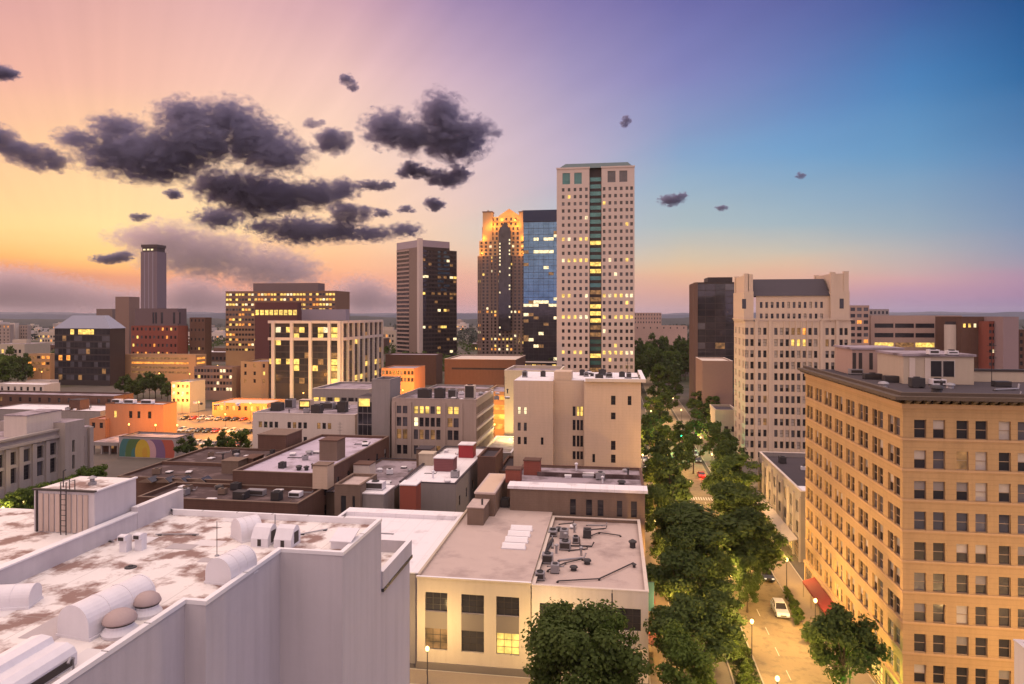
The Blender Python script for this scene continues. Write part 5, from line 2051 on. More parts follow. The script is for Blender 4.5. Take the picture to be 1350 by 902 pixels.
# ---- white framed building
Y = 325
X1 = at_y(449, 430, Y).x
X0 = at_y(355, 430, Y).x
W = X1 - X0
H = at_y(400, 424, Y).z
D = at_x(503, 430, X1).y - Y
b = Building('white_framed_building', 'black glass building framed by tall white columns, lit offices behind, left of centre', 'building', X0, Y, seed=12)
b.block(0, W, 0, D, 0, H, M_BRONZE, M_PURROOF, par=.3)
u = lambda px: at_y(px, 430, Y).x - X0
zt = lambda py: at_y(400, py, Y).z
for px in (361, 385.5, 410, 435, 448):
    mb = MB()
    mb.box(u(px) - .75, u(px) + .75, -1.3, -.004, 0, H - .02, M_PINKST)
    b.part('column', mb)
for py in (424.6, 447):
    mb = MB()
    mb.box(-0.3, W + .3, -.9, -.006, zt(py) - .7, zt(py) + .7, M_PINKST)
    b.part('beam', mb)
    mb = MB()
    mb.box(W + .006, W + .9, .3, D, zt(py) - .7, zt(py) + .7, M_PINKST)
    b.part('beam', mb)
for i in range(9):
    y = .5 + (D - 1) * i / 8
    mb = MB()
    mb.box(W + .004, W + 1.2, y - .45, y + .45, 0, H - .02, M_PINKST)
    b.part('column', mb)
rnd = random.Random(55)
for i in range(9):
    z = zt(438.5 + 8.4 * i)
    bays = [(355, 361), (363.5, 384), (387.5, 408.5), (412, 433.5), (436.5, 446.5)]
    for p0_, p1_ in bays:
        k = 3 if p1_ - p0_ > 12 else 1
        for j in range(k):
            w = (u(p1_) - u(p0_)) / k
            s = rnd.choices(('bronze', 'dark', 'lit', 'dim', 'litw'), (6, 3, 1.6, 1.2, .4) if i not in (0, 5) else (3, 2, 4, 2, 1))[0]
            b.slots.append((Vector((u(p0_) + j * w + .05, -.03, z)), Vector((1, 0, 0)), w - .1, 2.7, 'far', s))
    for j in range(8):
        y = .5 + (D - 1) * j / 8 + .6
        s = rnd.choices(('bronze', 'dark', 'lit', 'dim'), (6, 4, 1, 1))[0]
        b.slots.append((Vector((W + .03, y, z)), Vector((0, 1, 0)), (D - 1) / 8 - 1.2, 2.7, 'far', s))
b.finish()
# tan low office left of it
bld('tan_low_office', 'tan four row office with a few lit windows, left of the white framed building', 330, 256, 306, 484, 22, mat('tan_panel', (0.24, 0.155, 0.125)), M_PURROOF, ns=12, fl=4, step=3.2, wh=1.6, ww=1.6, st=odds(dark=4, litw=1.4, lit=.6, grey=1), style='far', par=.4, xE=317)
bld('ochre_stair_block', 'plain ochre block joining the tan office and the white framed building', 332, 317.5, 354, 477, 20, mat('ochre_concrete', (0.40, 0.26, 0.15)), M_PURROOF, ns=3, fl=3, step=4, st=odds(dim=1, lit=1, dark=2), style='far')
bld('cream_lit_house', 'small cream lit building with peaked skylight at the end of the orange street', 285, 226, 250, 504, 12, M_CREAM, M_PALE, ns=4, fl=3, step=3.2, wh=1.4, st=odds(dark=2, dim=1, litw=1), style='far')
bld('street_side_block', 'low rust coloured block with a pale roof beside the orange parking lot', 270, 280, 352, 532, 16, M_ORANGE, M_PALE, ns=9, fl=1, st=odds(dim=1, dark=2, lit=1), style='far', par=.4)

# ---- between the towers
bld('orange_lit_annex', 'low brick building glowing orange below the corner tower', 330, 503, 546, 486, 20, M_ORANGE, M_LILACM, fl=2, ns=9, step=3.5, st=odds(dark=3, grey=2), style='far', par=.4)  # brown brick building; the street's orange glow is put into the wall colour
bld('steel_roof_hall', 'low hall with lilac metal roof behind the orange lit annex', 420, 508, 575, 468, 16, M_BRICK, M_LILACM, par=.3)
bld('brown_deck', 'broad brown parking building with pale roof edge below the gold crown tower', 360, 586, 680, 474, 40, M_BRICK, M_PALE, ns=1, fl=1, ww=200, wh=1.0, drop=4.5, st=odds(bronze=1), style='far', par=.5, cap=M_PALE)
b = bld('orange_deck', 'open parking deck with orange lit levels behind the taupe office', 232, 640, 676, 517, 22, mat('ochre_concrete', (0.40, 0.26, 0.15)), M_PURROOF, ns=1, fl=4, ww=40, wh=1.7, step=3.3, st=odds(lito=1, dim=1), style='far', ne=1)
bld('yellow_lit_building', 'building with pale cornice washed in yellow light, behind the beige block', 208, 665, 738, 489, 20, M_CREAM, M_PURROOF, fl=0, par=.8, cap=M_PALE)
bld('grey_mid_block', 'dull grey office between the orange lit annex and the taupe office', 262, 560, 640, 514, 18, M_GREYWALL, M_PURROOF, ns=12, fl=2, st=odds(dark=4, lito=1), style='far')
bld('glass_low_block', 'low glass block with scattered lights at the foot of the blue tower', 440, 655, 734, 478, 18, M_BRONZE, M_PALE, ns=12, fl=3, ww=3, st=odds(bronze=3, lit=2, dim=2), style='far')

# ================================================================== THE RIGHT SIDE OF THE STREET
M_TAN = mat('tan_terracotta', (0.40, 0.26, 0.13), 0.85, 0.18, 0.5, streak=0.22, course=0.22, cstep=0.56, bump=0.15)
M_TANTRIM = mat('tan_terracotta_trim', (0.45, 0.29, 0.16), 0.8, 0.10, 0.5, streak=0.1)
M_CORN = mat('dark_cornice_roofing', (0.10, 0.075, 0.058), 0.85, 0.2, 0.6)
X0, Y0 = 31.5, 81.0
H = 36.1
D, W = 38.8, 30.0
b = Building('tan_office_building', 'large tan terracotta office block with paired windows and dark cornice, right foreground', 'building', X0, Y0, seed=2)
b.sub = True
zt = lambda py: at_y(1200, py, Y0).z
rows = sorted([(33.35 - 2.05 - 3.37 * i, 33.35 - 3.37 * i) for i in range(10)])
ux = lambda px: at_y(px, 600, Y0).x - X0
sc = []
for k in range(4):
    for p in (1205.2, 1230.2):
        sc.append((ux(p + 55.8 * k), ux(p + 55.8 * k + 16)))
sc = [c for c in sc if c[1] < W]
wst = odds(dark=6, half=2.4, halfg=2.6, grey=2, blind=.8, dim=.5)
wst2 = odds(dark=7, half=1, halfg=2, grey=3, dim=.25)
mb = MB()
b.face(mb, (0, 0), (1, 0), W, 0, 34.6, M_TAN, sc, rows, 0.32, 'sash_t', wst)
bay = D / 8
wc = []
for i in range(8):
    c = bay * (i + .5)
    wc += [(c - 1.68, c - .12), (c + .12, c + 1.68)]
b.face(mb, (0, D), (0, -1), D, 0, 34.6, M_TAN, wc, rows, 0.32, 'sash_t', wst2)
b.face(mb, (W, 0), (0, 1), D, 0, 34.6, M_TAN)
mb.face([(W, D, 0), (0, D, 0), (0, D, 34.6), (W, D, 34.6)], M_TAN)
b.part('wall', mb)
# sill courses
for i, r in enumerate(rows):
    big = i == 1
    mb = MB()
    e = 0.32 if big else 0.08
    hgt = 0.42 if big else 0.22
    z = r[0] - 0.02 - hgt
    mb.box(-e, W, -e, -.003, z - (0.25 if big else 0), z + hgt - (0.25 if big else 0), M_TANTRIM)
    mb.box(-e, -.003, 0.0, D, z - (0.25 if big else 0), z + hgt - (0.25 if big else 0), M_TANTRIM)
    b.part('sill_course', mb)
# storefront at street level
for i in range(8):
    b.slots.append((Vector((-0.02, D - bay * i - 0.5, 0.5)), Vector((0, -1, 0)), bay - 1.0, 2.6, 'grid', 'lit' if i in (1, 3, 4, 6) else 'dim'))
for i in range(9):
    mb = MB()
    y = bay * i
    mb.box(-.18, -.004, max(0, y - .4), min(D, y + .4), 0, 3.4, M_TANTRIM)
    b.part('street_pier', mb)
# cornice: frieze, brackets, overhanging slab
mb = MB()
mb.box(-.12, W, -.12, D + .12, 34.604, 35.1, M_TANTRIM)
b.part('frieze', mb)
k = 0
for i in range(31):
    x = .2 + i * .95
    if x < W:
        mb = MB()
        mb.prism([(-.12, 35.104), (-1.0, 35.45), (-1.0, 35.6), (-.12, 35.6)], 'x', x, x + .4, M_CORN)
        b.part('bracket', mb)
for i in range(40):
    mb = MB()
    mb.prism([(-.12, 35.104), (-1.0, 35.45), (-1.0, 35.6), (-.12, 35.6)], 'y', .2 + i * .97, .6 + i * .97, M_CORN)
    b.part('bracket', mb)
mb = MB()
mb.prism([(-1.15, 35.604), (W, 35.604), (W, 36.0), (-1.15, 36.0)], 'y', -1.15, .35, M_CORN)
mb.prism([(-1.15, 35.604), (.35, 35.604), (.35, 36.0), (-1.15, 36.0)], 'y', .351, D + .5, M_CORN)
mb.box(-.3, W, -.3, .25, 36.003, 36.35, M_CORN)
mb.box(-.3, .25, .252, D + .3, 36.003, 36.35, M_CORN)
b.part('cornice', mb)
b.flat_roof(.26, W - .02, .26, D - .02, 35.8, M_DKROOF)
b.finish()
ZR = 35.8
# penthouses
q = on_roof(1191, 506, ZR)
x1 = at_y(1284, 500, q.y).x
root = empty('roof_penthouse', (q.x, q.y, ZR), 'cream penthouse with two dark windows and a lilac flat top on the tan block roof', 'penthouse')
a = MB()
Wp, Hp = x1 - q.x, at_y(1240, 470, q.y).z - ZR
a.box(0, Wp, 0, 9, 0, Hp, M_CREAM)
a.obj('wall', root)
a = MB()
a.box(-.2, Wp + .2, -.2, 9.2, Hp + .003, Hp + .3, M_PURROOF)
a.obj('roof', root)
for px in (1226.5, 1243):
    xx = at_y(px, 490, q.y).x - q.x
    a = MB()
    a.box(xx, xx + 1.35, -.03, -.004, 1.0, Hp - .6, GL_DARK)
    o = a.obj('window', root)
    f = MB()
    f.box(xx - .1, xx, -.08, -.004, .9, Hp - .5, FR_WHITE)
    f.box(xx + 1.35, xx + 1.45, -.08, -.004, .9, Hp - .5, FR_WHITE)
    f.box(xx, xx + 1.35, -.08, -.004, Hp - .6, Hp - .5, FR_WHITE)
    f.obj('frame', o)
for dx in (.7, 2.6):
    a = MB()
    a.box(dx, dx + .7, -.1, -.004, 0, Hp - .2, M_PALE)
    a.obj('pilaster', root)
q2 = on_roof(1123, 494, ZR)
x2 = at_y(1190, 480, q2.y).x
root = empty('roof_penthouse', (q2.x, q2.y, ZR), 'long pink penthouse with narrow arched slots behind the cream one on the tan block roof', 'penthouse')
Wp, Hp = x2 - q2.x, at_y(1150, 461, q2.y).z - ZR
a = MB()
a.box(0, Wp, 0, 8, 0, Hp, mat('pink_stucco', (0.40, 0.28, 0.235), 0.85, 0.1, 0.5, streak=.15))
a.obj('wall', root)
a = MB()
a.box(-.2, Wp + .2, -.2, 8.2, Hp + .003, Hp + .3, M_PURROOF)
a.obj('roof', root)
for px in (1124, 1132, 1146):
    xx = at_y(px, 480, q2.y).x - q2.x
    a = MB()
    a.box(xx, xx + .5, -.03, -.004, .8, Hp - .5, FR_DARK)
    a.obj('window', root)
q3 = on_roof(1284, 504, ZR)
x3 = 61.0
root = empty('roof_wall', (q3.x, q3.y + 1, ZR), 'low yellow parapet wall with black cap at the right of the tan block roof', 'parapet')
a = MB()
a.box(0, x3 - q3.x, 0, .5, 0, 1.4, M_CREAM)
a.obj('wall', root)
a = MB()
a.box(-.1, x3 - q3.x, -.12, .62, 1.403, 1.7, FR_DARK)
a.obj('cap', root)
for i, (px, py, w, h, m, lab) in enumerate(((1112, 487, 1.6, 1.0, DARKSTEEL, 'dark fan box at the far left corner of the tan block roof'), (1128, 494, 2.4, .9, STEEL, 'grey unit beside the pink penthouse on the tan block roof'),
                                            (1150, 500, 3.0, .8, DARKSTEEL, 'long dark duct box before the pink penthouse on the tan roof'), (1175, 504, 2.6, .9, DARKSTEEL, 'dark duct box just left of the cream penthouse'),
                                            (1236, 508, 2.2, .8, WMETAL, 'pale unit before the cream penthouse windows'), (1320, 510, 2.4, .7, DARKSTEEL, 'dark unit before the yellow parapet wall at the far right'))):
    p = on_roof(px, py, ZR)
    tank('roof_unit', lab, p, ac_geo(w * .75, 1.2, h * .75 + .2, fan=i % 2 == 0, m=m), 'units on the tan block roof')
q = at_y(1216, 466, 97)
for i, (dx, h) in enumerate(((0, 1.2), (2.2, 1.0))):
    tank('cooling_unit', ('left', 'right')[i] + ' of two white cooling units on the cream penthouse top', (q.x + dx, 94, ZR + at_y(1240, 470, on_roof(1191, 506, ZR).y).z - ZR + .3), ac_geo(1.2, 1.0, h * .6, m=WMETAL), 'cooling units on the cream penthouse')

# ---- white gothic office block
X0, Y0 = 39.6, 217.0
W, D = 30.4, 20.0
b = Building('gothic_block', 'pale ornate office block with steep dark roof between two stone gables', 'building', X0, Y0, seed=3)
zt = lambda py: at_y(1040, py, Y0).z
ux = lambda px: at_y(px, 450, Y0).x - X0
M_GOTH = mat('pale_terracotta', (0.53, 0.42, 0.34), 0.8, 0.08, 0.3, streak=0.12)
rowpx = [402 + 15.25 * 0, 417.5] + [437 + 15.0 * i for i in range(12)]
rows = sorted([(zt(p + 4.6), zt(p - 4.6)) for p in rowpx[2:]])
cpx = [984.5, 991.5, 1001.0, 1008.5, 1023, 1030.5, 1038, 1045.5, 1053, 1060.5, 1068, 1075.5, 1090.5, 1098, 1109, 1115.5]
cols = [(ux(p - 2.2), ux(p + 2.2)) for p in cpx]
rows_t = sorted([(zt(p + 4), zt(p - 4)) for p in rowpx[:2]])
tc = [(ux(p - 1.8), ux(p + 1.8)) for p in [1005 + 7.3 * i for i in range(12)]]


def goth_state(c, r, rnd):
    if r in (10, 11) and c in (7, 8, 9):  # glowing panes stand in for the sunset reflected in the glass
        return rnd.choice(('lito', 'lit', 'dim'))
    return rnd.choices(('dark', 'grey', 'blind', 'halfg', 'dim'), (6, 4, 2, 2, .4))[0]


zs = zt(424)
mb = MB()
b.face(mb, (0, 0), (1, 0), W, 0, zs, M_GOTH, cols, rows, .45, 'sash', goth_state)
b.face(mb, (0, D), (0, -1), D, 0, zs, M_GOTH, pairs(3, D, 1.0, .5), rows, .45, 'sash', goth_state)
b.face(mb, (W, 0), (0, 1), D, 0, zs, M_GOTH)
mb.face([(W, D, 0), (0, D, 0), (0, D, zs), (W, D, zs)], M_GOTH)
mb.face([(0, 0, zs), (W, 0, zs), (W, D, zs), (0, D, zs)], M_GOTH)
b.part('wall', mb)
ze = zt(390)
mb = MB()
b.face(mb, (ux(998), 1.6), (1, 0), ux(1099) - ux(998), zs, ze, M_GOTH, [(c[0] - ux(998), c[1] - ux(998)) for c in tc], rows_t, .4, 'sash', goth_state)
b.part('attic_wall', mb)
mb = MB()
zr = zt(366.5)
mb.prism([(1.2, ze + .01), (D - 1.2, ze + .01), (D * .62, zr), (D * .38, zr)], 'x', ux(994), ux(1096), mat('dark_slate', (0.05, 0.042, 0.055), 0.7, 0.2, .6, course=.3, cstep=.5))
b.part('roof', mb)
for xa, xb, yt, nm in ((973.5, 994, 362, 1), (1096, 1121, 361, 2)):
    mb = MB()
    xx0, xx1 = max(-.3, ux(xa)), ux(xb)
    mb.box(xx0, xx1, .6, D - .6, zs + .003, zt(384), M_GOTH)
    mb.box(xx0 + .5, xx1 - .4, 1.2, D - 1.2, zt(384) + .003, zt(yt), M_GOTH)
    for yb in (1.2, D - 2.2):
        mb.box(xx0 + .2, xx0 + 1.5, yb - .2, yb + 1.2, zt(384) + .004, zt(yt - 2), M_GOTH)
        mb.box(xx1 - 1.5, xx1 - .1, yb - .2, yb + 1.2, zt(384) + .004, zt(yt - (3 if nm == 2 else 1)), M_GOTH)
    b.part('stone_gable', mb)
for px in (997, 1015, 1083, 1104):
    mb = MB()
    mb.box(ux(px) - .45, ux(px) + .45, -.35, -.004, 0, zs + .5, M_GOTH)
    b.part('pier', mb)
for p in [1034.2, 1041.7, 1049.2, 1056.7, 1064.2, 1071.7]:
    mb = MB()
    mb.box(ux(p) - .16, ux(p) + .16, -.22, -.004, 0, zs + .2, M_GOTH)
    b.part('mullion_rib', mb)
mb = MB()
mb.box(-.3, W + .3, -.5, -.005, zs + .51, zs + .9, M_GOTH)
mb.box(-.5, -.005, 0, D, zs + .51, zs + .9, M_GOTH)
b.part('cornice', mb)
for xx in (ux(981), ux(1110)):
    b.slots.append((Vector((xx - .5, .57, zt(407))), Vector((1, 0, 0)), 1.2, 3.0, 'far', 'dark'))
b.finish()

# ---- dark tower right of the street and its neighbours
Y = 345
b = bld('dark_glass_tower', 'dark purple glass tower with brown side wall, right of the tree lined street', Y, 917, 969, 372.5, 26, M_BRONZE, M_DKROOF, par=.3, finish=False)
zt = lambda py: at_y(940, py, Y).z
W = b.W
rnd = random.Random(14)
M_DGL = glass('purple_glass', (0.06, 0.05, 0.085), 0.06, .5)
for i in range(17):
    for j in range(4):
        w = W / 4
        s = rnd.choices(('bronze', 'dark', 'grey', 'dim'), (6, 4, 1.2, .25))[0]
        b.slots.append((Vector((j * w + .12, -.03, zt(520 - 8.6 * i))), Vector((1, 0, 0)), w - .24, 2.9, 'far', s))
mb = MB()
mb.box(-.3, -.004, 0, 26, 0, b.H, mat('brown_panel', (0.13, 0.08, 0.065), .8, .1, .2))
mb.box(-1.0, 1.0, -.5, -.035, 0, b.H, mat('brown_panel', (0.13, 0.08, 0.065)))
b.part('side_wall', mb)
mb = MB()
mb.box(W * .35, W * .98, 5, 20, b.H - .28, zt(365), M_BRONZE)
b.part('plant_storey', mb)
b.finish()
bld('tan_low_block', 'low tan block with pale roof edge, at the foot of the dark purple tower', 300, 926, 966, 476, 24, mat('tan_panel', (0.24, 0.155, 0.125)), M_PALE, par=.4, cap=M_PALE)
bld('small_cream_block', 'small cream block with black roof beside the ornate office block', 243, 943, 972, 541, 14, M_CREAM, M_DKROOF, par=.5, ns=3, fl=1, drop=5.5, st=odds(dark=1), nw=3)
# ---- low grey building by the pavement
X0, Y0 = 33.4, 130.0
D = 36.0
b = Building('grey_low_building', 'low grey building with black and white roof, between the tan block and the ornate block', 'building', X0, Y0)
b.block(0, 22, 0, D, 0, 12.8, M_GREYWALL, M_DKROOF, par=.9, cap=M_PALE, W=dict(cols=even(8, D, 2.6), rows=[(4.6, 6.8), (8.4, 10.6)], style='two', state=odds(dark=4, grey=3, dim=.6)))
mb = MB()
mb.face([(1, 1, 11.93), (21, 1, 11.93), (21, 8, 11.93), (1, 8, 11.93)], M_WROOF2)
b.part('roof_patch', mb)
for i in range(9):
    mb = MB()
    y = D * i / 8
    mb.box(-.35, -.004, max(.01, y - .35), min(D - .01, y + .35), 0, 11.6, M_STONE)
    b.part('pier', mb)
mb = MB()
mb.prism([(-2.4, 3.3), (-.36, 3.9), (-.36, 4.05), (-2.4, 3.45)], 'y', .5, D - .5, M_STONE)
b.part('awning', mb)
for i in range(8):
    b.slots.append((Vector((-.03, D - D / 8 * i - .6, .4)), Vector((0, -1, 0)), D / 8 - 1.2, 2.6, 'grid', 'lit' if i in (0, 2, 5, 6) else 'dim'))
b.finish()
# ---- white wall corner cut by the right edge
q = at_y(1337, 845, 66)
b = Building('white_corner_building', 'pale lilac building corner cut by the bottom right edge', 'building', q.x, 50)
b.block(0, 20, 0, 16, 0, q.z, M_WHITE, M_WROOF2, par=.3)
b.finish()

# ---- hospital and blocks far right
bld('strip_window_block', 'long pink block with dark and lit strip windows, far right', 430, 1148, 1268, 416.5, 40, mat('pink_stucco', (0.40, 0.28, 0.235)), M_PURROOF, fl=3, wh=2.6, drop=4.5, step=5.6, cols=[(1153, 1178), (1180, 1205), (1207, 1232)],
    st=lambda c, r, rnd: 'lit' if r == 0 and c != 1 else ('dim' if r == 0 else 'dark'), style='far', par=.4)
b = bld('balcony_tower', 'stepped pale block with stacked windows just right of the ornate block', 410, 1120, 1146, 403, 30, mat('pink_stucco', (0.40, 0.28, 0.235)), M_DKROOF, ns=3, fl=8, ww=2.4, wh=2, st=odds(dark=3, grey=2, lito=.5), style='far', par=.3)
bld('grey_back_block', 'low grey block behind the stacked window block, far right', 470, 1146, 1172, 408, 30, M_GREYWALL, M_DKROOF, ns=5, fl=2, st=odds(dark=3), style='far')
mb = MB()
q = at_y(1256, 424, 400)
root = empty('round_tank_building', (q.x, 400, 0), 'round white tower with dark cap beside the strip window block', 'building')
rr = (at_y(1266, 424, 400).x - at_y(1245, 424, 400).x) / 2
a = MB()
hh = at_y(1256, 428, 400).z
a.lathe([(rr, 0), (rr, hh)], (0, 0, 0), M_PALE, 28)
a.obj('wall', root)
a = MB()
a.lathe([(rr * .9, hh + .01), (rr * .9, hh + 1.6)], (0, 0, 0), M_DKROOF, 28)
a.obj('cap', root)
bld('brick_court_block', 'brown brick block with a large maroon panel and lit top windows, far right', 390, 1268, 1303, 418, 30, M_BRICK, M_DKROOF, ns=5, fl=1, wh=2, drop=3.5, st=odds(litw=1, lit=1), style='far')
bld('brick_apartment_block', 'maroon brick apartment block with columns of windows, far right', 380, 1303.5, 1322, 424, 24, M_REDBRICK, M_DKROOF, ns=4, fl=9, wh=1.6, ww=1.8, step=3.3, st=odds(dark=3, grey=2, litw=1), style='far')
bld('plain_mauve_slab', 'tall plain mauve slab near the right edge', 372, 1322.5, 1343, 418, 24, mat('mauve_slab_panel', (0.26, 0.19, 0.20), .8, .1), M_DKROOF, par=.3)
bld('edge_brick_block', 'dark brick block at the very right edge beyond the mauve slab', 376, 1343.5, 1380, 436, 24, M_BRICK, M_DKROOF, ns=6, fl=6, st=odds(dark=3, lito=1), style='far')
# ---- far blocks beyond the trees up the street
bld('far_pink_block', 'long pink block on the skyline beyond the street trees', 900, 836, 872, 412.5, 40, mat('pink_stucco', (0.40, 0.28, 0.235)), M_PURROOF, ns=10, fl=3, wh=2.4, step=5, st=odds(dark=2, grey=2), style='far')
bld('far_low_pink_block', 'low pink hall right of the long pink block beyond the street trees', 820, 836, 906, 430, 40, mat('pink_stucco', (0.40, 0.28, 0.235)), M_PALE, ns=8, fl=1, st=odds(dark=2), style='far')

# ================================================================== TREES
def leaf_mat(name, a, bcol):
    m, nt, p = new_mat(name)
    N, L = nt.nodes.new, nt.links.new
    out = [n for n in nt.nodes if n.type == 'OUTPUT_MATERIAL'][0]
    oi = N('ShaderNodeObjectInfo')
    geo = N('ShaderNodeNewGeometry')
    n = N('ShaderNodeTexNoise')
    n.inputs['Scale'].default_value = 0.9
    n.inputs['Detail'].default_value = 4
    L(geo.outputs['Position'], n.inputs['Vector'])
    x = N('ShaderNodeMix')
    x.data_type = 'RGBA'
    x.inputs[6].default_value = (*a, 1)
    x.inputs[7].default_value = (*bcol, 1)
    mm = N('ShaderNodeMath')
    mm.operation = 'MULTIPLY_ADD'
    L(oi.outputs['Random'], mm.inputs[0])
    mm.inputs[1].default_value = 0.5
    mm.inputs[2].default_value = -0.25
    ad = N('ShaderNodeMath')
    ad.operation = 'ADD'
    ad.use_clamp = True
    L(mm.outputs[0], ad.inputs[0])
    L(n.outputs[0], ad.inputs[1])
    L(ad.outputs[0], x.inputs[0])
    L(x.outputs[2], p.inputs['Base Color'])
    p.inputs['Roughness'].default_value = 0.65
    p.inputs['Specular IOR Level'].default_value = 0.15
    tr = N('ShaderNodeBsdfTranslucent')
    L(x.outputs[2], tr.inputs[0])
    ms = N('ShaderNodeMixShader')
    ms.inputs[0].default_value = 0.35
    L(p.outputs[0], ms.inputs[1])
    L(tr.outputs[0], ms.inputs[2])
    L(ms.outputs[0], out.inputs[0])
    MATS[name] = m
    return m


M_LEAF = leaf_mat('oak_leaves', (0.032, 0.056, 0.016), (0.085, 0.12, 0.028))
M_LEAF2 = leaf_mat('bright_leaves', (0.05, 0.085, 0.018), (0.11, 0.16, 0.03))
M_BARK = mat('bark', (0.075, 0.055, 0.04), 0.95, 0.3, 2.0, bump=0.4)


def crown_mesh(seed, n, leaf, rx, rz, cz, m, clumps=26):
    rnd = random.Random(seed)
    mb = MB()
    cl = []
    while len(cl) < clumps:
        v = Vector((rnd.gauss(0, 1), rnd.gauss(0, 1), rnd.gauss(0, 1))).normalized()
        if v.z < -0.55 and rnd.random() < .7:
            continue
        r = rnd.uniform(0.5, 0.92) * (1 + 0.22 * noise.noise(v * 1.7 + Vector((seed, 0, 0))))
        cl.append((Vector((v.x * r * rx, v.y * r * rx, cz + v.z * r * rz)), rnd.uniform(0.2, 0.40) * rx, rnd.uniform(.6, 1.4)))
    tot = sum(c[1] ** 2 * c[2] for c in cl)
    k = mb.mi(m)
    for c, r, wgt in cl:
        for i in range(int(n * r * r * wgt / tot)):
            d = Vector((rnd.gauss(0, 1), rnd.gauss(0, 1), rnd.gauss(0, 1))).normalized()
            p = c + Vector((d.x, d.y, d.z * .75)) * r * (rnd.random() ** .45) * rnd.uniform(.75, 1.12)
            a = Vector((rnd.gauss(0, 1), rnd.gauss(0, 1), rnd.gauss(0, .6))).normalized()
            nn = (d + Vector((rnd.gauss(0, .5), rnd.gauss(0, .5), .5 + rnd.gauss(0, .5)))).normalized()
            t = nn.cross(a)
            if t.length < .1:
                continue
            t.normalize()
            s = nn.cross(t)
            l = leaf * rnd.uniform(.6, 1.3)
            w = l * .42
            b0 = len(mb.v)
            mb.v.extend([tuple(p - t * l * .5), tuple(p + s * w), tuple(p + t * l * .6 - nn * l * .12), tuple(p - s * w)])
            mb.f.append((b0, b0 + 1, b0 + 2, b0 + 3))
            mb.m.append(k)
    return mb, cl


def make_tree(seed, n, leaf, rx=4.0, rz=3.7, cz=6.4, m=M_LEAF, clumps=26):
    root = empty('street_tree', (0, 0, 0), 'tree', 'tree')
    cb, cl = crown_mesh(seed, n, leaf, rx, rz, cz, m, clumps)
    cb.obj('crown', root, fix=False)
    rnd = random.Random(seed)
    tb = MB()
    fork = cz - rz * .62
    tb.tube([(0, 0, -.1), (.05, .02, .6), (.02, -.04, fork * .6), (.1, .05, fork), (.1, .1, cz + rz * .3)], [.30, .22, .19, .17, .06], M_BARK, 8)
    for c, r, w in sorted(cl, key=lambda q: rnd.random())[:9]:
        s = Vector((.08, .04, fork * rnd.uniform(.85, 1.15)))
        mid = s.lerp(c, .5) + Vector((0, 0, -.25))
        tb.tube([s, mid, c], [.11, .07, .025], M_BARK, 5, caps=False)
    tb.obj('trunk', root, fix=False)
    return root


TREES = [make_tree(s, 10500, .34, clumps=38, rz=4.2) for s in (1, 2, 3)] + [make_tree(4, 10500, .34, m=M_LEAF2, clumps=38, rz=4.2)]
TREES.append(make_tree(6, 22000, .27, clumps=60, rz=4.4))
MIDT = [make_tree(s, 2600, .6, clumps=26, rz=4.2) for s in (11, 12)] + [make_tree(13, 2400, .6, m=M_LEAF2, clumps=26, rz=4.2)]
TK = {id(t): kids_of(t) for t in TREES + MIDT}
used_t = set()


def plant(t, x, y, sc, label, group=None, rz=None, sz=None):
    rz = (x * 7.3 + y * 3.1) % 6.28 if rz is None else rz
    if id(t) not in used_t:
        used_t.add(id(t))
        o = t
        o.location, o.rotation_euler = (x, y, 0.0), (0, 0, rz)
        o['label'] = label
        if group:
            o['group'] = group
    else:
        o = copy_tree(t, TK[id(t)], (x, y, 0), rz, label, group)
        if not group and 'group' in o:
            del o['group']
    o.scale = (sc, sc, (sz or sc))
    return o


def plant_px(t, px, py, z, rpx, label, group=None, sz=1.0):
    """crown centre at photo pixel px, py and height z above ground, crown radius rpx pixels"""
    p = at_z(px, py, z)
    dep = (p - Vector((0, 0, CAM_H))).dot(FWD)
    sc = rpx * 1.1 * dep / F / 4.1
    return plant(t, p.x, p.y, sc, label, group, sz=z / 6.4 * sz)


plant_px(TREES[4], 768, 870, 8.8, 74, 'largest round dark tree in the bottom centre, before the cluttered roof building')
plant_px(TREES[3], 806, 878, 7.6, 38, 'small brighter green tree against the right side of the big round tree')
plant_px(TREES[0], 912, 835, 6.8, 56, 'bushy dark tree at the near end of the left pavement, beside the pale corner roof')
plant_px(TREES[1], 906, 770, 7.0, 50, 'dark tree behind the bushy near one on the left pavement')
plant_px(TREES[2], 938, 702, 8.4, 74, 'broadest dark tree crown in the middle of the street canopy')
plant_px(TREES[0], 984, 712, 7.8, 44, 'dark tree leaning over the right lane, at the right edge of the canopy')
plant_px(TREES[1], 893, 705, 7.4, 36, 'dark tree on the left pavement beside the end of the pale corner roof')
plant_px(TREES[2], 968, 662, 7.6, 42, 'dark tree on the right of the canopy, before the low grey building')
plant_px(TREES[3], 972, 628, 7.4, 32, 'mid green tree by the corner of the ornate pale block')
plant_px(TREES[0], 1112, 852, 7.0, 46, 'tree lit green from below by a lamp, against the tan office block')
plant_px(TREES[1], 866, 672, 7.0, 26, 'narrow tree beside the white roof edge of the grey brick building')
plant_px(TREES[2], 930, 745, 6.4, 34, 'low dark tree on the near end of the median canopy')
plant_px(TREES[1], 985, 762, 5.2, 20, 'smallest tree at the kerb where the right lane leaves the canopy')
plant_px(TREES[2], 940, 806, 6.2, 36, 'tree leaning over the median behind the near bushy tree')
plant_px(TREES[3], 893, 885, 6.4, 44, 'brighter green tree at the very bottom of the left pavement row')
plant_px(TREES[1], 915, 735, 7.0, 44, 'dark tree filling the canopy just behind the near pavement trees')
G1 = 'street trees farther up the avenue'
rnd = random.Random(42)
LAB1 = 'dark street tree merging into the long canopy farther up the avenue'
k = 0
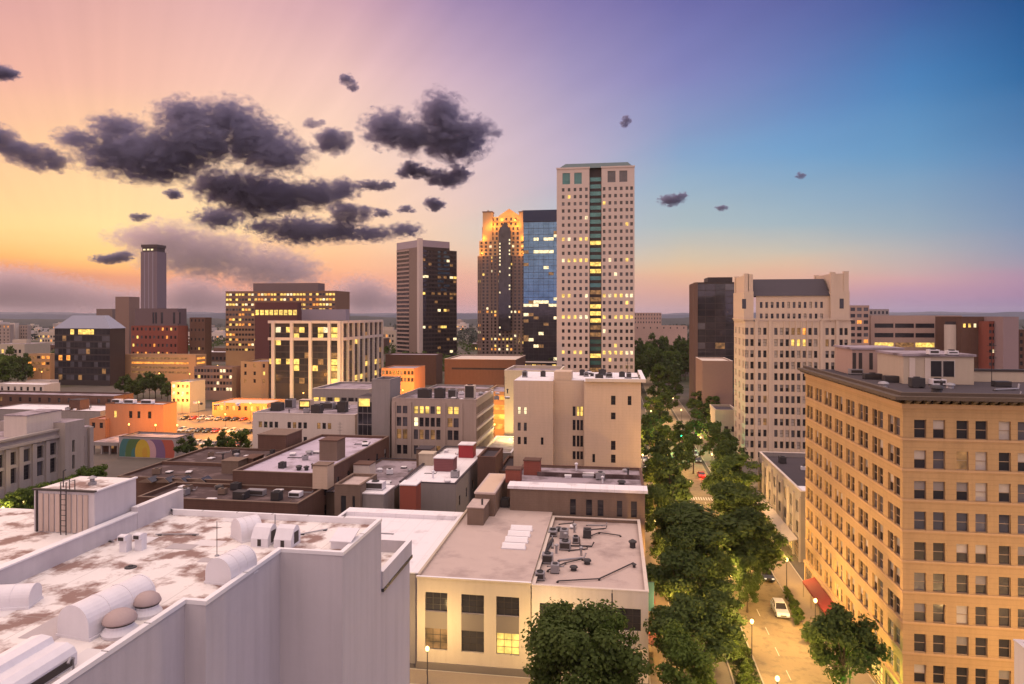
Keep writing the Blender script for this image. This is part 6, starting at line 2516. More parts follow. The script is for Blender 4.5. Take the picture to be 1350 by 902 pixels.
for (px, py, z, r) in ((888, 602, 7, 21), (900, 575, 7, 18), (914, 592, 7, 18), (882, 628, 7, 22), (960, 618, 7, 22), (868, 620, 7, 24), (862, 590, 7, 19), (884, 640, 7, 26), (880, 575, 7, 18), (858, 560, 7, 15), (872, 548, 7, 15), (862, 533, 7, 14), (880, 528, 7, 13), (918, 560, 7, 14),
                       (935, 570, 7, 17), (950, 580, 7, 18), (925, 545, 7, 14), (945, 552, 7, 15), (960, 600, 7, 18), (918, 530, 7, 13), (940, 532, 7, 13), (870, 515, 8, 13), (890, 512, 8, 12), (852, 575, 6, 12), (955, 640, 7, 22),):
    plant_px(MIDT[k % 3], px, py, z, r, LAB1, G1)
    k += 1
LAB2 = 'dark tree in the park like mass beyond the avenue, right of the tallest tower'
for i in range(34):
    px = rnd.uniform(840, 906)
    Y = rnd.uniform(390, 640)
    p = at_y(px, 500, Y)
    plant(MIDT[i % 3], p.x, Y, rnd.uniform(1.3, 2.0), LAB2, 'trees beyond the avenue', sz=rnd.uniform(1.3, 2.0) * (1.0 + (Y - 390) / 450))
for i, (px, py, r, Yd, lab) in enumerate(((246, 588, 15, 190, 'round dark tree beside the mural, before the orange lit parking lot'), (296, 582, 13, 196, 'small dark tree at the far edge of the wide brown roof'), (316, 582, 17, 190, 'dark tree against the left end of the white two row building'),
                                          (274, 592, 8, 186, 'tiny dark tree in the middle of the brown roof far edge'))):
    p = at_y(px, py, Yd)
    sc = r * Yd / F / 4.1
    plant(MIDT[i % 3], p.x, Yd, sc, lab, sz=max(.5, p.z / 6.4))
LAB3 = 'dark tree in the clump at the far left edge'
for i in range(12):
    px = rnd.uniform(-15, 38)
    Y = rnd.uniform(330, 420)
    p = at_y(px, 480, Y)
    plant(MIDT[i % 3], p.x, Y, rnd.uniform(1.3, 2.1), LAB3, 'trees at the far left', sz=rnd.uniform(1.6, 2.4))
LAB4 = 'dark tree in the row before the ochre deck on the left'
for i in range(9):
    px = 165 + i * 8
    Y = rnd.uniform(310, 335)
    p = at_y(px, 515, Y)
    plant(MIDT[i % 3], p.x, Y, rnd.uniform(.9, 1.3), LAB4, 'trees before the ochre deck', sz=rnd.uniform(.9, 1.4))
LAB5 = 'leafy bush glowing yellow green at the foot of the carved stone building'
for i in range(11):
    px = 2 + i * 11.5
    Y = at_x(px, 650, -127).y
    plant(TREES[3] if i % 2 else MIDT[2], -126 + rnd.uniform(-2, 2), Y, rnd.uniform(.75, 1.0), LAB5, 'bushes along the stone building', sz=rnd.uniform(.6, .85))


# shrubs
def make_shrub(seed, m, n=900):
    root = empty('shrub', (0, 0, 0), 'shrub', 'shrub')
    cb, cl = crown_mesh(seed, n, .16, .75, .5, .55, m, 10)
    cb.obj('foliage', root, fix=False)
    tb = MB()
    for c, r, w in cl[:6]:
        tb.tube([(0, 0, 0), c * .6, c], [.03, .02, .01], M_BARK, 4, caps=False)
    tb.obj('stem', root, fix=False)
    return root


SH = [make_shrub(31, M_LEAF), make_shrub(32, M_LEAF2)]
SHK = [kids_of(s) for s in SH]
first_sh = [True, True]


def put_shrub(i, x, y, s, label, group):
    if first_sh[i]:
        first_sh[i] = False
        o = SH[i]
        o.location = (x, y, .13)
        o['label'], o['group'] = label, group
    else:
        o = copy_tree(SH[i], SHK[i], (x, y, .13), x + y * 2, label, group)
    o.scale = (s, s, s)


for i in range(30):
    put_shrub(i % 2, 16.1 + rnd.uniform(-1.1, 1.1), 70 + i * 1.7 + rnd.uniform(-.5, .5), rnd.uniform(.8, 1.7), 'low shrub planted in the grassy median of the avenue', 'median shrubs')
for i in range(12):
    put_shrub(i % 2, 26.7 + rnd.uniform(-.5, .5), 97 + i * 1.6, rnd.uniform(.9, 1.6), 'low shrub in the kerb planting beside the parked white car', 'kerb shrubs')

# ================================================================== STREET LAMPS
LAMP_Y = glow('lamp_globe_warm', (1.0, 0.66, 0.22), 5, 0)
LAMP_O = glow('lamp_globe_sodium', (1.0, 0.46, 0.08), 7, 0)


def make_lamp(m, h=5.0):
    root = empty('street_lamp', (0, 0, 0), 'lamp', 'street lamp')
    a = MB()
    a.lathe([(.16, 0), (.16, .3), (.07, .5), (.055, h - .25), (.1, h - .2), (.1, h - .1)], (0, 0, 0), DARKSTEEL, 8)
    a.obj('post', root)
    a = MB()
    a.lathe([(.1, h - .098), (.2, h + .02), (.25, h + .2), (.2, h + .38), (.06, h + .48)], (0, 0, 0), m, 12)
    a.obj('globe', root)
    return root


LP = {'y': make_lamp(LAMP_Y), 'o': make_lamp(LAMP_O, 8.0), 'f': make_lamp(LAMP_O, 7.0)}
for c in children(LP['f']):
    c.scale = (2.4, 2.4, 1)
LPK = {k_: kids_of(v) for k_, v in LP.items()}
lamp_used = set()


def lamp(kind, x, y, power, label, group=None, col=None):
    z = 0.0
    if kind not in lamp_used:
        lamp_used.add(kind)
        o = LP[kind]
        o.location = (x, y, z)
        o['label'] = label
        if group:
            o['group'] = group
    else:
        o = copy_tree(LP[kind], LPK[kind], (x, y, z), 0, label, group)
        if not group and 'group' in o:
            del o['group']
    if power:
        h = {'y': 5.2, 'o': 8.2, 'f': 7.2}[kind]
        l = point_light((0, 0, h + .75), power * (.42 if kind == 'o' else 1), col or (WARM if kind == 'y' else SODIUM), .2)
        l.parent = o
    return o


GA = 'globe lamps along the avenue'
LL = 'warm globe street lamp shining among the trees along the avenue'
for y in (86, 100, 116, 134, 152, 168):
    lamp('y', 27.6, y, 5000, 'warm globe street lamp on the right pavement beside the tan block and low grey building', 'globe lamps on the right pavement', (1.0, .58, .18))
for y in (78, 92, 108, 126, 146, 166, 198, 222, 250, 285):
    lamp('y', 17.6 if y < 170 else 14.8, y, 9000 if y < 170 else 3800, LL, GA, (1.0, .6, .2))
for y in (94, 112, 134, 158, 196, 220, 248, 280, 320):
    lamp('y', 7.9, y, 4200, LL, GA, (1.0, .55, .16))
for y in (200, 226, 256, 290, 330, 380):
    lamp('y', 27.4, y, 2600, LL, GA)
for x in (-22, -8):
    lamp('y', x, 78.8, 2600, 'assumed warm globe street lamp before the cream building, ' + ('left of the two' if x < -10 else 'right of the two'))  # both lamps assumed from the yellow light on the ground here
for i, x in enumerate((41, 51, 61)):
    lamp('o', x, 69.0, 9000, 'assumed unseen orange street lamp on the side street before the tan office block', 'assumed lamps of the right side street', (1.0, .62, .24))  # assumed lamps out of view, added to warm the tan block's front
q = at_y(232.5, 560, 208)
lamp('o', q.x + 1.0, 207, 15000, 'bright orange street lamp at the corner of the orange building')
q = at_y(297, 560, 232)
lamp('o', q.x, 232, 70000, 'brightest orange street lamp in the middle of the orange lit parking lot')
for i, (px, Yd, pw, lab) in enumerate(((262, 262, 60000, 'orange street lamp at the back left of the orange lit parking lot'), (330, 262, 60000, 'orange street lamp at the back right of the parking lot'), (205, 206, 5000, 'added orange street lamp before the roof of the mural building'), (170, 206, 5000, 'added orange street lamp at the left of the orange building front'),  # lamps before mural roof and orange front are added to brighten that wall
                                      (240, 282, 36000, 'orange street lamp before the small cream lit building'), (531, 318, 45000, 'orange street lamp below the corner tower, before the orange lit annex'), (598, 330, 45000, 'orange street lamp before the broad brown parking building'),
                                      (571, 322, 36000, 'orange street lamp between the orange annex and the brown parking building'), (652, 224, 16000, 'orange street lamp before the orange lit parking deck'), (672, 198, 22000, 'orange street lamp beside the yellow washed building'),
                                      (400, 300, 45000, 'orange street lamp at the foot of the white framed building'), (450, 300, 45000, 'orange street lamp right of the white framed building front'), (210, 385, 16000, 'orange street lamp before the long ochre deck'),
                                      (250, 385, 16000, 'orange street lamp at the right end of the long ochre deck'), (55, 385, 12000, 'orange street lamp before the small banded tan block'), (325, 440, 16000, 'orange street lamp at the foot of the wide lit office'),
                                      (287, 450, 20000, 'pale orange lamp between the brick corner block and the wide lit office'))):
    q = at_y(px, 500, Yd)
    lamp('o', q.x, Yd, pw, lab, None, SODIUM if i not in (9, 10, 11, 16) else (1.0, .72, .25))
for i, px in enumerate((4, 30, 60, 92)):
    lamp('y', -124.0, at_x(px, 650, -124).y, 1500, 'assumed warm globe lamp lighting the base of the carved stone building', 'assumed lamps along the stone building')  # lamps assumed from the yellow glow along the foot of the wall
GF = 'lamps scattered far across the city'
for i in range(70):
    px = rnd.uniform(-5, 1355)
    Y = rnd.choice((rnd.uniform(420, 900), rnd.uniform(700, 1800)))
    q = at_y(px, 440, Y)
    if 0 < q.x < 36:
        continue
    lamp('f', q.x, Y, 0, 'tiny orange street lamp glinting far across the city', GF)

# ================================================================== CARS
M_TYRE = mat('tyre_rubber', (.02, .02, .02), .8, .1, 3)
M_CHROME = mat('wheel_metal', (.45, .45, .45), .35, .05, 3, metal=.7)
TAIL = glow('tail_lamp', (1, .03, .02), 9, 0)
HEAD = glow('head_lamp', (1, .86, .6), 1.2, 0)


def make_car(col, name, suv=True):
    pm = mat(name, col, .3, .04, 1.0, spec=.5)
    root = empty('parked_car', (0, 0, 0), 'car', 'car')
    w = .92
    hh = 1.0 if suv else .88
    prof = [(-2.3, .38), (-2.32, .7), (-2.2, hh - .08), (-1.3, hh), (2.0, hh + .06), (2.24, hh - .02), (2.3, .6), (2.28, .36)]
    a = MB()
    a.prism(prof, 'y', -w, w, pm) if False else None
    n = len(prof)
    sec = [(-w, .92), (-w * .98, 1.0), (w * .98, 1.0), (w, .92)]
    # body: side profile swept across the width, shoulders drawn in
    k_ = a.mi(pm)
    for s, f in sec:
        for x, z in prof:
            a.v.append((x * (.985 if f < 1 else 1.0), s, .36 + (z - .36) * f))
    for i in range(3):
        for j in range(n):
            a.f.append((i * n + j, i * n + (j + 1) % n, (i + 1) * n + (j + 1) % n, (i + 1) * n + j))
            a.m.append(k_)
    a.f.append(tuple(range(n)))
    a.m.append(k_)
    a.f.append(tuple(reversed(range(3 * n, 4 * n))))
    a.m.append(k_)
    body = a.obj('body', root)
    top = 1.68 if suv else 1.42
    c = [(-.95, hh - .005), (-.35, top), (1.35 if suv else .9, top), (2.0 if suv else 1.6, hh + .03)]
    a = MB()
    wi, wo = w * .74, w * .93
    for s0, s1 in ((-wo, -wi), (wo, wi)):
        pass
    P = [(c[0][0], -wo, c[0][1]), (c[1][0], -wi, c[1][1]), (c[2][0], -wi, c[2][1]), (c[3][0], -wo, c[3][1]), (c[0][0], wo, c[0][1]), (c[1][0], wi, c[1][1]), (c[2][0], wi, c[2][1]), (c[3][0], wo, c[3][1])]
    a.face([P[0], P[3], P[2], P[1]], GL_DARK)
    a.face([P[4], P[5], P[6], P[7]], GL_DARK)
    a.face([P[0], P[1], P[5], P[4]], GL_DARK)
    a.face([P[3], P[7], P[6], P[2]], GL_DARK)
    a.obj('windows', root)
    a = MB()
    a.box(c[1][0] + .02, c[2][0] + .03, -wi - .01, wi + .01, top - .02, top + .05, pm)
    for s in (-1, 1):
        for x0_, x1_ in ((.25, .35), (1.15, 1.25)):
            if x1_ < c[2][0]:
                a.bar((x0_, s * (wo + .0), hh + .02), (x0_ + .02, s * (wi + .01), top), .07, pm, (1, 0, 0))
        a.bar((c[0][0], s * (wo - .01), hh), (c[1][0], s * (wi + .005), top), .08, pm, (0, 1, 0))
        a.bar((c[3][0], s * (wo - .01), hh + .03), (c[2][0], s * (wi + .005), top), .1, pm, (0, 1, 0))
    a.obj('roof', root)
    for x in (-1.42, 1.42):
        for s in (-1, 1):
            a = MB()
            a.tube([(x, s * (w - .2), .34), (x, s * (w + .02), .34)], .34, M_TYRE, 16)
            t = a.obj('wheel', root)
            a = MB()
            a.tube([(x, s * (w + .021), .34), (x, s * (w + .035), .34)], .2, M_CHROME, 12)
            a.obj('rim', t)
    for s in (-1, 1):
        a = MB()
        a.box(-2.36, -2.2, s * .62 - .2, s * .62 + .2, .62, .78, HEAD)
        a.obj('headlight', root)
        a = MB()
        a.box(2.2, 2.33, s * .7 - .16, s * .7 + .16, .68, .9, TAIL)
        a.obj('tail_light', root)
    a = MB()
    a.box(-2.37, -2.26, -.4, .4, .48, .62, FR_DARK)
    a.obj('grille', root)
    return root


cars = {'w': make_car((.62, .62, .60), 'white_car_paint'), 'k': make_car((.02, .02, .025), 'black_car_paint', False), 'r': make_car((.30, .03, .025), 'red_car_paint', False), 's': make_car((.30, .30, .32), 'silver_car_paint', False)}
CK = {k_: kids_of(v) for k_, v in cars.items()}
car_used = set()


def put_car(k_, x, y, rz, label):
    if k_ not in car_used:
        car_used.add(k_)
        o = cars[k_]
        o.location, o.rotation_euler = (x, y, .012), (0, 0, rz)
        o['label'] = label
    else:
        o = copy_tree(cars[k_], CK[k_], (x, y, .012), rz, label)
    return o


put_car('w', 24.6, 107.5, R(90), 'white car parked at the right kerb of the yellow lit road')
put_car('k', 25.6, 121.5, R(90), 'black car parked behind the white car, near the low grey building')
put_car('s', 25.6, 129, R(90), 'silver car parked between the black car and the street corner')
put_car('r', 23.8, 194.5, R(-90), 'red car with its tail lamps lit, on the avenue beyond the canopy')
put_car('k', 20.4, 205, R(-90), 'black car driving away ahead of the red car on the avenue')
put_car('s', 5.0 + 6.0, 92.5, R(90), 'silver car on the left lane half hidden under the near trees')
for i, (kk_, x, y) in enumerate((('k', 25.1, 214), ('w', 25.1, 222), ('s', 25.1, 231), ('k', 25.1, 246), ('s', 25.1, 262), ('k', 9.4, 204), ('w', 9.4, 212), ('s', 9.4, 226), ('k', 12.0, 240), ('w', 9.4, 118), ('k', 9.4, 132))):
    o = put_car(kk_, x, y, R(90), 'parked car in the line along the avenue kerb beyond or under the trees')
    o['group'] = 'cars parked along the avenue kerbs'
for i in range(26):
    px_, Y_ = 238 + (i % 9) * 11 + (i // 9) * 3, (216, 240, 268)[i // 9]
    o = put_car('kswr'[(i * 7 + i // 3) % 4], at_y(px_, 570, Y_).x, Y_, R(90), 'parked car in the rows of the orange lit parking lot')
    o['group'] = 'cars in the orange lit parking lot'
q = Vector((24.0, 191.6, .9))
point_light(q, 260, (1, .05, .03), .3, name='tail_glow')

# awning, signs, traffic signal
M_RED = mat('red_canvas', (.13, .018, .016), .8, .1, 1.0)
p = Vector((30.35, 100.6, 0))
root = empty('red_awning', p, 'long red canvas awning over the pavement beside the tan office block', 'awning')
a = MB()
a.prism([(-.8, 2.6), (1.0, 3.25), (1.0, 3.33), (-.8, 2.68)], 'y', 0, 13.4, M_RED)
a.obj('canvas', root)
a = MB()
a.box(-.82, -.78, 0, 13.4, 2.3, 2.65, M_RED)
a.obj('valance', root)
for y in (.2, 4.5, 8.9, 13.2):
    a = MB()
    a.tube([(-.75, y, .12), (-.75, y, 2.62)], .035, DARKSTEEL, 6)
    a.obj('post', root)
root = empty('red_awning', (4.12, 88, 0), 'red canvas shop awning at the street side of the corner building', 'awning')
a = MB()
a.prism([(0, 3.3), (2.0, 2.6), (2.0, 2.68), (0, 3.4)], 'y', 0, 5, M_RED)
a.obj('canvas', root)
a = MB()
a.box(1.98, 2.02, 0, 5, 2.35, 2.64, M_RED)
a.obj('valance', root)
root = empty('banner_sign', (4.14, 95.5, 0), 'dark teal hanging banner on the street side of the corner building', 'banner')
a = MB()
a.box(.25, 1.25, -.05, .05, 4.2, 8.2, mat('teal_canvas', (.03, .09, .12), .8, .1, 1.0))
a.obj('cloth', root)
a = MB()
a.bar((0, 0, 8.25), (1.3, 0, 8.25), .06, DARKSTEEL)
a.obj('bracket', root)
root = empty('red_awning', (4.12, 101, 0), 'pink red canvas awning farther along the corner building side', 'awning')
a = MB()
a.prism([(0, 3.5), (1.8, 2.9), (1.8, 2.98), (0, 3.6)], 'y', 0, 6, mat('pink_canvas', (.42, .12, .10), .8, .1, 1))
a.obj('canvas', root)

GREEN = glow('green_signal', (.02, 1, .35), 30, 0)
qs = at_y(893, 548, 226)
root = empty('traffic_signal', (qs.x - 5, 226, 0), 'traffic signal glowing green over the avenue among the far trees', 'traffic light')
a = MB()
a.tube([(0, 0, 0), (0, 0, 6.3), (.3, 0, 6.6), (6.4, 0, 6.8)], [.12, .1, .08, .06], DARKSTEEL, 8)
a.obj('mast', root)
for x in (4.0, 6.2):
    a = MB()
    a.box(x - .2, x + .2, -.15, .15, 5.65, 6.75, FR_DARK)
    h_ = a.obj('signal_head', root)
    for i, m_ in enumerate((GREEN, FR_DARK, FR_DARK)):
        a = MB()
        a.tube([(x, -.16, 5.85 + i * .34), (x, -.2, 5.85 + i * .34)], .3 if i == 0 else .13, m_, 12)
        a.obj('lens', h_)
point_light((qs.x, 225.0, 5.9), 4200, (.03, 1, .35), .3, name='signal_glow')
point_light((28.0, 81.5, 3.2), 700, (.35, 1, .12), .3, name='up_light')

# ================================================================== THE FAR CITY
def far_box(seed):
    r = random.Random(seed)
    a = MB()
    w, d, h = r.uniform(14, 34), r.uniform(14, 30), r.uniform(5, 15)
    wm = r.choice((M_BRICK, M_OFFICE, M_PALE, M_STONE, M_CREAM))
    a.box(-w / 2, w / 2, 0, d, 0, h, wm, top=r.choice((M_PURROOF, M_WROOF2, M_DKROOF)))
    n = int(h / 3.6)
    for f in range(n):
        for i in range(int(w / 4)):
            s = r.choices((GL_DARK, LIT_ORG, LIT_YEL, BLIND2), (6, 1, .8, 1))[0]
            x = -w / 2 + 1 + i * 4
            a.face([(x, -.03, 1 + f * 3.6), (x + 2.2, -.03, 1 + f * 3.6), (x + 2.2, -.03, 2.8 + f * 3.6), (x, -.03, 2.8 + f * 3.6)], s)
    a.box(-w / 4, w / 4, d / 3, d / 2, h + .01, h + 2, wm)
    return a.mesh('distant_building', fix=True)


FB = [far_box(s) for s in range(12)]
rnd = random.Random(99)
BLD = []
for o in COL.objects:
    if o.parent is None and o.get('category') in ('building', 'tower'):
        BLD.append((o.location.x, o.location.y))
placed = []
for i in range(700):
    if len(placed) >= 190:
        break
    Y = 340 * (8.0 ** rnd.random())
    px = rnd.uniform(-40, 1390)
    q = at_y(px, 430, Y)
    if -6 < q.x < 42 and Y < 900:
        continue
    if Y < 720 and (any(-75 < q.x - x < 75 and -60 < Y - y < 60 for x, y in BLD)):
        continue
    if any(abs(q.x - x) < 42 and abs(Y - y) < 42 for x, y in placed):
        continue
    placed.append((q.x, Y))
    o = bpy.data.objects.new('distant_building', FB[rnd.randrange(12)])
    COL.objects.link(o)
    o.location = (q.x, Y, 0)
    o.rotation_euler[2] = rnd.choice((0, 0, R(90), R(180))) * 0
    o.scale = (1, 1, rnd.uniform(.7, 1.5) * (1 + Y / 2600))
    tag(o, 'small plain building far off among the trees towards the hills', 'building', 'distant low buildings')
# woods between and behind them: nobody could count these trees
mb = MB()
kk = [mb.mi(M_LEAF), mb.mi(mat('dusk_foliage', (.04, .05, .04), 1, .3, .05))]
for i in range(5200):
    Y = 430 * (6.5 ** (rnd.random() ** .8))
    px = rnd.uniform(-60, 1410)
    q = at_y(px, 430, Y)
    if -4 < q.x < 40 and Y < 640:
        continue
    if any(-30 < q.x - x < 75 and -12 < Y - y < 50 for x, y in BLD) and Y < 720:
        continue
    if any(abs(q.x - x) < 20 and -4 < Y - y < 34 for x, y in placed):
        continue
    if noise.noise(Vector((q.x * .006, Y * .004, 0))) < -.12:
        continue
    r = rnd.uniform(3.5, 7)
    hh = rnd.uniform(7, 13)
    for j in range(26 if Y < 1100 else 12):
        d = Vector((rnd.gauss(0, 1), rnd.gauss(0, 1), rnd.gauss(0, 1))).normalized()
        p = Vector((q.x, Y, hh * .6)) + Vector((d.x * r, d.y * r, d.z * hh * .42))
        s = rnd.uniform(1.0, 2.2) * (1 if Y < 1100 else 1.5)
        a = Vector((rnd.gauss(0, 1), rnd.gauss(0, 1), rnd.gauss(0, 1))).normalized()
        t = d.cross(a).normalized() * s
        u2 = d.cross(t.normalized()) * s * .7
        b0 = len(mb.v)
        mb.v.extend([tuple(p - t), tuple(p + u2), tuple(p + t), tuple(p - u2)])
        mb.f.append((b0, b0 + 1, b0 + 2, b0 + 3))
        mb.m.append(kk[1] if Y > 900 else kk[0])
o = mb.obj('far_woods', fix=False)
tag(o, kind='stuff')

# ================================================================== CLOUDS, kilometres away beyond everything else
def cloud_material(name, col, dens, scale, puffs, erode, dark):
    """vapour that is thick inside the ovals (centre, radii in local metres) and frays out at their edges"""
    m, nt, p = new_mat(name)
    nt.nodes.clear()
    N, L = nt.nodes.new, nt.links.new
    out = N('ShaderNodeOutputMaterial')
    pv = N('ShaderNodeVolumePrincipled')
    L(pv.outputs[0], out.inputs['Volume'])
    pv.inputs['Color'].default_value = (*col, 1)
    pv.inputs['Absorption Color'].default_value = (*dark, 1)
    pv.inputs['Anisotropy'].default_value = 0.5
    tc = N('ShaderNodeTexCoord')
    mp = N('ShaderNodeMapping')
    mp.inputs['Scale'].default_value = (0.8, 0.8, 1.25)
    L(tc.outputs['Object'], mp.inputs[0])

    def math_(op, a, c):
        n = N('ShaderNodeMath')
        n.operation = op
        for i, v in enumerate((a, c)):
            if isinstance(v, (int, float)):
                n.inputs[i].default_value = v
            else:
                L(v, n.inputs[i])
        return n.outputs[0]
    best = None
    for c, r in puffs:
        a = N('ShaderNodeVectorMath')
        a.operation = 'SUBTRACT'
        L(tc.outputs['Object'], a.inputs[0])
        a.inputs[1].default_value = c
        d = N('ShaderNodeVectorMath')
        d.operation = 'DIVIDE'
        L(a.outputs[0], d.inputs[0])
        d.inputs[1].default_value = r
        l = N('ShaderNodeVectorMath')
        l.operation = 'LENGTH'
        L(d.outputs[0], l.inputs[0])
        v = math_('SUBTRACT', 1.0, l.outputs['Value'])
        best = v if best is None else math_('MAXIMUM', best, v)
    nz = N('ShaderNodeTexNoise')
    L(mp.outputs[0], nz.inputs['Vector'])
    nz.inputs['Scale'].default_value = scale
    nz.inputs['Detail'].default_value = 7
    nz.inputs['Roughness'].default_value = 0.66
    f = math_('ADD', best, math_('MULTIPLY', math_('SUBTRACT', nz.outputs[0], 0.5), erode))
    mr = N('ShaderNodeMapRange')
    mr.interpolation_type = 'SMOOTHSTEP'
    mr.inputs['From Min'].default_value = 0.10
    mr.inputs['From Max'].default_value = 0.50
    mr.inputs['To Max'].default_value = dens
    L(f, mr.inputs['Value'])
    L(mr.outputs[0], pv.inputs['Density'])
    return m


def cloud(label, puffs, dist, seed=0, thin=False, group='evening clouds'):
    """puffs: (x, y, rx, ry) ovals in photo pixels at a distance of dist metres; each becomes a body of vapour with real depth"""
    rnd = random.Random(seed)
    k = dist / F
    if max(p[2] for p in puffs) <= 36 and not thin:      # a small cloud is a ragged cluster of still smaller puffs
        more = []
        for (x, y, rx, ry) in puffs:
            more.append((x, y, rx * .66, ry * .74))
            for _ in range(3 if len(puffs) > 2 else 5):
                a, d = rnd.uniform(0, 6.28), rnd.uniform(.35, .85)
                more.append((x + math.cos(a) * d * rx, y + math.sin(a) * d * ry * .8, rx * rnd.uniform(.32, .55), ry * rnd.uniform(.36, .6)))
        puffs = more
    bm = bmesh.new()
    c0 = px_ray(sum(p[0] for p in puffs) / len(puffs), sum(p[1] for p in puffs) / len(puffs)) * dist
    loc = []
    inv = Matrix.Rotation(-YAW, 3, 'Z')
    for (x, y, rx, ry) in puffs:
        rx, ry = rx * 1.32, ry * 1.42
        c = px_ray(x, y) * dist - c0 + FWD * rnd.uniform(-0.5, 0.5) * ry * k
        dep = max(ry, min(rx, ry * 1.6)) * k
        c = inv @ c
        loc.append((tuple(c), (rx * k, dep, ry * k)))
        r = bmesh.ops.create_icosphere(bm, subdivisions=3, radius=1.0)
        for v in r['verts']:
            n = v.co * 1.16
            v.co = Vector((c.x + n.x * rx * k, c.y + n.y * dep, c.z + n.z * ry * k))
    me = bpy.data.meshes.new('cloud')
    bm.to_mesh(me)
    bm.free()
    o = bpy.data.objects.new('cloud', me)
    COL.objects.link(o)
    o.location = c0 + Vector((0, 0, CAM_H))
    o.rotation_euler[2] = YAW
    md = o.modifiers.new('union', 'REMESH')
    md.mode = 'VOXEL'
    sz = max(p[3] for p in puffs) * k * (1.9 if len(puffs) > 12 or max(p[2] for p in puffs) < 22 else 1)
    md.voxel_size = max(sz / 12, 6.0)
    small = sz < 60
    me.materials.append(cloud_material('cloud_vapour', (0.235, 0.235, 0.33) if not thin else (0.70, 0.57, 0.60),
                                       ((6.0 if not small else 4.5) if not thin else 1.5) / max(sz, 50), 2.0 / min(max(sz * .8, 34), 150), loc, 3.0 if not small else 3.4, (0.20, 0.20, 0.30)))
    return tag(o, label, 'cloud', group)


cloud('largest dark purple cloud, a wide ragged bank high over the left of the skyline',
      [(104, 186, 24, 12), (150, 168, 30, 15), (165, 200, 60, 25), (225, 205, 55, 26), (205, 228, 48, 13), (248, 156, 36, 20), (300, 160, 40, 24), (330, 185, 44, 26), (372, 207, 36, 18), (270, 192, 50, 24)], 4200, 1)
cloud('dark flat bottomed cloud just under the largest cloud bank', [(290, 245, 36, 18), (330, 255, 48, 24), (375, 262, 45, 17), (420, 258, 34, 16), (450, 248, 20, 12)], 4400, 2)
cloud('dark cloud cut by the left edge of the sky', [(4, 186, 28, 22), (40, 205, 36, 17), (68, 213, 24, 14), (-24, 180, 30, 20)], 4000, 3)
cloud('small rounded dark cloud right of the largest bank', [(432, 183, 28, 20), (455, 186, 15, 12), (412, 164, 16, 7)], 4300, 4)
cloud('dark two lobed cloud high above the corner tower', [(512, 170, 30, 20), (545, 178, 34, 18), (580, 150, 28, 26), (596, 178, 40, 26), (625, 170, 24, 12), (648, 172, 14, 6), (600, 195, 30, 10)], 4300, 5)
cloud('left of two small dark clouds below the two lobed cloud', [(542, 224, 22, 10), (556, 229, 12, 7)], 4500, 6)
cloud('right of two small dark clouds below the two lobed cloud', [(590, 236, 28, 13), (606, 228, 18, 11)], 4500, 7)
cloud('tiny flat dark cloud above the corner tower', [(572, 269, 16, 9)], 4600, 8)
cloud('small pale wisp of cloud alone in the pink upper sky', [(458, 106, 11, 8), (466, 115, 9, 6)], 4400, 9)
cloud('long low dark cloud stretching from the lit office to the corner tower', [(288, 288, 30, 11), (350, 300, 26, 8), (395, 304, 42, 15), (440, 306, 40, 12), (485, 308, 36, 9), (532, 303, 22, 8)], 4700, 10)
cloud('small dark cloud sitting on the right end of the flat bottomed cloud', [(462, 282, 22, 17), (448, 274, 14, 9)], 4600, 11)
cloud('scrap of dark cloud between the rounded cloud and the two small clouds', [(492, 245, 26, 7), (508, 243, 12, 6)], 4500, 12)
cloud('short thin dark cloud left of the slim tower', [(145, 341, 34, 6), (158, 338, 16, 6)], 5000, 13)
cloud('fragment of dark cloud at the top left edge', [(0, 94, 22, 10), (14, 98, 12, 6)], 4200, 14)
cloud('lone small grey cloud in the blue sky right of the tallest tower', [(884, 264, 20, 8), (896, 260, 10, 6)], 4700, 15)
cloud('tiny wisp of cloud above right of the tallest tower', [(825, 160, 8, 7)], 4500, 16, group='tiny wisps')
cloud('tiny wisp of cloud right of the lone small grey cloud', [(953, 274, 8, 4)], 4700, 17, group='tiny wisps')
cloud('faint tiny wisp of cloud far right in the blue sky', [(1056, 232, 7, 4)], 4700, 18, group='tiny wisps')
cloud('scrap of dark cloud under the long low cloud', [(504, 281, 14, 6), (536, 276, 12, 5)], 4700, 19)
cloud('tiny dark scrap of cloud below the largest bank on the left', [(182, 286, 14, 5)], 4600, 20)
cloud('tiny brown scrap of cloud just below the middle of the largest bank', [(228, 255, 14, 7)], 4600, 21)
cloud('wide pale mauve cloud low behind the slim tower', [(180, 312, 40, 12), (230, 322, 52, 24), (285, 338, 60, 26), (340, 350, 56, 24), (390, 358, 36, 16), (240, 345, 50, 14)], 7500, 22, True)
cloud('hazy pale cloud bank on the horizon at the far left', [(-10, 385, 80, 28), (60, 392, 80, 22), (140, 398, 70, 16)], 14000, 23, True)
cloud('hazy pale cloud on the horizon between the slim tower and the lit office', [(250, 392, 40, 24), (290, 398, 40, 16)], 14000, 24, True)
cloud('hazy pale cloud on the horizon left of the corner tower', [(478, 392, 36, 22), (510, 398, 30, 14)], 14000, 25, True)

# ================================================================== SMALL THINGS ON THE ROOFS
rnd = random.Random(2024)


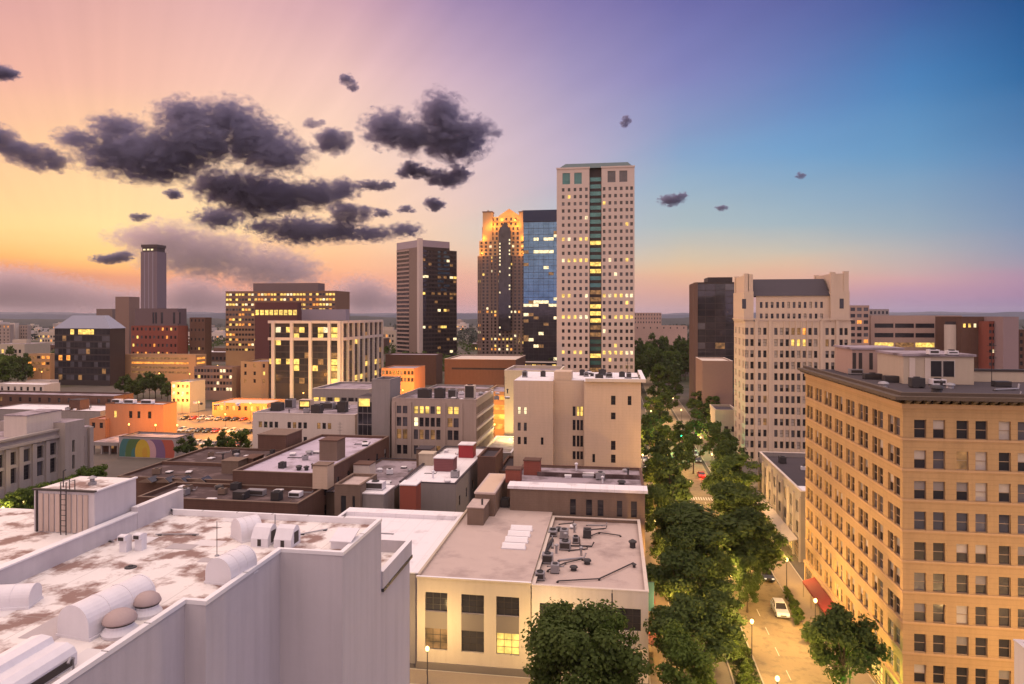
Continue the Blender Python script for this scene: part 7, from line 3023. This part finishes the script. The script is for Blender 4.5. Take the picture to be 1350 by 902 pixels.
def small_kit(i, m):
    a = MB()
    if i == 0:
        a.lathe([(.14, 0), (.14, .8), (.26, .84), (.26, 1.0), (.05, 1.12)], (0, 0, 0), m, 8)
        return 'vent_pipe', a, 'vent pipe'
    if i == 1:
        a.box(-.6, .6, -.45, .45, .1, .95, m)
        a.box(-.5, -.4, -.5, .5, 0, .098, DARKSTEEL)
        a.box(.4, .5, -.5, .5, 0, .098, DARKSTEEL)
        a.lathe([(.3, 0), (.3, .1), (.24, .11)], (0, 0, .952), DARKSTEEL, 10)
        return 'small_fan_box', a, 'fan box'
    if i == 2:
        a.box(-.5, .5, -.7, .7, 0, .3, m)
        a.prism([(-.76, .302), (.76, .302), (.7, .42), (-.7, .48)], 'x', -.55, .55, M_RIM)
        return 'roof_hatch', a, 'hatch'
    if i == 3:
        a.lathe([(.45, 0), (.4, .25), (.4, .35), (.62, .42), (.5, .62), (.1, .72)], (0, 0, 0), m, 12)
        return 'mushroom_fan', a, 'fan'
    a.tube([(0, 0, .1), (2.6, .2, .1), (2.8, .3, .5)], .08, m, 6)
    a.box(-.1, .1, -.15, .15, 0, .06, DARKSTEEL)
    a.box(2.0, 2.2, 0.05, .35, 0, .06, DARKSTEEL)
    return 'roof_pipe', a, 'pipe'


KIT = {}


def scatter(where, x0, x1, y0, y1, z, n, kinds=(0, 1, 2, 3, 4), mats=None, avoid=()):
    pts = []
    for t in range(n * 12):
        if len(pts) >= n:
            break
        x, y = rnd.uniform(x0, x1), rnd.uniform(y0, y1)
        if any((x - a) ** 2 + (y - c) ** 2 < 4 for a, c in pts) or any(a0 < x < a1 and c0 < y < c1 for a0, a1, c0, c1 in avoid):
            continue
        pts.append((x, y))
        i = rnd.choice(kinds)
        m = rnd.choice(mats or (STEEL, DARKSTEEL, WMETAL))
        key = (i, m.name)
        if key not in KIT:
            nm, a, cat = small_kit(i, m)
            KIT[key] = (nm, a.mesh(nm, fix=True), cat)
        nm, me, cat = KIT[key]
        o = bpy.data.objects.new(nm, me)
        COL.objects.link(o)
        o.location = (x, y, z + .002)
        o.rotation_euler[2] = rnd.choice((0, R(90), R(20)))
        s = rnd.uniform(.8, 1.5)
        o.scale = (s, s, s)
        word = {0: 'small vent pipe', 1: 'small fan box', 2: 'low roof hatch', 3: 'round fan hood', 4: 'thin pipe'}[i]
        tag(o, word + ' among the clutter on ' + where, cat, 'clutter on ' + where)


scatter('the wide brown roof', -106, -68, 139, 170, 8.17, 22, mats=(DARKSTEEL, STEEL, M_OLDBRICK), avoid=((-110, -90, 148, 156), (-92, -60, 138, 158)))
scatter('the junk strewn brick roof', -84, -57, 114, 123, 11.02, 14, mats=(DARKSTEEL, STEEL, M_OLDBRICK))
scatter('the patched purple roof', -72, -58, 128, 164, 13.72, 16, mats=(DARKSTEEL, STEEL), avoid=((-64, -57, 134, 144), (-74, -66, 146, 158)))
scatter('the flat purple tar roof', -54, -44, 129, 157, 9.62, 10, avoid=((-56, -50, 136, 145),))
scatter('the narrow white roof', -40.5, -31, 130, 163, 11.82, 10, avoid=((-41, -30, 138, 150), (-36, -30, 152, 160)))
scatter('the pale corner roof', -9.2, -3.5, 90, 112, 10.62, 20, mats=(DARKSTEEL, STEEL))
scatter('the purple roof behind the white roof edge', -15, 4, 120, 131, 15.27, 8, avoid=((-20, -11, 118, 130),))
scatter('the taupe office roof', -52, -24, 172, 192, at_y(600, 527, 169).z - .88, 14)
scatter('the white two row building roof', -100, -62, 178, 200, at_y(400, 546, 176).z - .68, 16, mats=(DARKSTEEL, STEEL))
scatter('the white patched roof', -225, -175, 244, 258, at_y(50, 541, 242).z - .38, 16)
scatter('the orange building roof', -147, -128, 218, 224, at_y(180, 533, 214).z - .48, 6)
scatter('the tan block roof', 33, 59, 84, 92, 35.82, 12, mats=(DARKSTEEL, STEEL))
scatter('the beige block white roof', -8, 5, 153, 172, 30.27, 6, mats=(DARKSTEEL,), avoid=((-3, 1.5, 150, 162),))
scatter('the low grey building roof', 35, 54, 140, 164, 11.92, 9)
scatter('the neighbour white roof', -38, -32, 14, 30, 33.2, 3, kinds=(0, 3), mats=(WMETAL,))
scatter('the lilac grey roof', -30, -18, 178, 198, 8.5, 0)
# steel antenna masts
for X_, Y_, z_, h_, lab in ((-66, 158, 13.72, 5.0, 'thin steel antenna mast on the patched purple roof'), (-30, 186, at_y(600, 527, 169).z - .88, 5.5, 'thin steel antenna mast on the taupe office roof'), (3.0, 160, 30.25, 4.5, 'thin steel antenna mast on the beige block'),
                            (50, 100, 35.82, 5.5, 'thin steel antenna mast behind the cream penthouse')):
    a = MB()
    a.tube([(0, 0, 0), (0, 0, h_)], .05, DARKSTEEL, 6)
    for q_ in (.6, .75, .9):
        a.tube([(-.6, 0, h_ * q_), (.6, 0, h_ * q_)], .025, DARKSTEEL, 5)
    tag(a.obj('antenna_mast', None, (X_, Y_, z_)), lab, 'antenna')

# the evening air: even haze from the camera to beyond the hills
m, nt, p = new_mat('evening_haze')
nt.nodes.clear()
out = nt.nodes.new('ShaderNodeOutputMaterial')
pv = nt.nodes.new('ShaderNodeVolumePrincipled')
pv.inputs['Color'].default_value = (.86, .82, .90, 1)
pv.inputs['Density'].default_value = 0.000032
pv.inputs['Anisotropy'].default_value = .2
nt.links.new(pv.outputs[0], out.inputs['Volume'])
mb = MB()
mb.box(-13000, 13000, -300, 12500, -1.5, 152, m)
o = mb.obj('haze')
tag(o, kind='stuff')
